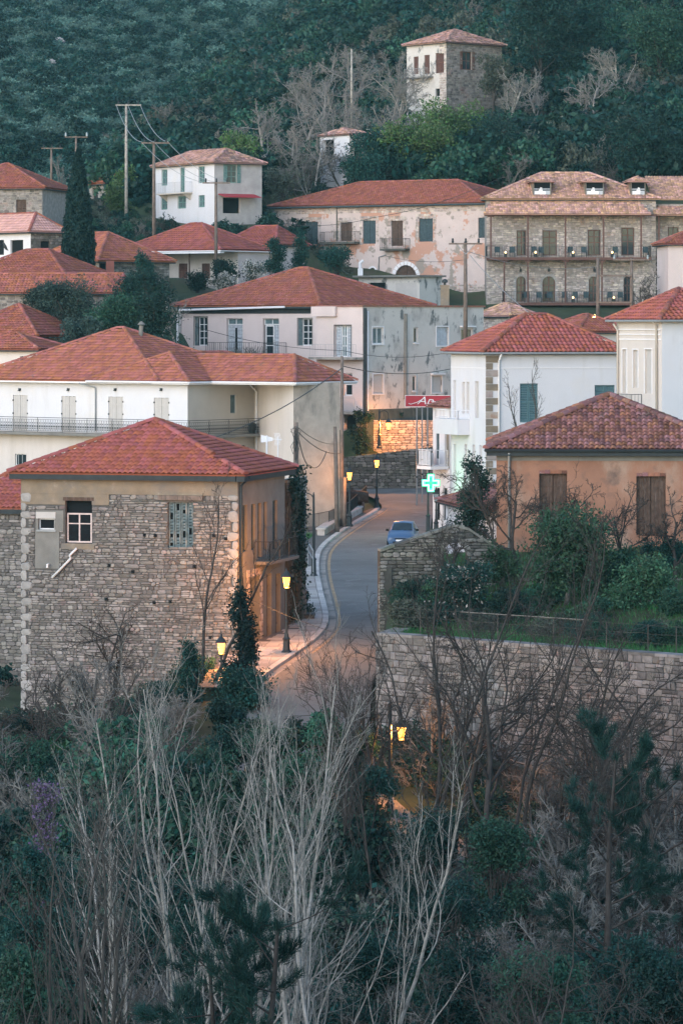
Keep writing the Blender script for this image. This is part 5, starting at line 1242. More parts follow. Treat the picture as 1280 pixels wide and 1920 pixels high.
t.part('casing', plus(.26,.66,Y,Y+.22), m_shut_dk); t.part('green_tube', plus(.235,.635,Y-.02,Y-.004), m_green_led); t.part('white_tube', plus(.185,.58,Y-.030,Y-.022), m_white_led); t.part('inner_tube', plus(.13,.525,Y-.040,Y-.032), m_green_led); t.part('centre_panel', plus(.09,.40,Y-.048,Y-.042), m_green_dim)
t.part('centre_disc', MB().add([(cx+.11*math.cos(k*.785),Y-.056,zc+.11*math.sin(k*.785)) for k in range(8)]+[(cx+.11*math.cos(k*.785),Y-.050,zc+.11*math.sin(k*.785)) for k in range(8)], [tuple(range(8)),tuple(range(15,7,-1))]+[(i,(i+1)%8,8+(i+1)%8,8+i) for i in range(8)]), m_shut_dk)
light(t.o, (cx-p.x, -.6, zc-p.z), 40, (.1,1,.35), .3)
# red shop sign with script lettering
c = at(797,752,236); t = T('shop_sign', 'red sign board with white script lettering above the street', 'sign', (c.x,c.y,c.z))
hw, hh = 38*236/F, 11*236/F
t.part('board', MB().box(c.x-hw,c.y,c.z-hh,c.x+hw+.3,c.y+.12,c.z+hh), m_red)
t.part('border', MB().box(c.x-hw,c.y-.012,c.z+hh-.03,c.x+hw+.3,c.y-.002,c.z+hh).box(c.x-hw,c.y-.012,c.z-hh,c.x+hw+.3,c.y-.002,c.z-hh+.03).box(c.x-hw,c.y-.012,c.z-hh+.03,c.x-hw+.03,c.y-.002,c.z+hh-.03), m_signw)
cu = bpy.data.curves.new('lettering','FONT'); cu.body = 'Ap'; cu.size = .72; cu.shear = .35; cu.extrude = .004; cu.offset = -.004; cu.materials.append(m_signw)
tmp_ = bpy.data.objects.new('text_source', cu); COL.objects.link(tmp_); bpy.context.view_layer.update(); lm_ = bpy.data.meshes.new_from_object(tmp_.evaluated_get(bpy.context.evaluated_depsgraph_get())); bpy.data.objects.remove(tmp_)
lo_ = bpy.data.objects.new('lettering', lm_); COL.objects.link(lo_); lo_.parent = t.o; lo_.location = (-.55,-.03,-.2); lo_.rotation_euler = (math.pi/2,0,0); lo_.scale = (1.25,1,1)
t.part('flourish', MB().tube([c+Vector((-1.1,-.03,-.15)),c+Vector((-.95,-.03,-.2)),c+Vector((-.55,-.03,-.08)),c+Vector((-.2,-.03,.12))], .022, 5).tube([c+Vector((.35,-.03,.0)),c+Vector((.75,-.03,-.05)),c+Vector((1.2,-.03,.08))], .02, 5), m_signw)
t.part('bracket', MB().tube([c+Vector((hw+.3,.05,.2)),c+Vector((hw+1.2,.05,.2))], .03, 5).tube([c+Vector((hw+.3,.05,-.2)),c+Vector((hw+1.2,.05,-.2))], .03, 5), m_greymetal)
# mast poles behind it
for q,(px,y0,y1,lab) in enumerate(((781,700,930,'thin grey mast left of the red shop sign'),(791,755,925,'thin grey mast under the red shop sign'),(801,740,870,'thin grey mast by the shop balcony'))):
    p = at(px,y1,238); t = T('mast', lab, 'mast', p, 'thin masts by the shop'); top = at(px,y0,238)
    t.part('pole', MB().tube([p-Vector((0,0,.6)), top], .05, 6), m_greymetal); t.part('clamp', MB().lathe((p.x,p.y,p.z+1.2),[(.08,0),(.08,.1)],8), m_dark)
# white notice board
c = at(565,924,188); t = T('notice_board', 'small white notice board with rows of dark text near the tangled pole', 'sign', c)
t.part('board', MB().box(c.x-.26,c.y,c.z-.38,c.x+.26,c.y+.04,c.z+.38), m_signw)
lb = MB()
for k in range(7): zz = c.z+.28-.085*k; lb.box(c.x-.2,c.y-.006,zz-.012,c.x+.2-rnd.uniform(0,.15),c.y-.002,zz+.012)
t.part('text_lines', lb, m_greymetal); t.part('post', MB().tube([c+Vector((.2,.08,.9)),c+Vector((.2,.08,-3.5))], .04, 6), m_greymetal)
# gooseneck light near it
# ---- car
def car(loc, rz):
    t = T('parked_car', 'small blue hatchback car on the road facing the viewer', 'car', loc)
    def S(y, rows): return [(y, hw_, z) for hw_, z in rows]
    st = [  # front at y=0, rear y=3.7 ; rows: sill, bumper side, shoulder, hood/roof edge, centre
     (0.00,[(.55,.30),(.62,.42),(.60,.58),(.45,.64),(0,.66)]),(.10,[(.66,.22),(.76,.40),(.74,.62),(.55,.72),(0,.74)]),(.55,[(.70,.20),(.82,.45),(.79,.74),(.60,.84),(0,.87)]),
     (1.05,[(.72,.20),(.83,.45),(.80,.86),(.66,.95),(0,.98)]),(1.75,[(.72,.20),(.83,.48),(.80,.92),(.56,1.38),(0,1.43)]),(2.3,[(.72,.20),(.83,.48),(.80,.94),(.56,1.44),(0,1.49)]),
     (3.0,[(.72,.20),(.83,.48),(.80,.95),(.55,1.42),(0,1.46)]),(3.45,[(.72,.22),(.81,.48),(.77,.95),(.52,1.32),(0,1.36)]),(3.65,[(.66,.28),(.76,.48),(.72,.92),(.62,1.0),(0,1.02)]),(3.7,[(.6,.34),(.7,.48),(.66,.7),(.5,.75),(0,.76)])]
    v = []; f = []; n = 9
    for y, rows in st:
        for hw_, z in rows: v.append((-hw_, y, z))
        for hw_, z in rows[-2::-1]: v.append((hw_, y, z))
    for i in range(len(st)-1):
        for j in range(n-1): a = i*n+j; f.append((a,a+1,a+n+1,a+n))
    f += [tuple(range(n))[::-1], tuple((len(st)-1)*n+j for j in range(n))]
    for i in range(len(st)-1): f.append((i*n, (i+1)*n, (i+1)*n+n-1, i*n+n-1))
    R_ = Matrix.Rotation(rz, 3, 'Z'); Lc = Vector(loc)
    def X(pts): return [R_ @ Vector(p) + Lc for p in pts]
    b = t.part('body', MB().add(X(v), f), m_car, smooth=True)
    em = b.modifiers.new('edge','EDGE_SPLIT'); em.split_angle = math.radians(38)
    def lerp_row(y, k):
        ys = [s_[0] for s_ in st]; return np.interp(y, ys, [s_[1][k][0] for s_ in st]), np.interp(y, ys, [s_[1][k][1] for s_ in st])
    g = MB()   # windscreen
    pts = []
    for y in (1.10,1.42,1.70):
        h3, z3 = lerp_row(y,3); z4 = lerp_row(y,4)[1]
        pts += [(-h3*.93,y-.015,z3+.012),(-h3*.45,y-.02,(z3*.35+z4*.65)+.012),(0,y-.022,z4+.014),(h3*.45,y-.02,(z3*.35+z4*.65)+.012),(h3*.93,y-.015,z3+.012)]
    g.add(X(pts), [(r*5+c,r*5+c+1,r*5+c+6,r*5+c+5) for r in range(2) for c in range(4)]); t.part('windscreen', g, m_glass, smooth=True)
    for s_ in (-1,1):
        g = MB(); q = []
        for y in (1.55,2.35,3.2):
            h2, z2 = lerp_row(y,2); h3, z3 = lerp_row(y,3); q += [(s_*(h2*.93+h3*.07+.012),y,z2*.92+z3*.08),(s_*(h2*.12+h3*.88+.012),y,z2*.12+z3*.88)]
        g.add(X(q), [(0,1,3,2),(2,3,5,4)]); t.part('side_window', g, m_glass)
        t.part('headlight', MB().add(X([(s_*.40,.045,.52),(s_*.66,.07,.50),(s_*.74,.22,.66),(s_*.48,.10,.70),(s_*.42,.2,.5),(s_*.62,.25,.5),(s_*.66,.4,.62),(s_*.48,.35,.62)]), [(0,1,2,3),(4,7,6,5),(0,4,5,1),(1,5,6,2),(2,6,7,3),(3,7,4,0)]), m_head)
        t.part('wing_mirror', MB().hexa(X([(s_*.80,1.30,.93),(s_*.98,1.34,.93),(s_*.98,1.42,.93),(s_*.80,1.42,.93),(s_*.80,1.30,1.06),(s_*.97,1.34,1.05),(s_*.97,1.42,1.05),(s_*.80,1.42,1.06)])), m_tyre)
        for y in (.68,3.0):
            c0 = Vector((s_*.74,y,.28)); m_ = MB(); k = 16; vv = []
            for (dx, rr) in ((-.09,.22),(-.09,.28),(.09,.28),(.09,.2)): vv += [(c0.x+s_*dx,c0.y+rr*math.cos(2*math.pi*i/k),c0.z+rr*math.sin(2*math.pi*i/k)) for i in range(k)]
            fs = [(r*k+i,r*k+(i+1)%k,(r+1)*k+(i+1)%k,(r+1)*k+i) for r in range(3) for i in range(k)]
            wh = t.part('wheel', MB().add(X(vv), fs), m_tyre); 
            vv = [(c0.x+s_*.07,c0.y+.2*math.cos(2*math.pi*i/k),c0.z+.2*math.sin(2*math.pi*i/k)) for i in range(k)]
            t.part('rim', MB().add(X(vv), [tuple(range(k))]), m_greymetal, wh)
    t.part('grille', MB().hexa(X([(-.30,-.012,.50),(.30,-.012,.50),(.30,.1,.50),(-.30,.1,.50),(-.34,-.002,.58),(.34,-.002,.58),(.34,.1,.58),(-.34,.1,.58)])), m_tyre)
    t.part('lower_intake', MB().hexa(X([(-.42,.0,.30),(.42,.0,.30),(.42,.1,.30),(-.42,.1,.30),(-.46,-.006,.39),(.46,-.006,.39),(.46,.1,.39),(-.46,.1,.39)])), m_tyre)
    t.part('number_plate', MB().hexa(X([(-.26,-.03,.41),(.26,-.03,.41),(.26,.02,.41),(-.26,.02,.41),(-.26,-.03,.50),(.26,-.03,.50),(.26,.02,.50),(-.26,.02,.50)])), m_signw)
    for s_ in (-.3,.12): t.part('wiper', MB().tube(X([(s_,1.08,1.0),(s_+.42,1.14,1.045)]), .012, 4), m_black)
p = grd(750,1029,213); car((p.x,p.y,rz(p.y)+.06), math.radians(-6))
# ---- utility poles and wires
def pole(label, px, yt, yb, D, r=.12, arm=None, mat=None, ins=3, ext=.6, brace=False, lean=0):
    a, b = at(px,yb,D), at(px+lean,yt,D); t = T('utility_pole', label, 'utility pole', a, 'wooden utility poles')
    t.part('shaft', MB().tube([a-Vector((0,0,ext)), a.lerp(b,.5), b], [r*1.15,r,r*.8], 8), mat or m_wood, smooth=True)
    if arm:
        x0,x1,y = arm; p, q = at(x0,y,D-.15), at(x1,y,D-.15); o = t.part('crossarm', MB().tube([p,q], r*.6, 4), mat or m_wood)
        for i in range(ins):
            c = p.lerp(q, (i+.3)/(ins-.4) if ins > 1 else .5) if ins != 2 else p.lerp(q, (.04,.96)[i])
            t.part('insulator', MB().lathe(c+Vector((0,0,.05)), [(.05,0),(.09,.06),(.09,.14),(.06,.22),(.09,.26),(.04,.34)], 8), m_black if ins == 3 else m_lamp_off, o)
        if brace:
            m_ = (p+q)/2
            for e in (p,q): t.part('brace', MB().tube([m_.lerp(e,.55), m_-Vector((0,0,.75))], .035, 4), m_greymetal)
    return t
pole('tall dark pole at the corner of the cream house wall', 641,668,988,229,.11)
pole('shorter brown wooden pole leaning on the stained grey wall', 632,800,990,224,.13, lean=-4)
pole('stub wooden post next to the terrace lamp', 646,895,988,228,.12)
t = pole('pole with a tangle of cables beyond the stone house', 555,792,1010,192,.14)
tb = MB()
for k in range(14): q = at(555+rnd.uniform(-5,5),798+rnd.uniform(0,30),191.8); tb.tube([q,q+Vector((rnd.uniform(-.3,.3),-.1,rnd.uniform(-.5,.1))),q+Vector((rnd.uniform(-.2,.2),0,rnd.uniform(-1.2,-.3)))], .02, 4)
t.part('cable_bundle', tb, m_black)
pole('grey pole with crossarm before the small white house', 405,341,500,300,.13,(380,432,343), ins=3)
pole('tall pale pole with crossarm against the far hillside', 237,195,415,335,.14,(217,265,197), mat=m_bark_pale, brace=False)
pole('pole with crossarm at the corner of small white house', 289,266,452,316,.15,(265,318,268))
pole('pole with crossarm rising behind the cypress tip', 143,255,400,305,.1,(122,165,257), ins=2)
pole('thin distant pole left of the cypress', 97,277,350,365,.12,(78,118,278))
pole('pole with braced crossarm before the salmon house', 872,453,640,258,.14,(841,904,457), brace=True)
pole('left post of the twin pole frame before guesthouse', 1120,483,612,300,.15)
t = pole('right post of the twin pole frame before guesthouse', 1183,484,600,300,.15,(1148,1216,487), ins=2)
for y in (517,567): a, b = at(1120,y,299.8), at(1183,y,299.8); t.part('tie_beam', MB().tube([a,b], .09, 4), m_wood)
pole('pale broken trunk like pole on the wooded hill', 659,92,225,372,.12, mat=m_bark_pale)
WN = [0]
def wire(label, pts, sag=.3, r=.016, mat=None):
    P_ = []; pts = [Vector(p) for p in pts]
    for a, b in zip(pts[:-1], pts[1:]):
        for i in range(12): f = i/12; P_.append(a.lerp(b,f)-Vector((0,0,4*sag*f*(1-f))))
    P_.append(pts[-1]); o = mk('overhead_cable', MB().tube(P_, r, 4, cap=False), mat or m_black, loc=pts[0]); o.location = pts[0]; tag(o, label, 'cable', 'overhead cables')
wire('cable sweeping from stone house corner past the retaining wall', [at(446,1112,161.5), at(640,1190,150), at(905,1222,140), at(1100,1196,133), at(1330,1140,128)], .12, .012, m_dark)
wire('thick cable rising from red roof to the tall dark pole', [at(378,828,200), at(641,690,229)], .5, .03)
wire('cable across the pale pink house front', [at(366,612,266), at(641,657,255), at(840,661,250)], .4, .025)
wire('lower cable across the mouldy grey wall', [at(641,686,229), at(843,692,235)], .4, .03)
wire('cable over the peeling salmon house front', [at(515,416,325), at(700,408,318), at(945,330,322)], .5, .025)
wire('cable at mid height of the salmon house', [at(724,480,318), at(872,487,258)], .3, .02)
for k,(a,b) in enumerate((((218,196,335),(266,266,316)),((240,196,335),(290,266,316)),((263,196,335),(316,266,316)))):
    wire(('left','middle','right')[k]+' cable strung between the two hillside poles', [at(*a),at(*b)], .8, .03, m_greymetal)
for k,(a,b) in enumerate((((266,267,316),(381,342,300)),((290,267,316),(405,342,300)),((316,267,316),(430,342,300)))):
    wire(('left','middle','right')[k]+' cable crossing in front of the small white house', [at(*a),at(*b)], .6, .022, m_greymetal)
wire('slack cable looping down beside tangled pole', [at(557,805,192), at(580,872,205), at(612,846,222)], .5, .03)
wire('upper cable from tangled pole to the tall dark pole', [at(557,808,192), at(640,850,228)], .4, .025)
wire('second cable from tangled pole to the brown pole', [at(557,800,192), at(632,832,224)], .3, .02)
wire('long cable from salmon house pole over the hut to twin poles', [at(872,470,258), at(1118,500,299)], .6, .02, m_greymetal)
wire('cable dropping from salmon house pole to the white roof', [at(880,478,258), at(1010,600,240)], .3, .02, m_greymetal)
# ---- terrace railing, seat blocks
t = T('iron_fence', 'black iron fence on the terrace behind the street lamps', 'fence', (0.5,236,2.3))
railing(t, [(-2.6,222,1.9),(-.8,226.5,2.0),(.4,233,2.2),(1.7,246,2.7)], 1.05, m_black, step=.16, r=.014)
t = T('iron_fence', 'rusty iron fence before the stained grey house wall', 'fence', (-2.5,205,1.3)); railing(t, [(-4.6,205,1.4),(-2.4,212,1.5)], 1.1, m_wood_d, step=.2)
for k,(s0,s1) in enumerate(((221.5,227),(227.3,233),(233.3,239.5))):
    t = T('stone_bench', ('nearest','middle','farthest')[k]+' low stone seat block along the pavement by the lamps', 'bench', kpt((s0+s1)/2,.95,.15), 'low stone seats')
    t.part('plinth', MB().hexa([kpt(s0,.75,.1),kpt(s1,.75,.1),kpt(s1,1.2,.1),kpt(s0,1.2,.1),kpt(s0,.75,.48),kpt(s1,.75,.48),kpt(s1,1.2,.48),kpt(s0,1.2,.48)]), m_stone_w)
    t.part('seat_slab', MB().hexa([kpt(s0-.05,.68,.482),kpt(s1+.05,.68,.482),kpt(s1+.05,1.28,.482),kpt(s0-.05,1.28,.482),kpt(s0-.05,.68,.58),kpt(s1+.05,.68,.58),kpt(s1+.05,1.28,.58),kpt(s0-.05,1.28,.58)]), m_kerb)
# barrel planter in orange lamplight
p = grd(668,948,240); t = T('wooden_cart', 'dark wooden barrel cart behind the terrace fence', 'cart', p)
t.part('barrel', MB().tube([p+Vector((-.8,0,.55)),p+Vector((-.4,0,.55)),p+Vector((.4,0,.55)),p+Vector((.8,0,.55))], [.36,.45,.45,.36], 12), m_wood_d, smooth=True)
for s_ in (-.45,.45): t.part('cradle', MB().box(p.x+s_-.08,p.y-.4,p.z-.3,p.x+s_+.08,p.y+.4,p.z+.25), m_wood)
# handrail by the lower pavement steps
t = T('handrail', 'grey tube handrail along the pavement below the crook lamp', 'railing', (-2.3,192,1))
a, b = grd(568,1030,199), grd(587,1065,190); t.part('rail', MB().tube([a+Vector((0,0,.9)),b+Vector((0,0,.9))], .035, 6).tube([a+Vector((0,0,.45)),b+Vector((0,0,.45))], .025, 6), m_greymetal)
for f in (0,.5,1): q = a.lerp(b,f); t.part('post', MB().tube([q-Vector((0,0,.4)),q+Vector((0,0,.9))], .035, 6), m_greymetal)
# bin on the corner
p = grd(560,1172,174); t = T('planter_box', 'dark hedge box on the pavement beside the ruined house', 'planter', p); t.part('box', MB().box(p.x-.9,p.y-.5,p.z-.3,p.x+.75,p.y+.5,p.z+.5), m_black); t.part('rim', MB().box(p.x-.95,p.y-.55,p.z+.5,p.x+.8,p.y+.55,p.z+.56), m_dark)
# ---- garden fence
t = T('wire_fence', 'thin wire garden fence with metal posts on top of the retaining wall', 'fence', RW.P(LW/2, ZRW, -1.5)); zf = ZRW-.1
fl = lambda u, z: RW.P(u, z, -.9)
for px in (760,808,905,1010,1109,1187,1240): u = RW.u(px); t.part('post', MB().tube([fl(u,zf-.3),fl(u,zf+1.15)], .02, 6), m_bark_br)
for k,z in enumerate((.12,.45,.8,1.12)): t.part('strand', MB().tube([fl(RW.u(712)+(LW*.95)*i/24, zf+z+.02*math.sin(i*2.3+k)) for i in range(25)], .007, 4), m_bark_br)
mesh = MB(); n = 90
for i in range(n):
    u = RW.u(830)+(RW.u(1080)-RW.u(830))*i/n; mesh.tube([fl(u,zf+.1),fl(u+.02,zf+1.1)], .004, 3, cap=False)
t.part('mesh_panel', mesh, m_dark)
t.part('top_rail', MB().tube([fl(RW.u(835),zf+1.14),fl(RW.u(1075),zf+1.16)], .018, 5), m_bark_gr)
# ---- tv aerial
p = at(500,868,178); t = T('tv_aerial', 'white television aerial with panel behind the red roof edge', 'aerial', p)
t.part('mast', MB().tube([p-Vector((0,0,1.5)),p+Vector((0,0,1.35))], .04, 6).tube([p+Vector((.55,0,-1.5)),p+Vector((.55,0,1.3))], .025, 5), m_whitemetal)
t.part('boom', MB().tube([p+Vector((-.25,0,1.2)),p+Vector((.75,0,1.15))], .02, 4), m_whitemetal)
for k in range(5): q = p+Vector((.45+.06*k,0,1.16)); t.part('element', MB().tube([q+Vector((-.08,.0,.32)),q,q+Vector((-.08,0,-.3))], .012, 4), m_whitemetal)
t.part('reflector', MB().hexa([p+Vector((-.28,0,1.0)),p+Vector((.3,0,1.08)),p+Vector((.3,.03,1.08)),p+Vector((-.28,.03,1.0)),p+Vector((-.28,0,1.38)),p+Vector((.3,0,1.24)),p+Vector((.3,.03,1.24)),p+Vector((-.28,.03,1.38))]), m_whitemetal)
# ---- crow on the roof ridge
p = at(10,470,272); t = T('crow', 'black crow perched on the ridge of the left edge roof', 'bird', p)
t.part('body', MB().tube([p+Vector((.24,0,.02)),p+Vector((.1,0,.14)),p+Vector((0,0,.3)),p+Vector((-.05,0,.46)),p+Vector((-.10,0,.56)),p+Vector((-.2,0,.56))], [.02,.09,.13,.08,.07,.01], 8), m_black, smooth=True)
# ---- guesthouse terrace furniture
def chair(label, p, s=1.0):
    t = T('terrace_chair', label, 'chair', p, 'dark chairs on guesthouse balconies'); x,y,z = p
    t.part('seat', MB().box(x-.24,y-.24,z+.42,x+.24,y+.24,z+.47), m_shut_dk); t.part('backrest', MB().box(x-.24,y+s*.2,z+.47,x+.24,y+s*.2+.04,z+.95), m_shut_dk)
    for sx in (-.21,.21):
        for sy in (-.2,.2): t.part('leg', MB().box(x+sx-.02,y+sy-.02,z,x+sx+.02,y+sy+.02,z+.42), m_black)
    for sx in (-.24,.24): t.part('armrest', MB().box(x+sx-.02,y-.22,z+.62,x+sx+.02,y+.22,z+.66), m_black)
ordn = ('first','second','third','fourth','fifth','sixth','seventh','eighth','ninth','tenth')
for k,px in enumerate((930,958,998,1012,1066,1092,1150,1207)): q = HO.R.P(HO.R.u(px), zu+.001, .95); chair(ordn[k]+' dark chair from the left on upper guesthouse balcony', q, 1 if k%2 else -1)
for k,px in enumerate((985,1008,1028,1056,1075,1096,1140,1160)): q = HO.R.P(HO.R.u(px), zl+.001, .95); chair(ordn[k]+' dark chair from the left on lower guesthouse balcony', q, 1 if k%2 else -1)
for k,(px,z) in enumerate(((945,zu),(1001,zu),(1071,zu),(1144,zu),(1071,zl),(1147,zl))):
    q = HO.R.P(HO.R.u(px), z, 1.25); lab = ordn[k%4 if k<4 else k-4]+' glowing table lantern on the '+('upper' if k<4 else 'lower')+' guesthouse balcony'
    t = T('table_lantern', lab, 'lantern', q, 'small lit lanterns on guesthouse balconies'); t.part('base', MB().lathe(q,[(.16,0),(.16,.3),(.05,.34)],8), m_black); t.part('bulb', MB().lathe(q,[(.04,.35),(.085,.40),(.085,.48),(.03,.54)],8), m_bulb)
p = at(1113,606,298); t = T('flood_lamp', 'bright bare bulb lamp at the foot of the twin poles', 'lamp', p); t.part('bracket', MB().tube([p-Vector((0,0,1.2)),p+Vector((0,0,.3))], .05, 6), m_black); t.part('bulb', MB().lathe(p+Vector((0,-.1,.3)),[(.06,0),(.2,.14),(.2,.3),(.06,.42)],8), m_bulb); light(t.o,(0,-.4,.5),150)
# ------------------------------------------------------------------ vegetation kit
def nrm(a): return a/np.maximum(np.linalg.norm(a, axis=-1, keepdims=True), 1e-9)
def walk(rg, S, d, ln, K, wob, up):
    P = [S]; B = len(S)
    for k in range(K-1):
        d = nrm(d + rg.normal(0,1,(B,3))*wob + np.array([0,0,up])); P.append(P[-1] + d*(ln/(K-1))[:,None])
    return np.stack(P,1)
def grow(rg, base, dirs, ln, r0, K0, wob0, up0, specs, taper=.35):
    """returns list of (P (B,K,3), R (B,K)) per level"""
    B = len(base); P = walk(rg, base, nrm(dirs), ln, K0, wob0, up0); R = r0[:,None]*np.linspace(1,taper,K0)[None]
    lv = [(P,R)]; L = ln
    for s in specs:
        B, K, _ = P.shape; n = s['n']; f = s['f0'] + (s.get('f1',1.0)-s['f0'])*(np.arange(n)[None]+rg.uniform(0,1,(B,n)))/n
        x = f*(K-1); i = np.minimum(x.astype(int), K-2); w_ = (x-i)[...,None]; b = np.arange(B)[:,None]
        S = P[b,i]*(1-w_)+P[b,i+1]*w_; tg = nrm(P[b,i+1]-P[b,i]); Rr = R[b,i]*(1-w_[...,0])+R[b,i+1]*w_[...,0]
        rv = nrm(np.cross(tg, rg.normal(0,1,(B,n,3)))); an = np.radians(rg.normal(s['ang'], s.get('ds',10), (B,n)))[...,None]
        d = nrm(tg*np.cos(an)+rv*np.sin(an)); l = (L[:,None]*s['len']*(1-.45*(f-s['f0'])/max(1e-6,1-s['f0']))*rg.uniform(.65,1.2,(B,n))).ravel()
        S = S.reshape(-1,3); d = d.reshape(-1,3); r = np.maximum((Rr*s.get('r',.55)).ravel(), s.get('rmin',.006)); P = walk(rg, S, d, l, s['K'], s.get('wob',.15), s.get('up',0)); R = r[:,None]*np.linspace(1,s.get('tp',.45),s['K'])[None]; L = l
        lv.append((P,R))
    return lv
def tubes(lv, sides):
    Vs = []; Fs = []; base = 0
    for (P,R), n in zip(lv, sides):
        B,K,_ = P.shape; d = nrm(P[:,-1]-P[:,0]); ref = np.where(np.abs(d[:,2:3])<.9, np.array([[0,0,1.]]), np.array([[1.,0,0]])); a = nrm(np.cross(d,ref)); c = np.cross(d,a)
        th = 2*np.pi*np.arange(n)/n; off = a[:,None,None]*np.cos(th)[None,None,:,None]+c[:,None,None]*np.sin(th)[None,None,:,None]
        V = P[:,:,None]+off*R[:,:,None,None]; idx = np.arange(B*K*n).reshape(B,K,n)+base; nx_ = np.roll(idx,-1,2)
        Fs.append(np.stack([idx[:,:-1],nx_[:,:-1],nx_[:,1:],idx[:,1:]],-1).reshape(-1,4)); Vs.append(V.reshape(-1,3)); base += B*K*n
    return np.concatenate(Vs), np.concatenate(Fs)
def leaves(rg, C, size, ar=.45, droop=0.0, outward=None):
    n = len(C); a = rg.normal(0,1,(n,3)); 
    if outward is not None: a = a*.7+outward
    a[:,2] += droop; a = nrm(a); b = nrm(np.cross(a, rg.normal(0,1,(n,3)))); s = (size*rg.uniform(.6,1.35,n))[:,None]
    V = np.stack([C-a*s*.5, C+b*s*ar*.5+a*s*.05, C+a*s*.5, C-b*s*ar*.5+a*s*.05],1).reshape(-1,3); return V, np.arange(n*4).reshape(-1,4)
def blob_pts(rg, blobs, n, clumps=60, spread=.16, shell=.35):
    """blobs: (x,y,z,rx,ry,rz). points in small clumps scattered through the outer part of each blob"""
    bl = np.array(blobs, float); vol = (bl[:,3]*bl[:,4]*bl[:,5])**.67; pr = vol/vol.sum(); k = max(8,int(clumps*len(bl)))
    bi = rg.choice(len(bl), k, p=pr); d = nrm(rg.normal(0,1,(k,3))); rad = 1-shell*rg.uniform(0,1,k)**1.2
    cc = bl[bi,:3]+d*bl[bi,3:6]*rad[:,None]*rg.uniform(.75,1.32,(k,1)); sc = bl[bi,3:6].mean(1)*spread*rg.uniform(.6,1.5,k)
    ci = rg.choice(k, n); P = cc[ci]+rg.normal(0,1,(n,3))*sc[ci][:,None]*np.array([1,1,.75]); return P, d[ci]
VN = [100]
def seedn(): VN[0] += 1; return np.random.RandomState(VN[0])

def tree_thing(name, label, loc, group=None, cat='tree'): return T(name, label, cat, loc, group)
def bare_tree(name, label, loc, h, mat, style='up', r=.14, stems=1, lean=(0,0), dens=1.0, group=None, spread=.35, seed=None, twig=.007):
    rg = np.random.RandomState(seed) if seed else seedn(); base = np.array([tuple(loc)]*stems, float); base[:,:2] += rg.normal(0,.12*stems**.5,(stems,2))*(stems>1)
    d = np.tile(np.array([lean[0],lean[1],1.0]),(stems,1)) + (rg.normal(0,spread,(stems,3))*np.array([1,.7,0]) if stems > 1 else 0)
    ln = h*rg.uniform(.8,1.0,stems) if stems > 1 else np.array([h*.85]); q = lambda x: max(1,int(round(x*dens)))
    if style == 'up':
        sp = [dict(n=q(11),f0=.28,ang=30,ds=10,len=.34,K=8,wob=.13,up=.17,r=.46), dict(n=q(6),f0=.15,ang=36,ds=13,len=.42,K=5,wob=.17,up=.15,r=.5,rmin=twig), dict(n=q(4),f0=.15,ang=38,ds=15,len=.48,K=4,wob=.2,up=.12,r=.55,rmin=twig*.75)]
        lv = grow(rg, base, d, ln, np.full(stems,r)*rg.uniform(.75,1.1,stems), 14, .085, .06, sp, .2)
    else:
        ln = ln*.62
        sp = [dict(n=q(6),f0=.35,ang=48,ds=14,len=.85,K=9,wob=.17,up=.06,r=.6), dict(n=q(6),f0=.2,ang=45,ds=16,len=.5,K=6,wob=.2,up=.04,r=.55), dict(n=q(6),f0=.15,ang=42,ds=18,len=.48,K=5,wob=.2,up=.03,r=.55,rmin=twig), dict(n=q(4),f0=.15,ang=40,ds=18,len=.5,K=3,wob=.2,up=0,r=.6,rmin=twig*.8)]
        lv = grow(rg, base, d, ln, np.full(stems,r)*rg.uniform(.8,1.1,stems), 8, .12, .04, sp, .55)
    t = tree_thing(name, label, loc, group)
    V,Fc = tubes(lv[:1],[7]); t.nppart('trunk', V, Fc, mat, smooth=True); V,Fc = tubes(lv[1:2],[5]); t.nppart('branches', V, Fc, mat); V,Fc = tubes(lv[2:],[4,3,3][:len(lv)-2]); t.nppart('twigs', V, Fc, m_bark_twig if mat is m_bark_pale else mat)
    return t, lv
def leafy(name, label, loc, blobs, n, size, mat, trunk=True, cat='tree', group=None, clumps=60, spread=.16, ar=.5, tr=.16, shell=.45, bark=None, extra=None, limbs=True):
    rg = seedn(); t = tree_thing(name, label, loc, group, cat); L = Vector(loc)
    bl = [(L.x+b[0],L.y+b[1],L.z+b[2],b[3],b[4],b[5]) for b in blobs]
    if trunk:
        mb = MB(); c = np.mean([(b[0],b[1],b[2]) for b in bl],0)
        mb.tube([L-Vector((0,0,.4)), L.lerp(Vector(c),.45)+Vector((rg.normal(0,.1),rg.normal(0,.1),0)), Vector(c)], [tr,tr*.75,tr*.4], 7)
        t.part('trunk', mb, bark or m_bark, smooth=True)
        if limbs:
            lb = MB()
            for b in bl:
                s_ = L.lerp(Vector(c), rg.uniform(.35,.8)); e = Vector(b[:3])+Vector((0,0,b[5]*.3)); m_ = s_.lerp(e,.5)+Vector(rg.normal(0,.12,3)); lb.tube([s_,m_,e],[tr*.5,tr*.32,tr*.12],5)
                for k in range(5):
                    d = Vector(nrm(rg.normal(0,1,3))); lb.tube([m_.lerp(e,rg.uniform(.2,1)), e+Vector((d.x*b[3],d.y*b[4],d.z*b[5]))*.8],[tr*.16,tr*.05],4)
            t.part('limbs', lb, bark or m_bark)
    P,d = blob_pts(rg, bl, n, clumps, spread, shell); V,Fc = leaves(rg, P, size, ar, .1, d*.5); t.nppart('crown' if cat == 'tree' else 'foliage', V, Fc, mat)
    if extra:
        m2, n2, s2 = extra; P,d = blob_pts(rg, bl, n2, clumps, spread*.8, .12); V,Fc = leaves(rg, P, s2, .7, .1, d); t.nppart('blossom', V, Fc, m2)
    return t
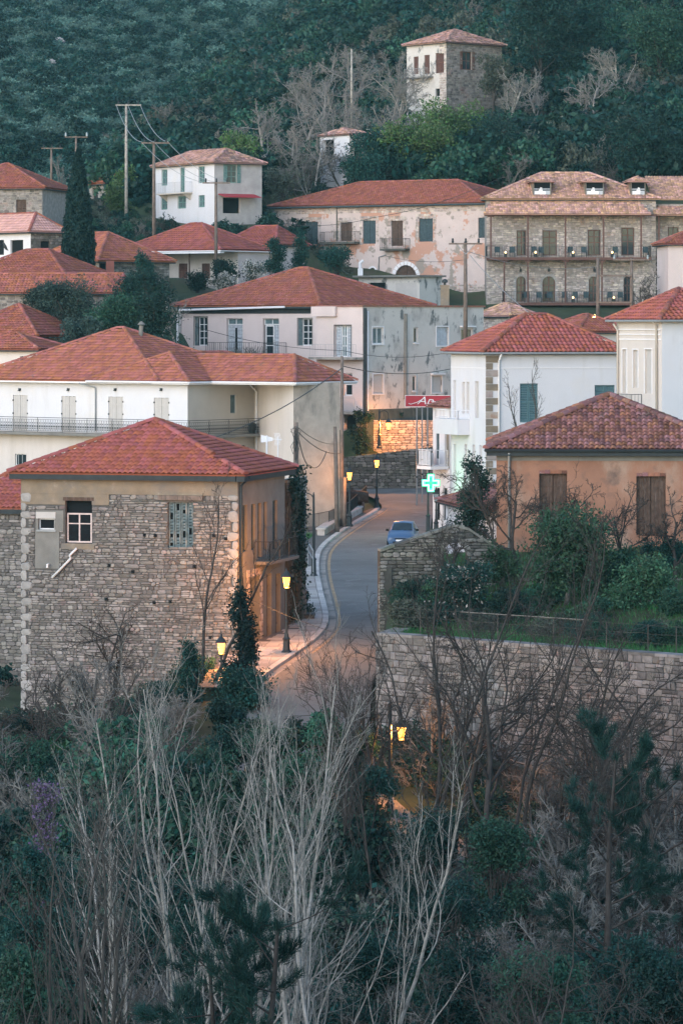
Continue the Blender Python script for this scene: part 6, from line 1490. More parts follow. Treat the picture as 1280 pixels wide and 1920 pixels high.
def blobs_round(rg, n, R, H, z0, rb): 
    """n blobs inside an ellipsoid (R wide, H high) that starts at z0"""
    o = []
    for k in range(n):
        d = nrm(rg.normal(0,1,3)); f = rg.uniform(.3,.78); o.append((d[0]*R*f, d[1]*R*f, z0+H/2+d[2]*H/2*f, rb*rg.uniform(.7,1.25), rb*rg.uniform(.7,1.25), rb*rg.uniform(.6,1.0)))
    return o
def pine(label, loc, h, n, mat=None, group='young pines', sz=.28, tuft=260):
    rg = seedn(); t = tree_thing('pine_tree', label, loc, group); L = np.array(tuple(loc), float)
    base = L[None]; lv = grow(rg, base, np.array([[.04,0,1.]]), np.array([h]), np.array([.05+h*.012]), 10, .03, .03, [dict(n=n,f0=.1,ang=62,ds=12,len=.30,K=6,wob=.08,up=.14,r=.4), dict(n=4,f0=.3,ang=42,ds=12,len=.45,K=4,wob=.1,up=.12,r=.5,rmin=.01)], .2)
    V,Fc = tubes(lv[:1],[7]); t.nppart('trunk', V, Fc, m_bark, smooth=True); V,Fc = tubes(lv[1:],[4,3]); t.nppart('branches', V, Fc, m_bark)
    tips = np.concatenate([lv[1][0][:,3:].reshape(-1,3), lv[2][0][:,1:].reshape(-1,3), lv[0][0][:,-1]]); dr = np.concatenate([nrm(np.diff(lv[1][0],axis=1)[:,2:]).reshape(-1,3), nrm(np.diff(lv[2][0],axis=1)).reshape(-1,3), np.array([[0,0,1.]])])
    k = max(8, int(tuft*12/len(tips)*8)); i = np.repeat(np.arange(len(tips)), k); a = nrm(dr[i]*1.0+rg.normal(0,.55,(len(i),3))+np.array([0,0,.25])); S = sz*rg.uniform(.7,1.2,len(i))[:,None]; C = tips[i]+rg.normal(0,.05,(len(i),3)); b = nrm(np.cross(a, rg.normal(0,1,(len(i),3))))*.009
    V = np.stack([C-b,C+b,C+a*S],1).reshape(-1,3); t.nppart('crown', V, np.arange(len(V)).reshape(-1,3), mat or m_leaf_pine); return t

# ------------------------------------------------------------------ mass vegetation (geometry-node instances)
SRC = bpy.data.collections.new('plant_sources')
def src_crown(name, seed, R, H, n, size, mat, nb=7, bare=False, bmat=None):
    rg = np.random.RandomState(seed)
    if bare:
        lv = grow(rg, np.zeros((3,3)), np.array([[0,0,1.]]*3)+rg.normal(0,.35,(3,3)), np.full(3,H*.6), np.full(3,.05), 5, .12, .05, [dict(n=6,f0=.2,ang=40,ds=14,len=.6,K=5,wob=.18,up=.05,r=.5,rmin=.02), dict(n=6,f0=.1,ang=40,ds=14,len=.55,K=4,wob=.2,up=.03,r=.5,rmin=.014), dict(n=int(n),f0=.1,ang=40,ds=16,len=.5,K=3,wob=.2,up=.0,r=.6,rmin=size)])
        V,Fc = tubes(lv,[4,3,3,3])
    else:
        P,d = blob_pts(rg, blobs_round(rg,nb,R,H,0,R*.55), n, 14, .2, .5); V,Fc = leaves(rg, P, size, .6, .1, d*.6)
    o = bpy.data.objects.new(name, npmesh(name, V, Fc, mat)); SRC.objects.link(o); return o
def scatter(name, label, pts, scl, srcs, seed=0):
    col = bpy.data.collections.new(name+'_sources')
    for s in dict.fromkeys(srcs): col.objects.link(s)
    srcs = list(dict.fromkeys(srcs))
    me = bpy.data.meshes.new(name); me.from_pydata([tuple(p) for p in pts], [], [])
    at_ = me.attributes.new('scl','FLOAT','POINT'); at_.data.foreach_set('value', np.asarray(scl,np.float32))
    o = bpy.data.objects.new(name, me); COL.objects.link(o); tag(o, label, None, None, 'stuff')
    ng = bpy.data.node_groups.new(name+'_nodes','GeometryNodeTree'); ng.interface.new_socket('Geometry', in_out='INPUT', socket_type='NodeSocketGeometry'); ng.interface.new_socket('Geometry', in_out='OUTPUT', socket_type='NodeSocketGeometry')
    N = ng.nodes; Lk = ng.links; gi = N.new('NodeGroupInput'); go = N.new('NodeGroupOutput'); ip = N.new('GeometryNodeInstanceOnPoints'); ci = N.new('GeometryNodeCollectionInfo'); ci.inputs['Collection'].default_value = col
    ci.inputs['Separate Children'].default_value = True; ci.inputs['Reset Children'].default_value = True; ip.inputs['Pick Instance'].default_value = True
    rv = N.new('FunctionNodeRandomValue'); rv.data_type = 'FLOAT_VECTOR'; rv.inputs[0].default_value = (-.12,-.12,0); rv.inputs[1].default_value = (.12,.12,6.283); rv.inputs['Seed'].default_value = seed
    ri = N.new('FunctionNodeRandomValue'); ri.data_type = 'INT'; ri.inputs[4].default_value = 0; ri.inputs[5].default_value = len(srcs)-1; ri.inputs['Seed'].default_value = seed+5
    na = N.new('GeometryNodeInputNamedAttribute'); na.data_type = 'FLOAT'; na.inputs[0].default_value = 'scl'
    Lk.new(gi.outputs[0], ip.inputs['Points']); Lk.new(ci.outputs[0], ip.inputs['Instance']); Lk.new(ri.outputs[2], ip.inputs['Instance Index']); Lk.new(rv.outputs[0], ip.inputs['Rotation']); Lk.new(na.outputs[0], ip.inputs['Scale']); Lk.new(ip.outputs[0], go.inputs[0])
    md = o.modifiers.new('scatter','NODES'); md.node_group = ng; return o
c_dark = [src_crown('crown_a',1,2.0,3.6,1100,.46,m_leaf_dk), src_crown('crown_b',2,2.3,3.2,1100,.46,m_leaf_dk,9)]
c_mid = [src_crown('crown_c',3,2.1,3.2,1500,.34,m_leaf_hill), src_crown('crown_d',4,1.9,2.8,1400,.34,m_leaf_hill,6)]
c_ol = [src_crown('crown_e',5,2.0,2.8,1200,.3,m_leaf_gray), src_crown('crown_f',6,1.8,2.9,1300,.3,m_leaf,8)]
c_bare = [src_crown('bare_a',7,0,4.5,7,.016,m_bark_gr,bare=True), src_crown('bare_b',8,0,4.5,7,.016,m_bark_br,bare=True)]
rg = np.random.RandomState(77)
def ground_pts(n, fx, D0, D1, keep=None, dz=-.3, mind=0):
    D = rg.uniform(D0,D1,n); x = fx(D, rg.uniform(0,1,n)); k = np.ones(n,bool)
    if keep is not None: k = keep(x,D)
    x, D = x[k], D[k]; return np.stack([x,D,G(x,D)+dz],1)
# far hillside
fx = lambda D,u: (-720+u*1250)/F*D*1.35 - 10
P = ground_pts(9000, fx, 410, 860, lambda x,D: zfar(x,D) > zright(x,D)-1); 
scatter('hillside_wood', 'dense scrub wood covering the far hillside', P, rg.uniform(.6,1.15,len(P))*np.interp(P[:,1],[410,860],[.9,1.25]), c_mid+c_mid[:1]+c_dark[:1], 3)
fx2 = lambda D,u: (-250+u*1000)/F*D*1.15
def kr(x,D): px = HX+x*F/D; return ~((px>745)&(px<960)&(D<400)&(D>380)) & ~((px>745)&(px<965)&(D>366)&(D<392))
P = ground_pts(1900, lambda D,u: (-420+u*1220)/F*D, 346, 650, lambda x,D: kr(x,D)&(zright(x,D)>=zfar(x,D)-.5)); dens = rg.uniform(0,1,len(P))
m1 = dens < .58; scatter('hill_wood', 'dark evergreen wood on the hill behind the guesthouse', P[m1], rg.uniform(.9,1.7,m1.sum()), c_dark+c_ol[1:], 9)
m2 = ~m1; scatter('hill_brush', 'brown leafless brush among the evergreens on the hill', P[m2], rg.uniform(.8,1.5,m2.sum()), c_bare+c_ol[:1], 12)
# shrubs of the village slope (mid left) and below the houses
def clear_of_houses(x, D):
    k = np.ones(len(x),bool)
    for (fxx,fy,_) in FOOT: k &= ((x-fxx)**2+(D-fy)**2) > 2.2**2
    dl = np.interp(D,Dd,xl)-2.5; drr = np.interp(D,Dd,xr)+1.2; k &= ~((x>dl)&(x<drr)&(D>122)&(D<262)); return k
P = ground_pts(1100, lambda D,u: (-700+u*740)/F*D, 290, 348, lambda x,D: clear_of_houses(x,D)&(D>np.interp(x,[-40,-15,0],[300,312,318])), -.4)
scatter('slope_shrubs', 'scrubby shrubs on the slope below the white house', P, rg.uniform(.2,.55,len(P)), c_dark+c_ol+c_bare, 15)
P = ground_pts(90, lambda D,u: (-640+u*560)/F*D, 168, 205, lambda x,D: clear_of_houses(x,D)&(x<-5), -.3); scatter('yard_shrubs', 'low shrubs in the yards behind the stone house', P, rg.uniform(.3,.6,len(P)), c_dark+c_mid, 16)
# foreground gully
f_dk = [src_crown('bush_a',21,1.3,2.0,2600,.13,m_leaf_dk,8), src_crown('bush_b',22,1.2,2.2,2600,.12,m_leaf,8)]
f_ol = [src_crown('bush_c',23,1.2,1.8,2200,.11,m_leaf_gray,7)]
f_tw = [src_crown('twigs_a',24,0,3.0,7,.006,m_bark_br,bare=True), src_crown('twigs_b',25,0,3.2,7,.006,m_bark,bare=True)]
f_tw2 = [src_crown('twigs_c',26,0,3.4,8,.005,m_bark_gr,bare=True), src_crown('twigs_d',27,0,3.4,9,.005,m_bark_twig,bare=True)]
fg = lambda D,u: (-760+u*1520)/F*D
def fk(x,D): px = HX+x*F/D; return clear_of_houses(x,D) & ~((D>RW.o.y-2+RW.d.y/RW.d.x*(x-RW.o.x))&(x>1)) & ~((x>-5)&(x<1.5)&(D>126)) & ~((D>141)&(x>-5.6))
P = ground_pts(1500, fg, 92, 158, fk, -.2); scatter('undergrowth', 'dark leafy undergrowth filling the gully', P, rg.uniform(.7,1.9,len(P))*np.where(P[:,1]>138,.38,np.where(P[:,1]>131,.62,1.0))*np.where((HX+P[:,0]*F/P[:,1]>860)&(P[:,1]>108),.55,1.0), f_dk+f_ol, 18)
P = np.concatenate([ground_pts(150, fg, 104, 150, fk, -.2), ground_pts(240, lambda D,u: (60+u*660)/F*D, 84, 128, fk, -.2), ground_pts(60, lambda D,u: (-700+u*380)/F*D, 84, 112, fk, -.2), ground_pts(50, lambda D,u: (-340+u*480)/F*D, 98, 124, fk, -.2)]); scatter('brush_tangle', 'tangle of leafless brushwood filling the gully', P, rg.uniform(.9,2.0,len(P)), f_tw+f_tw2, 19)
P = np.array([(p.x, p.y, -7.2+rg.uniform(0,1)) for p in (RW.P(rg.uniform(.5,LW),0,rg.uniform(1.2,4.5)) for _ in range(46))]); scatter('wall_brush', 'leafless brush growing up the foot of the retaining wall', P, rg.uniform(1.5,2.6,len(P)), f_tw+f_tw2, 23)
P = np.array([(q.x, q.y, lz(q.x,q.y)-.1) for q in (RW.P(rg.uniform(1,LW),0,0)+Vector((0,rg.uniform(4.2,13),0)) for _ in range(100))]); scatter('garden_undergrowth', 'low leafy weeds and brush in the garden', P, rg.uniform(.25,.62,len(P)), f_dk+f_ol+f_tw, 24)
# grass blades on the lawn and bank
def blades(name, label, pts, h, mat):
    n = len(pts); a = rg.normal(0,.35,(n,3)); a[:,2] = 1; a = nrm(a)*(h*rg.uniform(.5,1.3,n))[:,None]; b = nrm(np.cross(a,rg.normal(0,1,(n,3))))*.016
    V = np.stack([pts-b,pts+b,pts+a],1).reshape(-1,3); o = npobj(name, V, np.arange(n*3).reshape(-1,3), mat); tag(o,label,None,None,'stuff')
u = rg.uniform(0,LW,15000); f = rg.uniform(0,1,15000)**1.3; pts = np.array([(p.x+1.2*ff,0,0) for p,ff in ((RW.P(uu,0,-.6),ff) for uu,ff in zip(u,f))]); y0 = np.array([RW.P(uu,0,-.6).y for uu in u]); yy = y0+(157-y0)*f
pts[:,1] = yy; pts[:,2] = [ZRW-.12+(5.0-ZRW)*max(0,(ff-.25)/.75) for ff in f]; blades('lawn_grass', 'green grass on the garden terrace above the retaining wall', pts, .26, m_grass)
x = rg.uniform(-13.5,-9.2,9000); y = rg.uniform(141,153,9000); blades('bank_grass', 'green grass bank beside the purple blossom shrub', np.stack([x,y,G(x,y)],1), .25, m_grass)
s_ = rg.uniform(213,222,3000); o_ = rg.uniform(1.4,3.4,3000); pp = np.array([tuple(kpt(a,b,.12)) for a,b in zip(s_,o_)]); blades('verge_grass', 'grass verge by the terrace fence', pp, .22, m_grass)
# ------------------------------------------------------------------ individual trees and shrubs
def gp(px, D, dz=0): x = pxx(px,D); return Vector((x, D, gz(x,D)+dz))
R0 = np.random.RandomState(5)
# cypress
D = 280; x = pxx(147,D); b = Vector((x,D,gz(x,D))); top = pxz(277,D); H = top-b.z; rg = seedn()
t = tree_thing('cypress_tree', 'tall narrow dark cypress rising over the village roofs', b)
n = 26000; f = rg.uniform(0,1,n)**.9; prof = np.interp(f,[0,.06,.2,.45,.75,.92,1],[.9,1.25,1.32,1.2,.75,.36,.05]); th = rg.uniform(0,6.283,n); lump = 1+.10*np.sin(th*5+f*31)+.07*np.sin(th*9-f*57); rr = prof*lump*(1-.3*rg.uniform(0,1,n)**2)
C = np.stack([x+rr*np.cos(th),D+rr*np.sin(th),b.z+.3+f*(H-.4)],1); V,Fc = leaves(rg,C,.26,.4,1.6); t.nppart('crown',V,Fc,m_leaf_cy); t.part('trunk', MB().tube([b-Vector((0,0,.5)),b+Vector((0,0,H*.8))],[.22,.05],7), m_bark)
V_,F_ = tubes([(np.stack([np.stack([np.full(1,x),np.full(1,D),np.full(1,b.z+.2+H*k/11)],1) for k in range(12)],1), np.interp(np.linspace(0,1,12),[0,.06,.2,.45,.75,.92,1],[.7,1.0,1.05,.95,.55,.22,.02])[None])],[12]); t.nppart('inner_foliage',V_,F_,m_leaf_cy)
# olive and evergreens left of centre
def ever(label, px, pyc, D, wpx, hpx, mat, n, size, nb=8, name='evergreen_tree', group='evergreens below the village', extra=None, cat='tree', tr=.15, gnd=None, bark=None, clumps=60):
    s = D/F; c = at(px,pyc,D); g = gz(c.x,D) if gnd is None else gnd; g = min(g, c.z-hpx*s/2); R_, H_ = wpx*s/2, hpx*s
    rgx = seedn()
    if H_ > 2.6*R_:
        bl = [(rgx.normal(0,.22)*R_, rgx.normal(0,.22)*R_, c.z-H_/2-g+H_*(q+.5)/(nb+2), R_*(.75-.35*q/(nb+2))*rgx.uniform(.8,1.2), R_*(.75-.35*q/(nb+2)), H_/(nb+2)*1.5) for q in range(nb+2)]
    else: bl = blobs_round(rgx, nb+3, R_*.95, H_*.95, c.z-H_/2-g, min(R_,H_/2)*.52)
    gap = c.z-H_/2-g
    if cat == 'shrub' and gap > .8:
        k = int(gap/(R_*.9))+1; n = int(n*(1+.35*k))
        for q in range(k):
            for _ in range(3): bl.append((rgx.normal(0,.45)*R_, rgx.normal(0,.45)*R_, gap*(q+.5)/k, R_*.55, R_*.55, gap/k*.7))
    return leafy(name, label, (c.x,D,g), bl, n, size, mat, True, cat, group, clumps, .24, .5, tr, .8, bark, extra)
ever('silvery leafed tree at the left of the olive',85,565,262,80,90,m_leaf_ol,8000,.17,8,'olive_tree')
ever('tall dark evergreen between olive and pink house',250,560,262,90,110,m_leaf_dk,9000,.18,8)
ever('dark green overgrowth beside the lamp lit wall',676,782,261,40,36,m_leaf_dk,2500,.14,6,'evergreen_shrub','shrubs on the road bank',None,'shrub',.05)
ever('silvery green olive tree at the foot of the cypress',125,570,258,130,110,m_leaf_ol,12000,.17,9,'olive_tree')
ever('dense dark evergreen right of the olive tree',215,600,254,140,110,m_leaf,11000,.18,9)
ever('dark evergreen with ivy behind the cream house ridge',290,590,252,110,150,m_leaf_dk,11000,.18,9)
ever('slim dark evergreen beside the porch house posts',273,515,274,50,70,m_leaf_dk,5000,.17,6)
ever('dark leafy shrub tree left of the pink house corner',300,645,246,44,50,m_leaf_dk,4000,.16,6)
ever('lower olive toned tree between the roofs',165,625,250,120,80,m_leaf_ol,9000,.17,8,'olive_tree')
ever('dark rounded evergreen in front of the porch house',418,505,297,66,70,m_leaf_dk,7000,.16,7)
ever('small dark evergreen under the porch house eaves',372,530,297,45,50,m_leaf_dk,3500,.16,6)
ever('round clipped evergreen left of salmon house',519,480,300,46,60,m_leaf_dk,4500,.17,6)
ever('round clipped evergreen against the salmon house',560,480,302,40,66,m_leaf_dk,4500,.17,6)
ever('ivy clad shrub below the salmon house balcony',632,485,306,60,60,m_leaf_dk,5000,.17,7)
ever('white flowering shrub above the pink house roof',422,527,295,60,40,m_leaf_gray,2500,.14,6,'blossom_shrub','white flowering shrubs',(m_blossom_w,1800,.12),'shrub',.06)
ever('pale flowering shrub beside the clipped evergreen',478,505,302,56,60,m_leaf_gray,2500,.14,6,'blossom_shrub','white flowering shrubs',(m_blossom_w,1200,.12),'shrub',.06)
ever('dark hedge under the guesthouse beside the chimney',830,582,285,110,30,m_leaf_dk,4500,.17,7,'hedge','hedges','', 'hedge') if False else None
ever('green bush growing over the village house eaves',215,372,338,70,60,m_leaf_lt,4500,.2,6)
ever('light green bush left of the small white house',232,335,345,50,60,m_leaf_lt,3500,.2,6)
# bare trees mid left
bare_tree('bare_tree','pale bare tree between porch house and olive trees',gp(300,262),5.5,m_bark_pale,'spread',.11,1,(.2,0),1.0,'bare village trees')
bare_tree('bare_tree','pale bare tree standing before the porch house posts',gp(330,266),4.8,m_bark_pale,'spread',.10,1,(-.2,0),1.0,'bare village trees')
bare_tree('bare_tree','bare shrubby tree right of the small white house',gp(485,322),5.5,m_bark_gr,'up',.10,3,(-.1,0),.9,'bare village trees',.4,None,.015)
bare_tree('bare_tree','bare tree behind the cypress and village roof',gp(125,335),6,m_bark_gr,'up',.1,3,(0,0),.8,'bare village trees',.35,None,.018)
bare_tree('bare_tree','bare tree in front of the guesthouse wall',gp(1195,303),6.5,m_bark_br,'spread',.12,2,(.1,0),1.0,'bare village trees',.4,None,.014)
bare_tree('bare_tree','small bare tree before the white house shutters',Vector((pxx(990,200),200,7.2)),5.6,m_bark_br,'up',.07,2,(0,0),.8,'bare village trees',.3,None,.010)
# hill trees
m_bark_gr2 = M('bark_hill', (.22,.21,.20), .95, .2, 3)
for k,(px,D,h,mat,lab,st) in enumerate(((575,372,14,m_bark_gr,'large grey bare tree above the small white house','spread'),(640,362,12,m_bark_gr,'grey bare tree beside the small ruin','spread'),(715,378,15,m_bark_gr,'tall bare tree left of the tower house','spread'),(540,352,9,m_bark_gr,'low bare tree behind the white house roof','spread'),
        (765,372,13,m_bark_pale,'pale bare tree before the tower house','spread'),(950,372,11,m_bark_pale,'pale branching bare tree right of the tower','spread'),(1110,372,10,m_bark_gr,'bare tree on the hill above the dormers','spread'),(1165,380,11,m_bark_pale,'pale bare tree on the hill at right','spread'),(1015,375,9,m_bark_gr,'thin bare tree above guesthouse ridge','spread'),(510,368,11,m_bark_gr,'grey bare tree above the white house ridge','spread'),(605,385,15,m_bark_gr,'tall grey bare tree crowning the wooded slope','spread'),(670,392,15,m_bark_gr,'tall grey bare tree near the broken pole','spread'),(590,350,8,m_bark_gr,'low grey bare tree left of the small ruin','spread'),(735,358,9,m_bark_gr,'low grey bare tree right of the small ruin','spread'))):
    bare_tree('bare_tree',lab,gp(px,D),h,m_bark_pale if mat is m_bark_pale else m_bark_gr2,st,.15,1,(R0.normal(0,.08),0),1.4,'bare trees on the hill',.3,300+k,.017)
def hill_ever(lab, px, D, w, h, mat, n, sz, nb=9): 
    b = gp(px,D); rgx = seedn(); leafy('evergreen_tree',lab,b,blobs_round(rgx,nb,w/2,h,1.0,w*.24),n,sz,mat,True,'tree','large trees on the hill',40,.18,.6,.2,.5)
hill_ever('bright green spring tree below the tower house',775,350,7.0,7,m_leaf_lt,9000,.26)
hill_ever('green spring tree right of the bright one',850,356,7,7,m_leaf_lt,8000,.26)
hill_ever('large dark evergreen right of the tower',1010,392,9,13,m_leaf_dk,12000,.3,12)
hill_ever('huge dark evergreen on the hill top right',1085,398,10,15,m_leaf_dk,13000,.3,13)
hill_ever('dark evergreen at the right edge of the hill',1235,385,9,12,m_leaf,11000,.3,11)
hill_ever('dark tree behind the salmon house roof',700,350,6,5,m_leaf_dk,6000,.26)
hill_ever('dark tree rising behind the guesthouse ridge',930,352,7,6,m_leaf_dk,7000,.26)
hill_ever('dark tree behind the right dormer',1180,352,8,6,m_leaf_dk,7000,.26)
hill_ever('ivy bush at the left end of the small ruin',612,345,3,3.2,m_leaf_dk,3500,.2)
hill_ever('ivy tree climbing the right wall of the tower',925,386,4,8,m_leaf_gray,5000,.22)
hill_ever('ivy covered dark tree at the small ruin',672,345,4,6,m_leaf_dk,5000,.22)
hill_ever('green tree left of grey bare trees',445,352,5,6,m_leaf_lt,4500,.24)
hill_ever('blossoming greyish tree by the white house',530,340,4,5,m_leaf_gray,3500,.2)
# ivy on the ruin by the stone house
rg = seedn(); t = tree_thing('ivy','dark ivy hanging over the ruined house beside stone house',RU.R.P(1,.3,0),None,'ivy')
n = 3200; u = rg.uniform(.1,RU.Lr*.75,n); z = .6+(ZI:=(pxz(890,171)-.2))*rg.uniform(0,1,n)**.7; nn = np.abs(rg.normal(0,.22,n))+.02; 
keep = np.sin(u*2.1+z*.9)+np.sin(z*2.7-u)*.7+rg.normal(0,.7,n)+ (z-3)*.25 > 0; C = np.array([tuple(RU.R.P(a,b,c)) for a,b,c in zip(u[keep],z[keep],nn[keep])]); V,Fc = leaves(rg,C,.15,.7,-.3); t.nppart('foliage',V,Fc,m_leaf_dk)
st_ = MB()
for k in range(26): a = rg.uniform(-1.2,RU.Lr*.7); st_.tube([RU.R.P(a,.3,.08),RU.R.P(a+rg.normal(0,.3),3,.1),RU.R.P(a+rg.normal(0,.4),6+rg.uniform(0,1),.12)],.02,4)
t.part('stems',st_,m_bark)
ever('dark hedge shrub at the pavement beyond the lamp',563,1130,176,50,70,m_leaf_dk,5000,.12,6,'hedge_shrub','street shrubs',None,'shrub',.05)
ever('dark leaning conifer in front of stone house corner',455,1215,150,60,210,m_leaf_cy,11000,.13,10,'conifer_tree','evergreens at the stone house',None,'tree',.12)
ever('ivy smothered evergreen trunk before the stone house',360,1270,148,56,130,m_leaf_dk,7000,.12,8,'evergreen_tree','evergreens at the stone house',None,'tree',.12)
ever('broad dark evergreen shrub below the pavement end',440,1300,146,130,110,m_leaf_dk,11000,.13,9,'evergreen_tree','evergreens at the stone house',None,'tree',.12)
ever('leafy evergreen shrub at road edge below lamp',600,1375,127,90,80,m_leaf,6000,.14,7,'evergreen_shrub','evergreens at the stone house',None,'shrub',.06)
ever('light green shrub against the foot of stone house',310,1350,150,80,90,m_leaf,5000,.11,7,'evergreen_shrub','evergreens at the stone house',None,'shrub',.06)
ever('dark shrub mass at the left edge below the stone house',20,1420,140,110,110,m_leaf,9000,.13,9,'evergreen_shrub','evergreens at the stone house',None,'shrub',.08)
ever('dark brambles left of the purple blossom shrub',110,1445,136,130,70,m_leaf_dk,8000,.12,8,'evergreen_shrub','evergreens at the stone house',None,'shrub',.06)
ever('purple blossoming shrub on the grassy bank',90,1482,121,58,58,m_leaf_gray,700,.09,7,'blossom_shrub','purple shrubs',(m_blossom_p,3200,.10),'shrub',.05)
for k,(px,pyc,D,w_,h_,lab) in enumerate(((500,1385,131,110,90,'leafy shrub on the bank below the pavement end'),(665,1400,130,80,80,'leafy shrub on the road bank by the crook lamp'),(560,1440,126,120,80,'leafy shrub on the bank below the road'),(430,1400,133,100,90,'leafy shrub on the bank below the dark conifer'),(300,1430,134,130,90,'low leafy shrub on the bank before the stone house'),(690,1470,124,110,90,'dark shrub left of the ivy bush'),(470,1375,139,120,70,'dark spreading shrub at the lower road edge'),(560,1385,137,130,70,'dark spreading shrub across the lower road'),(640,1395,136,110,70,'dark spreading shrub before the wall corner'),(520,1430,133,160,90,'broad dark shrub on the lower bank centre'),(620,1450,131,140,90,'broad leafy shrub below the road edge'),(420,1340,141,90,70,'dark shrub under the leaning conifer'),(390,1440,130,140,100,'broad dark shrub behind the pale stems'))):
    ever(lab,px,pyc,D,w_,h_,(m_leaf,m_leaf_dk)[k%2],6500,.12,8,'evergreen_shrub','shrubs on the road bank',None,'shrub',.06)
ever('dark overgrowth on top of the lamp lit wall',735,778,266,100,26,m_leaf_dk,3500,.15,7,'evergreen_shrub','shrubs on the road bank',None,'shrub',.05,7.3)
# bare trees against the stone house
bare_tree('bare_tree','dark bare tree spreading before the stone house wall',gp(190,150),9.5,m_bark,'spread',.13,1,(.03,0),1.0,'dark bare trees',.3,None,.010)
bare_tree('bare_tree','dark bare tree before the broken shutter window',gp(385,151),9.0,m_bark,'up',.10,2,(.02,0),.9,'dark bare trees',.3,None,.010)
bare_tree('bare_tree','thin bare tree at the left edge of stone house',gp(95,146),7,m_bark,'spread',.09,1,(-.1,0),.9,'dark bare trees',.3,None,.010)
# garden on the right
def gl(px, D): x = pxx(px,D); return Vector((x,D,lz(x,D)))
ever('big leafy loquat like tree in front of the orange house',1060,1030,148,200,190,m_leaf_gd,15000,.16,12,'garden_tree','garden trees',None,'tree',.12,3.2,m_bark_gr)
ever('olive green shrub tree at the right garden edge',1200,1095,147,150,130,m_leaf_gd,11000,.13,10,'garden_tree','garden trees',None,'tree',.1,3.1,m_bark_gr)
ever('dark shrub with white blossom beside the gable wall',865,1090,147,120,90,m_leaf_dk,8000,.12,9,'blossom_shrub','white flowering shrubs',(m_blossom_w,420,.13),'shrub',.07,2.6)
ever('dark climbing shrub at the white house foot',893,935,168,80,150,m_leaf_dk,8000,.13,9,'garden_tree','garden trees',None,'tree',.1,3.3)
ever('low dark shrub behind the wire fence',950,1130,146,110,60,m_leaf_dk,6000,.11,8,'garden_shrub','garden shrubs',None,'shrub',.05,2.7)
ever('olive shrub at the foot of the gable wall',770,1150,146,110,70,m_leaf_gray,5000,.10,8,'garden_shrub','garden shrubs',None,'shrub',.05,2.5)
ever('green shrub left of the olive garden tree',1120,1130,145,70,50,m_leaf,3500,.11,6,'garden_shrub','garden shrubs',None,'shrub',.05,2.6)
ever('dark ivy shrub under the orange house door',1245,1040,153,110,70,m_leaf_dk,6000,.12,7,'garden_shrub','garden shrubs',None,'shrub',.05,3.6)
for k,(px,pyc,D,w_,h_,lab) in enumerate(((1000,1120,148,90,70,'dark low shrub below the leafy garden tree'),(820,1120,148,70,80,'dark shrub against the gable wall'),(1150,1060,151,110,80,'dark shrub between the two garden trees'),(930,1060,152,90,90,'dark shrub behind the blossoming one'),(1265,1130,145,70,70,'dark shrub at the right end of the garden'),(1085,1150,144,60,40,'small tufty shrub by the garden fence'))):
    ever(lab,px,pyc,D,w_,h_,(m_leaf,m_leaf_gd)[k%2],5500,.11,8,'garden_shrub','garden shrubs',None,'shrub',.05,2.6+(D-144)*.15)
for k,(px,D,h,lab) in enumerate(((975,153,6.6,'dark bare fruit tree left of the orange house door'),(1085,154,5.6,'dark bare fruit tree between the orange house doors'),(1040,151,6.2,'twiggy bare tree before the first orange house door'),(1160,152,6.0,'twiggy bare tree right of the leafy garden tree'),(1268,152,5.4,'dark bare tree at the right edge by orange door'),(925,156,6.0,'dark bare tree at the orange house corner'),(845,149,4.8,'thin bare sapling before the gable arch'))):
    bare_tree('bare_tree',lab,gl(px,D),h,m_bark,'spread',.085,1,(R0.normal(0,.1),0),1.15,'bare garden trees',.3,400+k,.009)
# trees in front of the retaining wall
for k,(px,D,h,lab,st,r,ln) in enumerate(((800,124,13.5,'tall dark bare tree left part of retaining wall','up',.15,.0),(925,122,13,'forked dark bare tree before the retaining wall','spread',.22,-.03),(655,122,10.5,'dark bare tree leaning over the road','up',.13,-.06),(1050,121,11,'dark spreading bare tree centre of retaining wall','spread',.17,.1),
        (1265,118,11.5,'dark bare tree reaching in at right edge','spread',.18,-.25),(735,120,10.5,'slender dark tree by the glowing crook lamp','up',.11,.02),(1150,119,8.5,'low dark bare tree below retaining wall','spread',.14,0),(870,118,8,'thin bare tree at the wall foot','up',.09,.05),(590,126,8,'thin dark bare tree at the roadside','up',.08,.08),(980,125,14,'tall twiggy dark tree left of the pine','up',.14,.0),(1090,126,13,'twiggy dark tree across the middle of retaining wall','spread',.2,-.1),(845,126,13.5,'ivy wrapped dark tree before the wall corner','spread',.2,.08),(1200,124,12,'twiggy dark tree at right part of retaining wall','spread',.2,-.12),(700,127,9.5,'twiggy dark tree at the wall corner by the road','spread',.13,.0))):
    bare_tree('bare_tree',lab,gp(px,D),h,m_bark,st,r*.72,2 if st=='up' else 1,(ln,0),1.2,'dark bare trees',.25,500+k,.008)
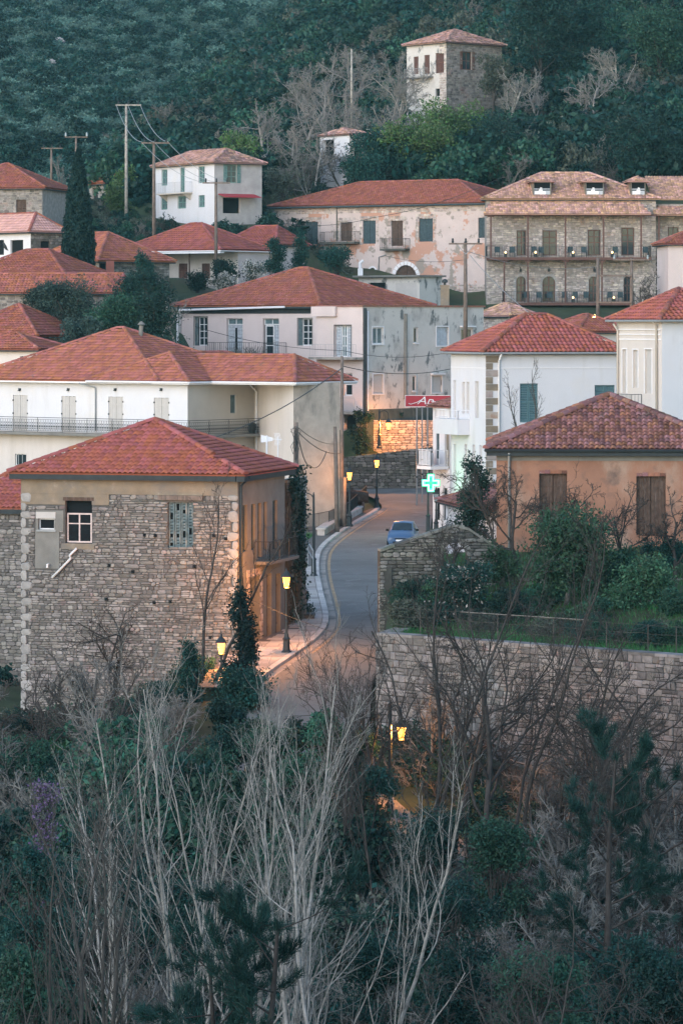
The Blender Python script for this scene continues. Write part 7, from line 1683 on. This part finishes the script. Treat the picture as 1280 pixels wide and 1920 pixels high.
for k,(px,pyc,D,w_,h_,lab) in enumerate(((790,1560,116,150,150,'ivy clad bush below the crook lamp'),(930,1590,114,130,140,'ivy clad stump bush before retaining wall'),(860,1700,104,200,130,'dark evergreen bush in the gully right of pale trees'),(1180,1800,100,220,140,'broad dark bush at lower right'),(1010,1820,92,220,150,'dark bush at the bottom right of centre'),(700,1800,96,150,140,'dark bush right of the pale trunks'),(60,1640,106,170,140,'dark bush at lower left'),(40,1840,92,150,140,'dark bush at the bottom left corner'),(330,1700,108,170,150,'dark bush behind the pale trunks'),(1240,1870,88,160,140,'dark bush at the bottom right corner'),(520,1640,112,180,150,'dark bush behind the central pale stems'),(200,1560,118,140,110,'dark bush below the grassy bank'))):
    ever(lab,px,pyc,D,w_,h_,(m_leaf_dk,m_leaf,m_leaf_dk)[k%3],9000,.11,9,'evergreen_shrub','gully bushes',None,'shrub',.07)
# pale trees of the foreground
for k,(px,D,top,stems,ln,lab) in enumerate(((335,90,1310,3,-.13,'pale bare tree with long leaning stems left of centre'),(430,94,1300,4,-.03,'pale bare tree with many upright stems at centre'),(545,92,1290,4,-.06,'tall pale bare tree below the lit pavement'),(640,90,1380,3,.06,'pale bare tree right of centre below crook lamp'),(210,86,1480,4,-.16,'brownish bare tree at lower left'),(90,84,1560,4,-.10,'brownish bare thicket tree at the left edge'),(470,100,1330,3,.02,'slender pale bare tree behind the central ones'),(580,97,1400,3,.04,'slender pale bare tree at right of the group'),(285,99,1340,3,-.10,'slender pale bare tree below the stone house'))):
    b = gp(px,D); h = pxz(top,D)-b.z; bare_tree('bare_tree',lab,b,h*1.06,m_bark_br if k in (4,5) else m_bark_pale,'up',.085,max(2,stems-1),(ln,0),1.1,'bare trees in the foreground',.13,(600+k if k != 3 else 633),.0065)
for k,(px,D,top,lab) in enumerate(((1075,86,1640,'grey twisted bare tree in lower right thicket'),(1130,88,1560,'grey bare tree below the pine branch'),(820,92,1690,'grey crooked bare shrub tree at bottom'),(1240,82,1620,'grey bare tree at lower right edge'))):
    b = gp(px,D); bare_tree('bare_tree',lab,b,(pxz(top,D)-b.z)*1.1,m_bark_br,'spread',.075,1,(R0.normal(0,.1),0),1.25,'grey bare trees in the gully',.3,741+k,.008)
# pines
for k,(px,D,top,lab) in enumerate(((470,78,1735,'young pine at the bottom centre'),(1115,104,1420,'young pine before the retaining wall'),(395,80,1800,'smaller young pine at bottom left of centre'))):
    b = gp(px,D); pine(lab,b,pxz(top,D)-b.z,26)

# pale boulders on the far slope
for k,(px,py,D,w_) in enumerate(((110,132,640,1.0),(98,187,600,.85),(112,188,602,.85),(16,155,620,.8),(122,217,585,.7))):
    c = at(px,py,D); c.z = max(c.z, gz(c.x,D)+1.9); rgb = np.random.RandomState(900+k); mb = MB(); pr = [(.2,0),(.8,.1),(1,.5),(.8,.95),(.35,1.15)]
    mb.lathe(c-Vector((0,0,w_*.6)), [(a*w_,b*w_) for a,b in pr], 7); mb.v = [(x+rgb.normal(0,.12)*w_,y+rgb.normal(0,.12)*w_,z+rgb.normal(0,.08)*w_) for x,y,z in mb.v]
    o = mk('boulder', mb, m_rock, loc=c); o.location = c; tag(o, ('topmost pale boulder','left one of the paired pale boulders','right one of the paired pale boulders','leftmost pale boulder','lowest pale boulder')[k]+' on the far wooded slope', 'rock', 'pale boulders on the far slope')
# ------------------------------------------------------------------ haze: even air round the whole place
hm = bpy.data.materials.new('haze_air'); hm.use_nodes = True; nt = hm.node_tree
for n_ in list(nt.nodes):
    if n_.type == 'BSDF_PRINCIPLED': nt.nodes.remove(n_)
pv = nt.nodes.new('ShaderNodeVolumePrincipled'); pv.inputs['Color'].default_value = (.38,.84,.90,1); pv.inputs['Density'].default_value = .0001; pv.inputs['Anisotropy'].default_value = .0
nt.links.new(pv.outputs[0], nt.nodes['Material Output'].inputs['Volume'])
hz = mk('haze', MB().box(-700,-60,-25,700,1800,300), hm); tag(hz, 'pale blue haze in the air over the valley', None, None, 'stuff')
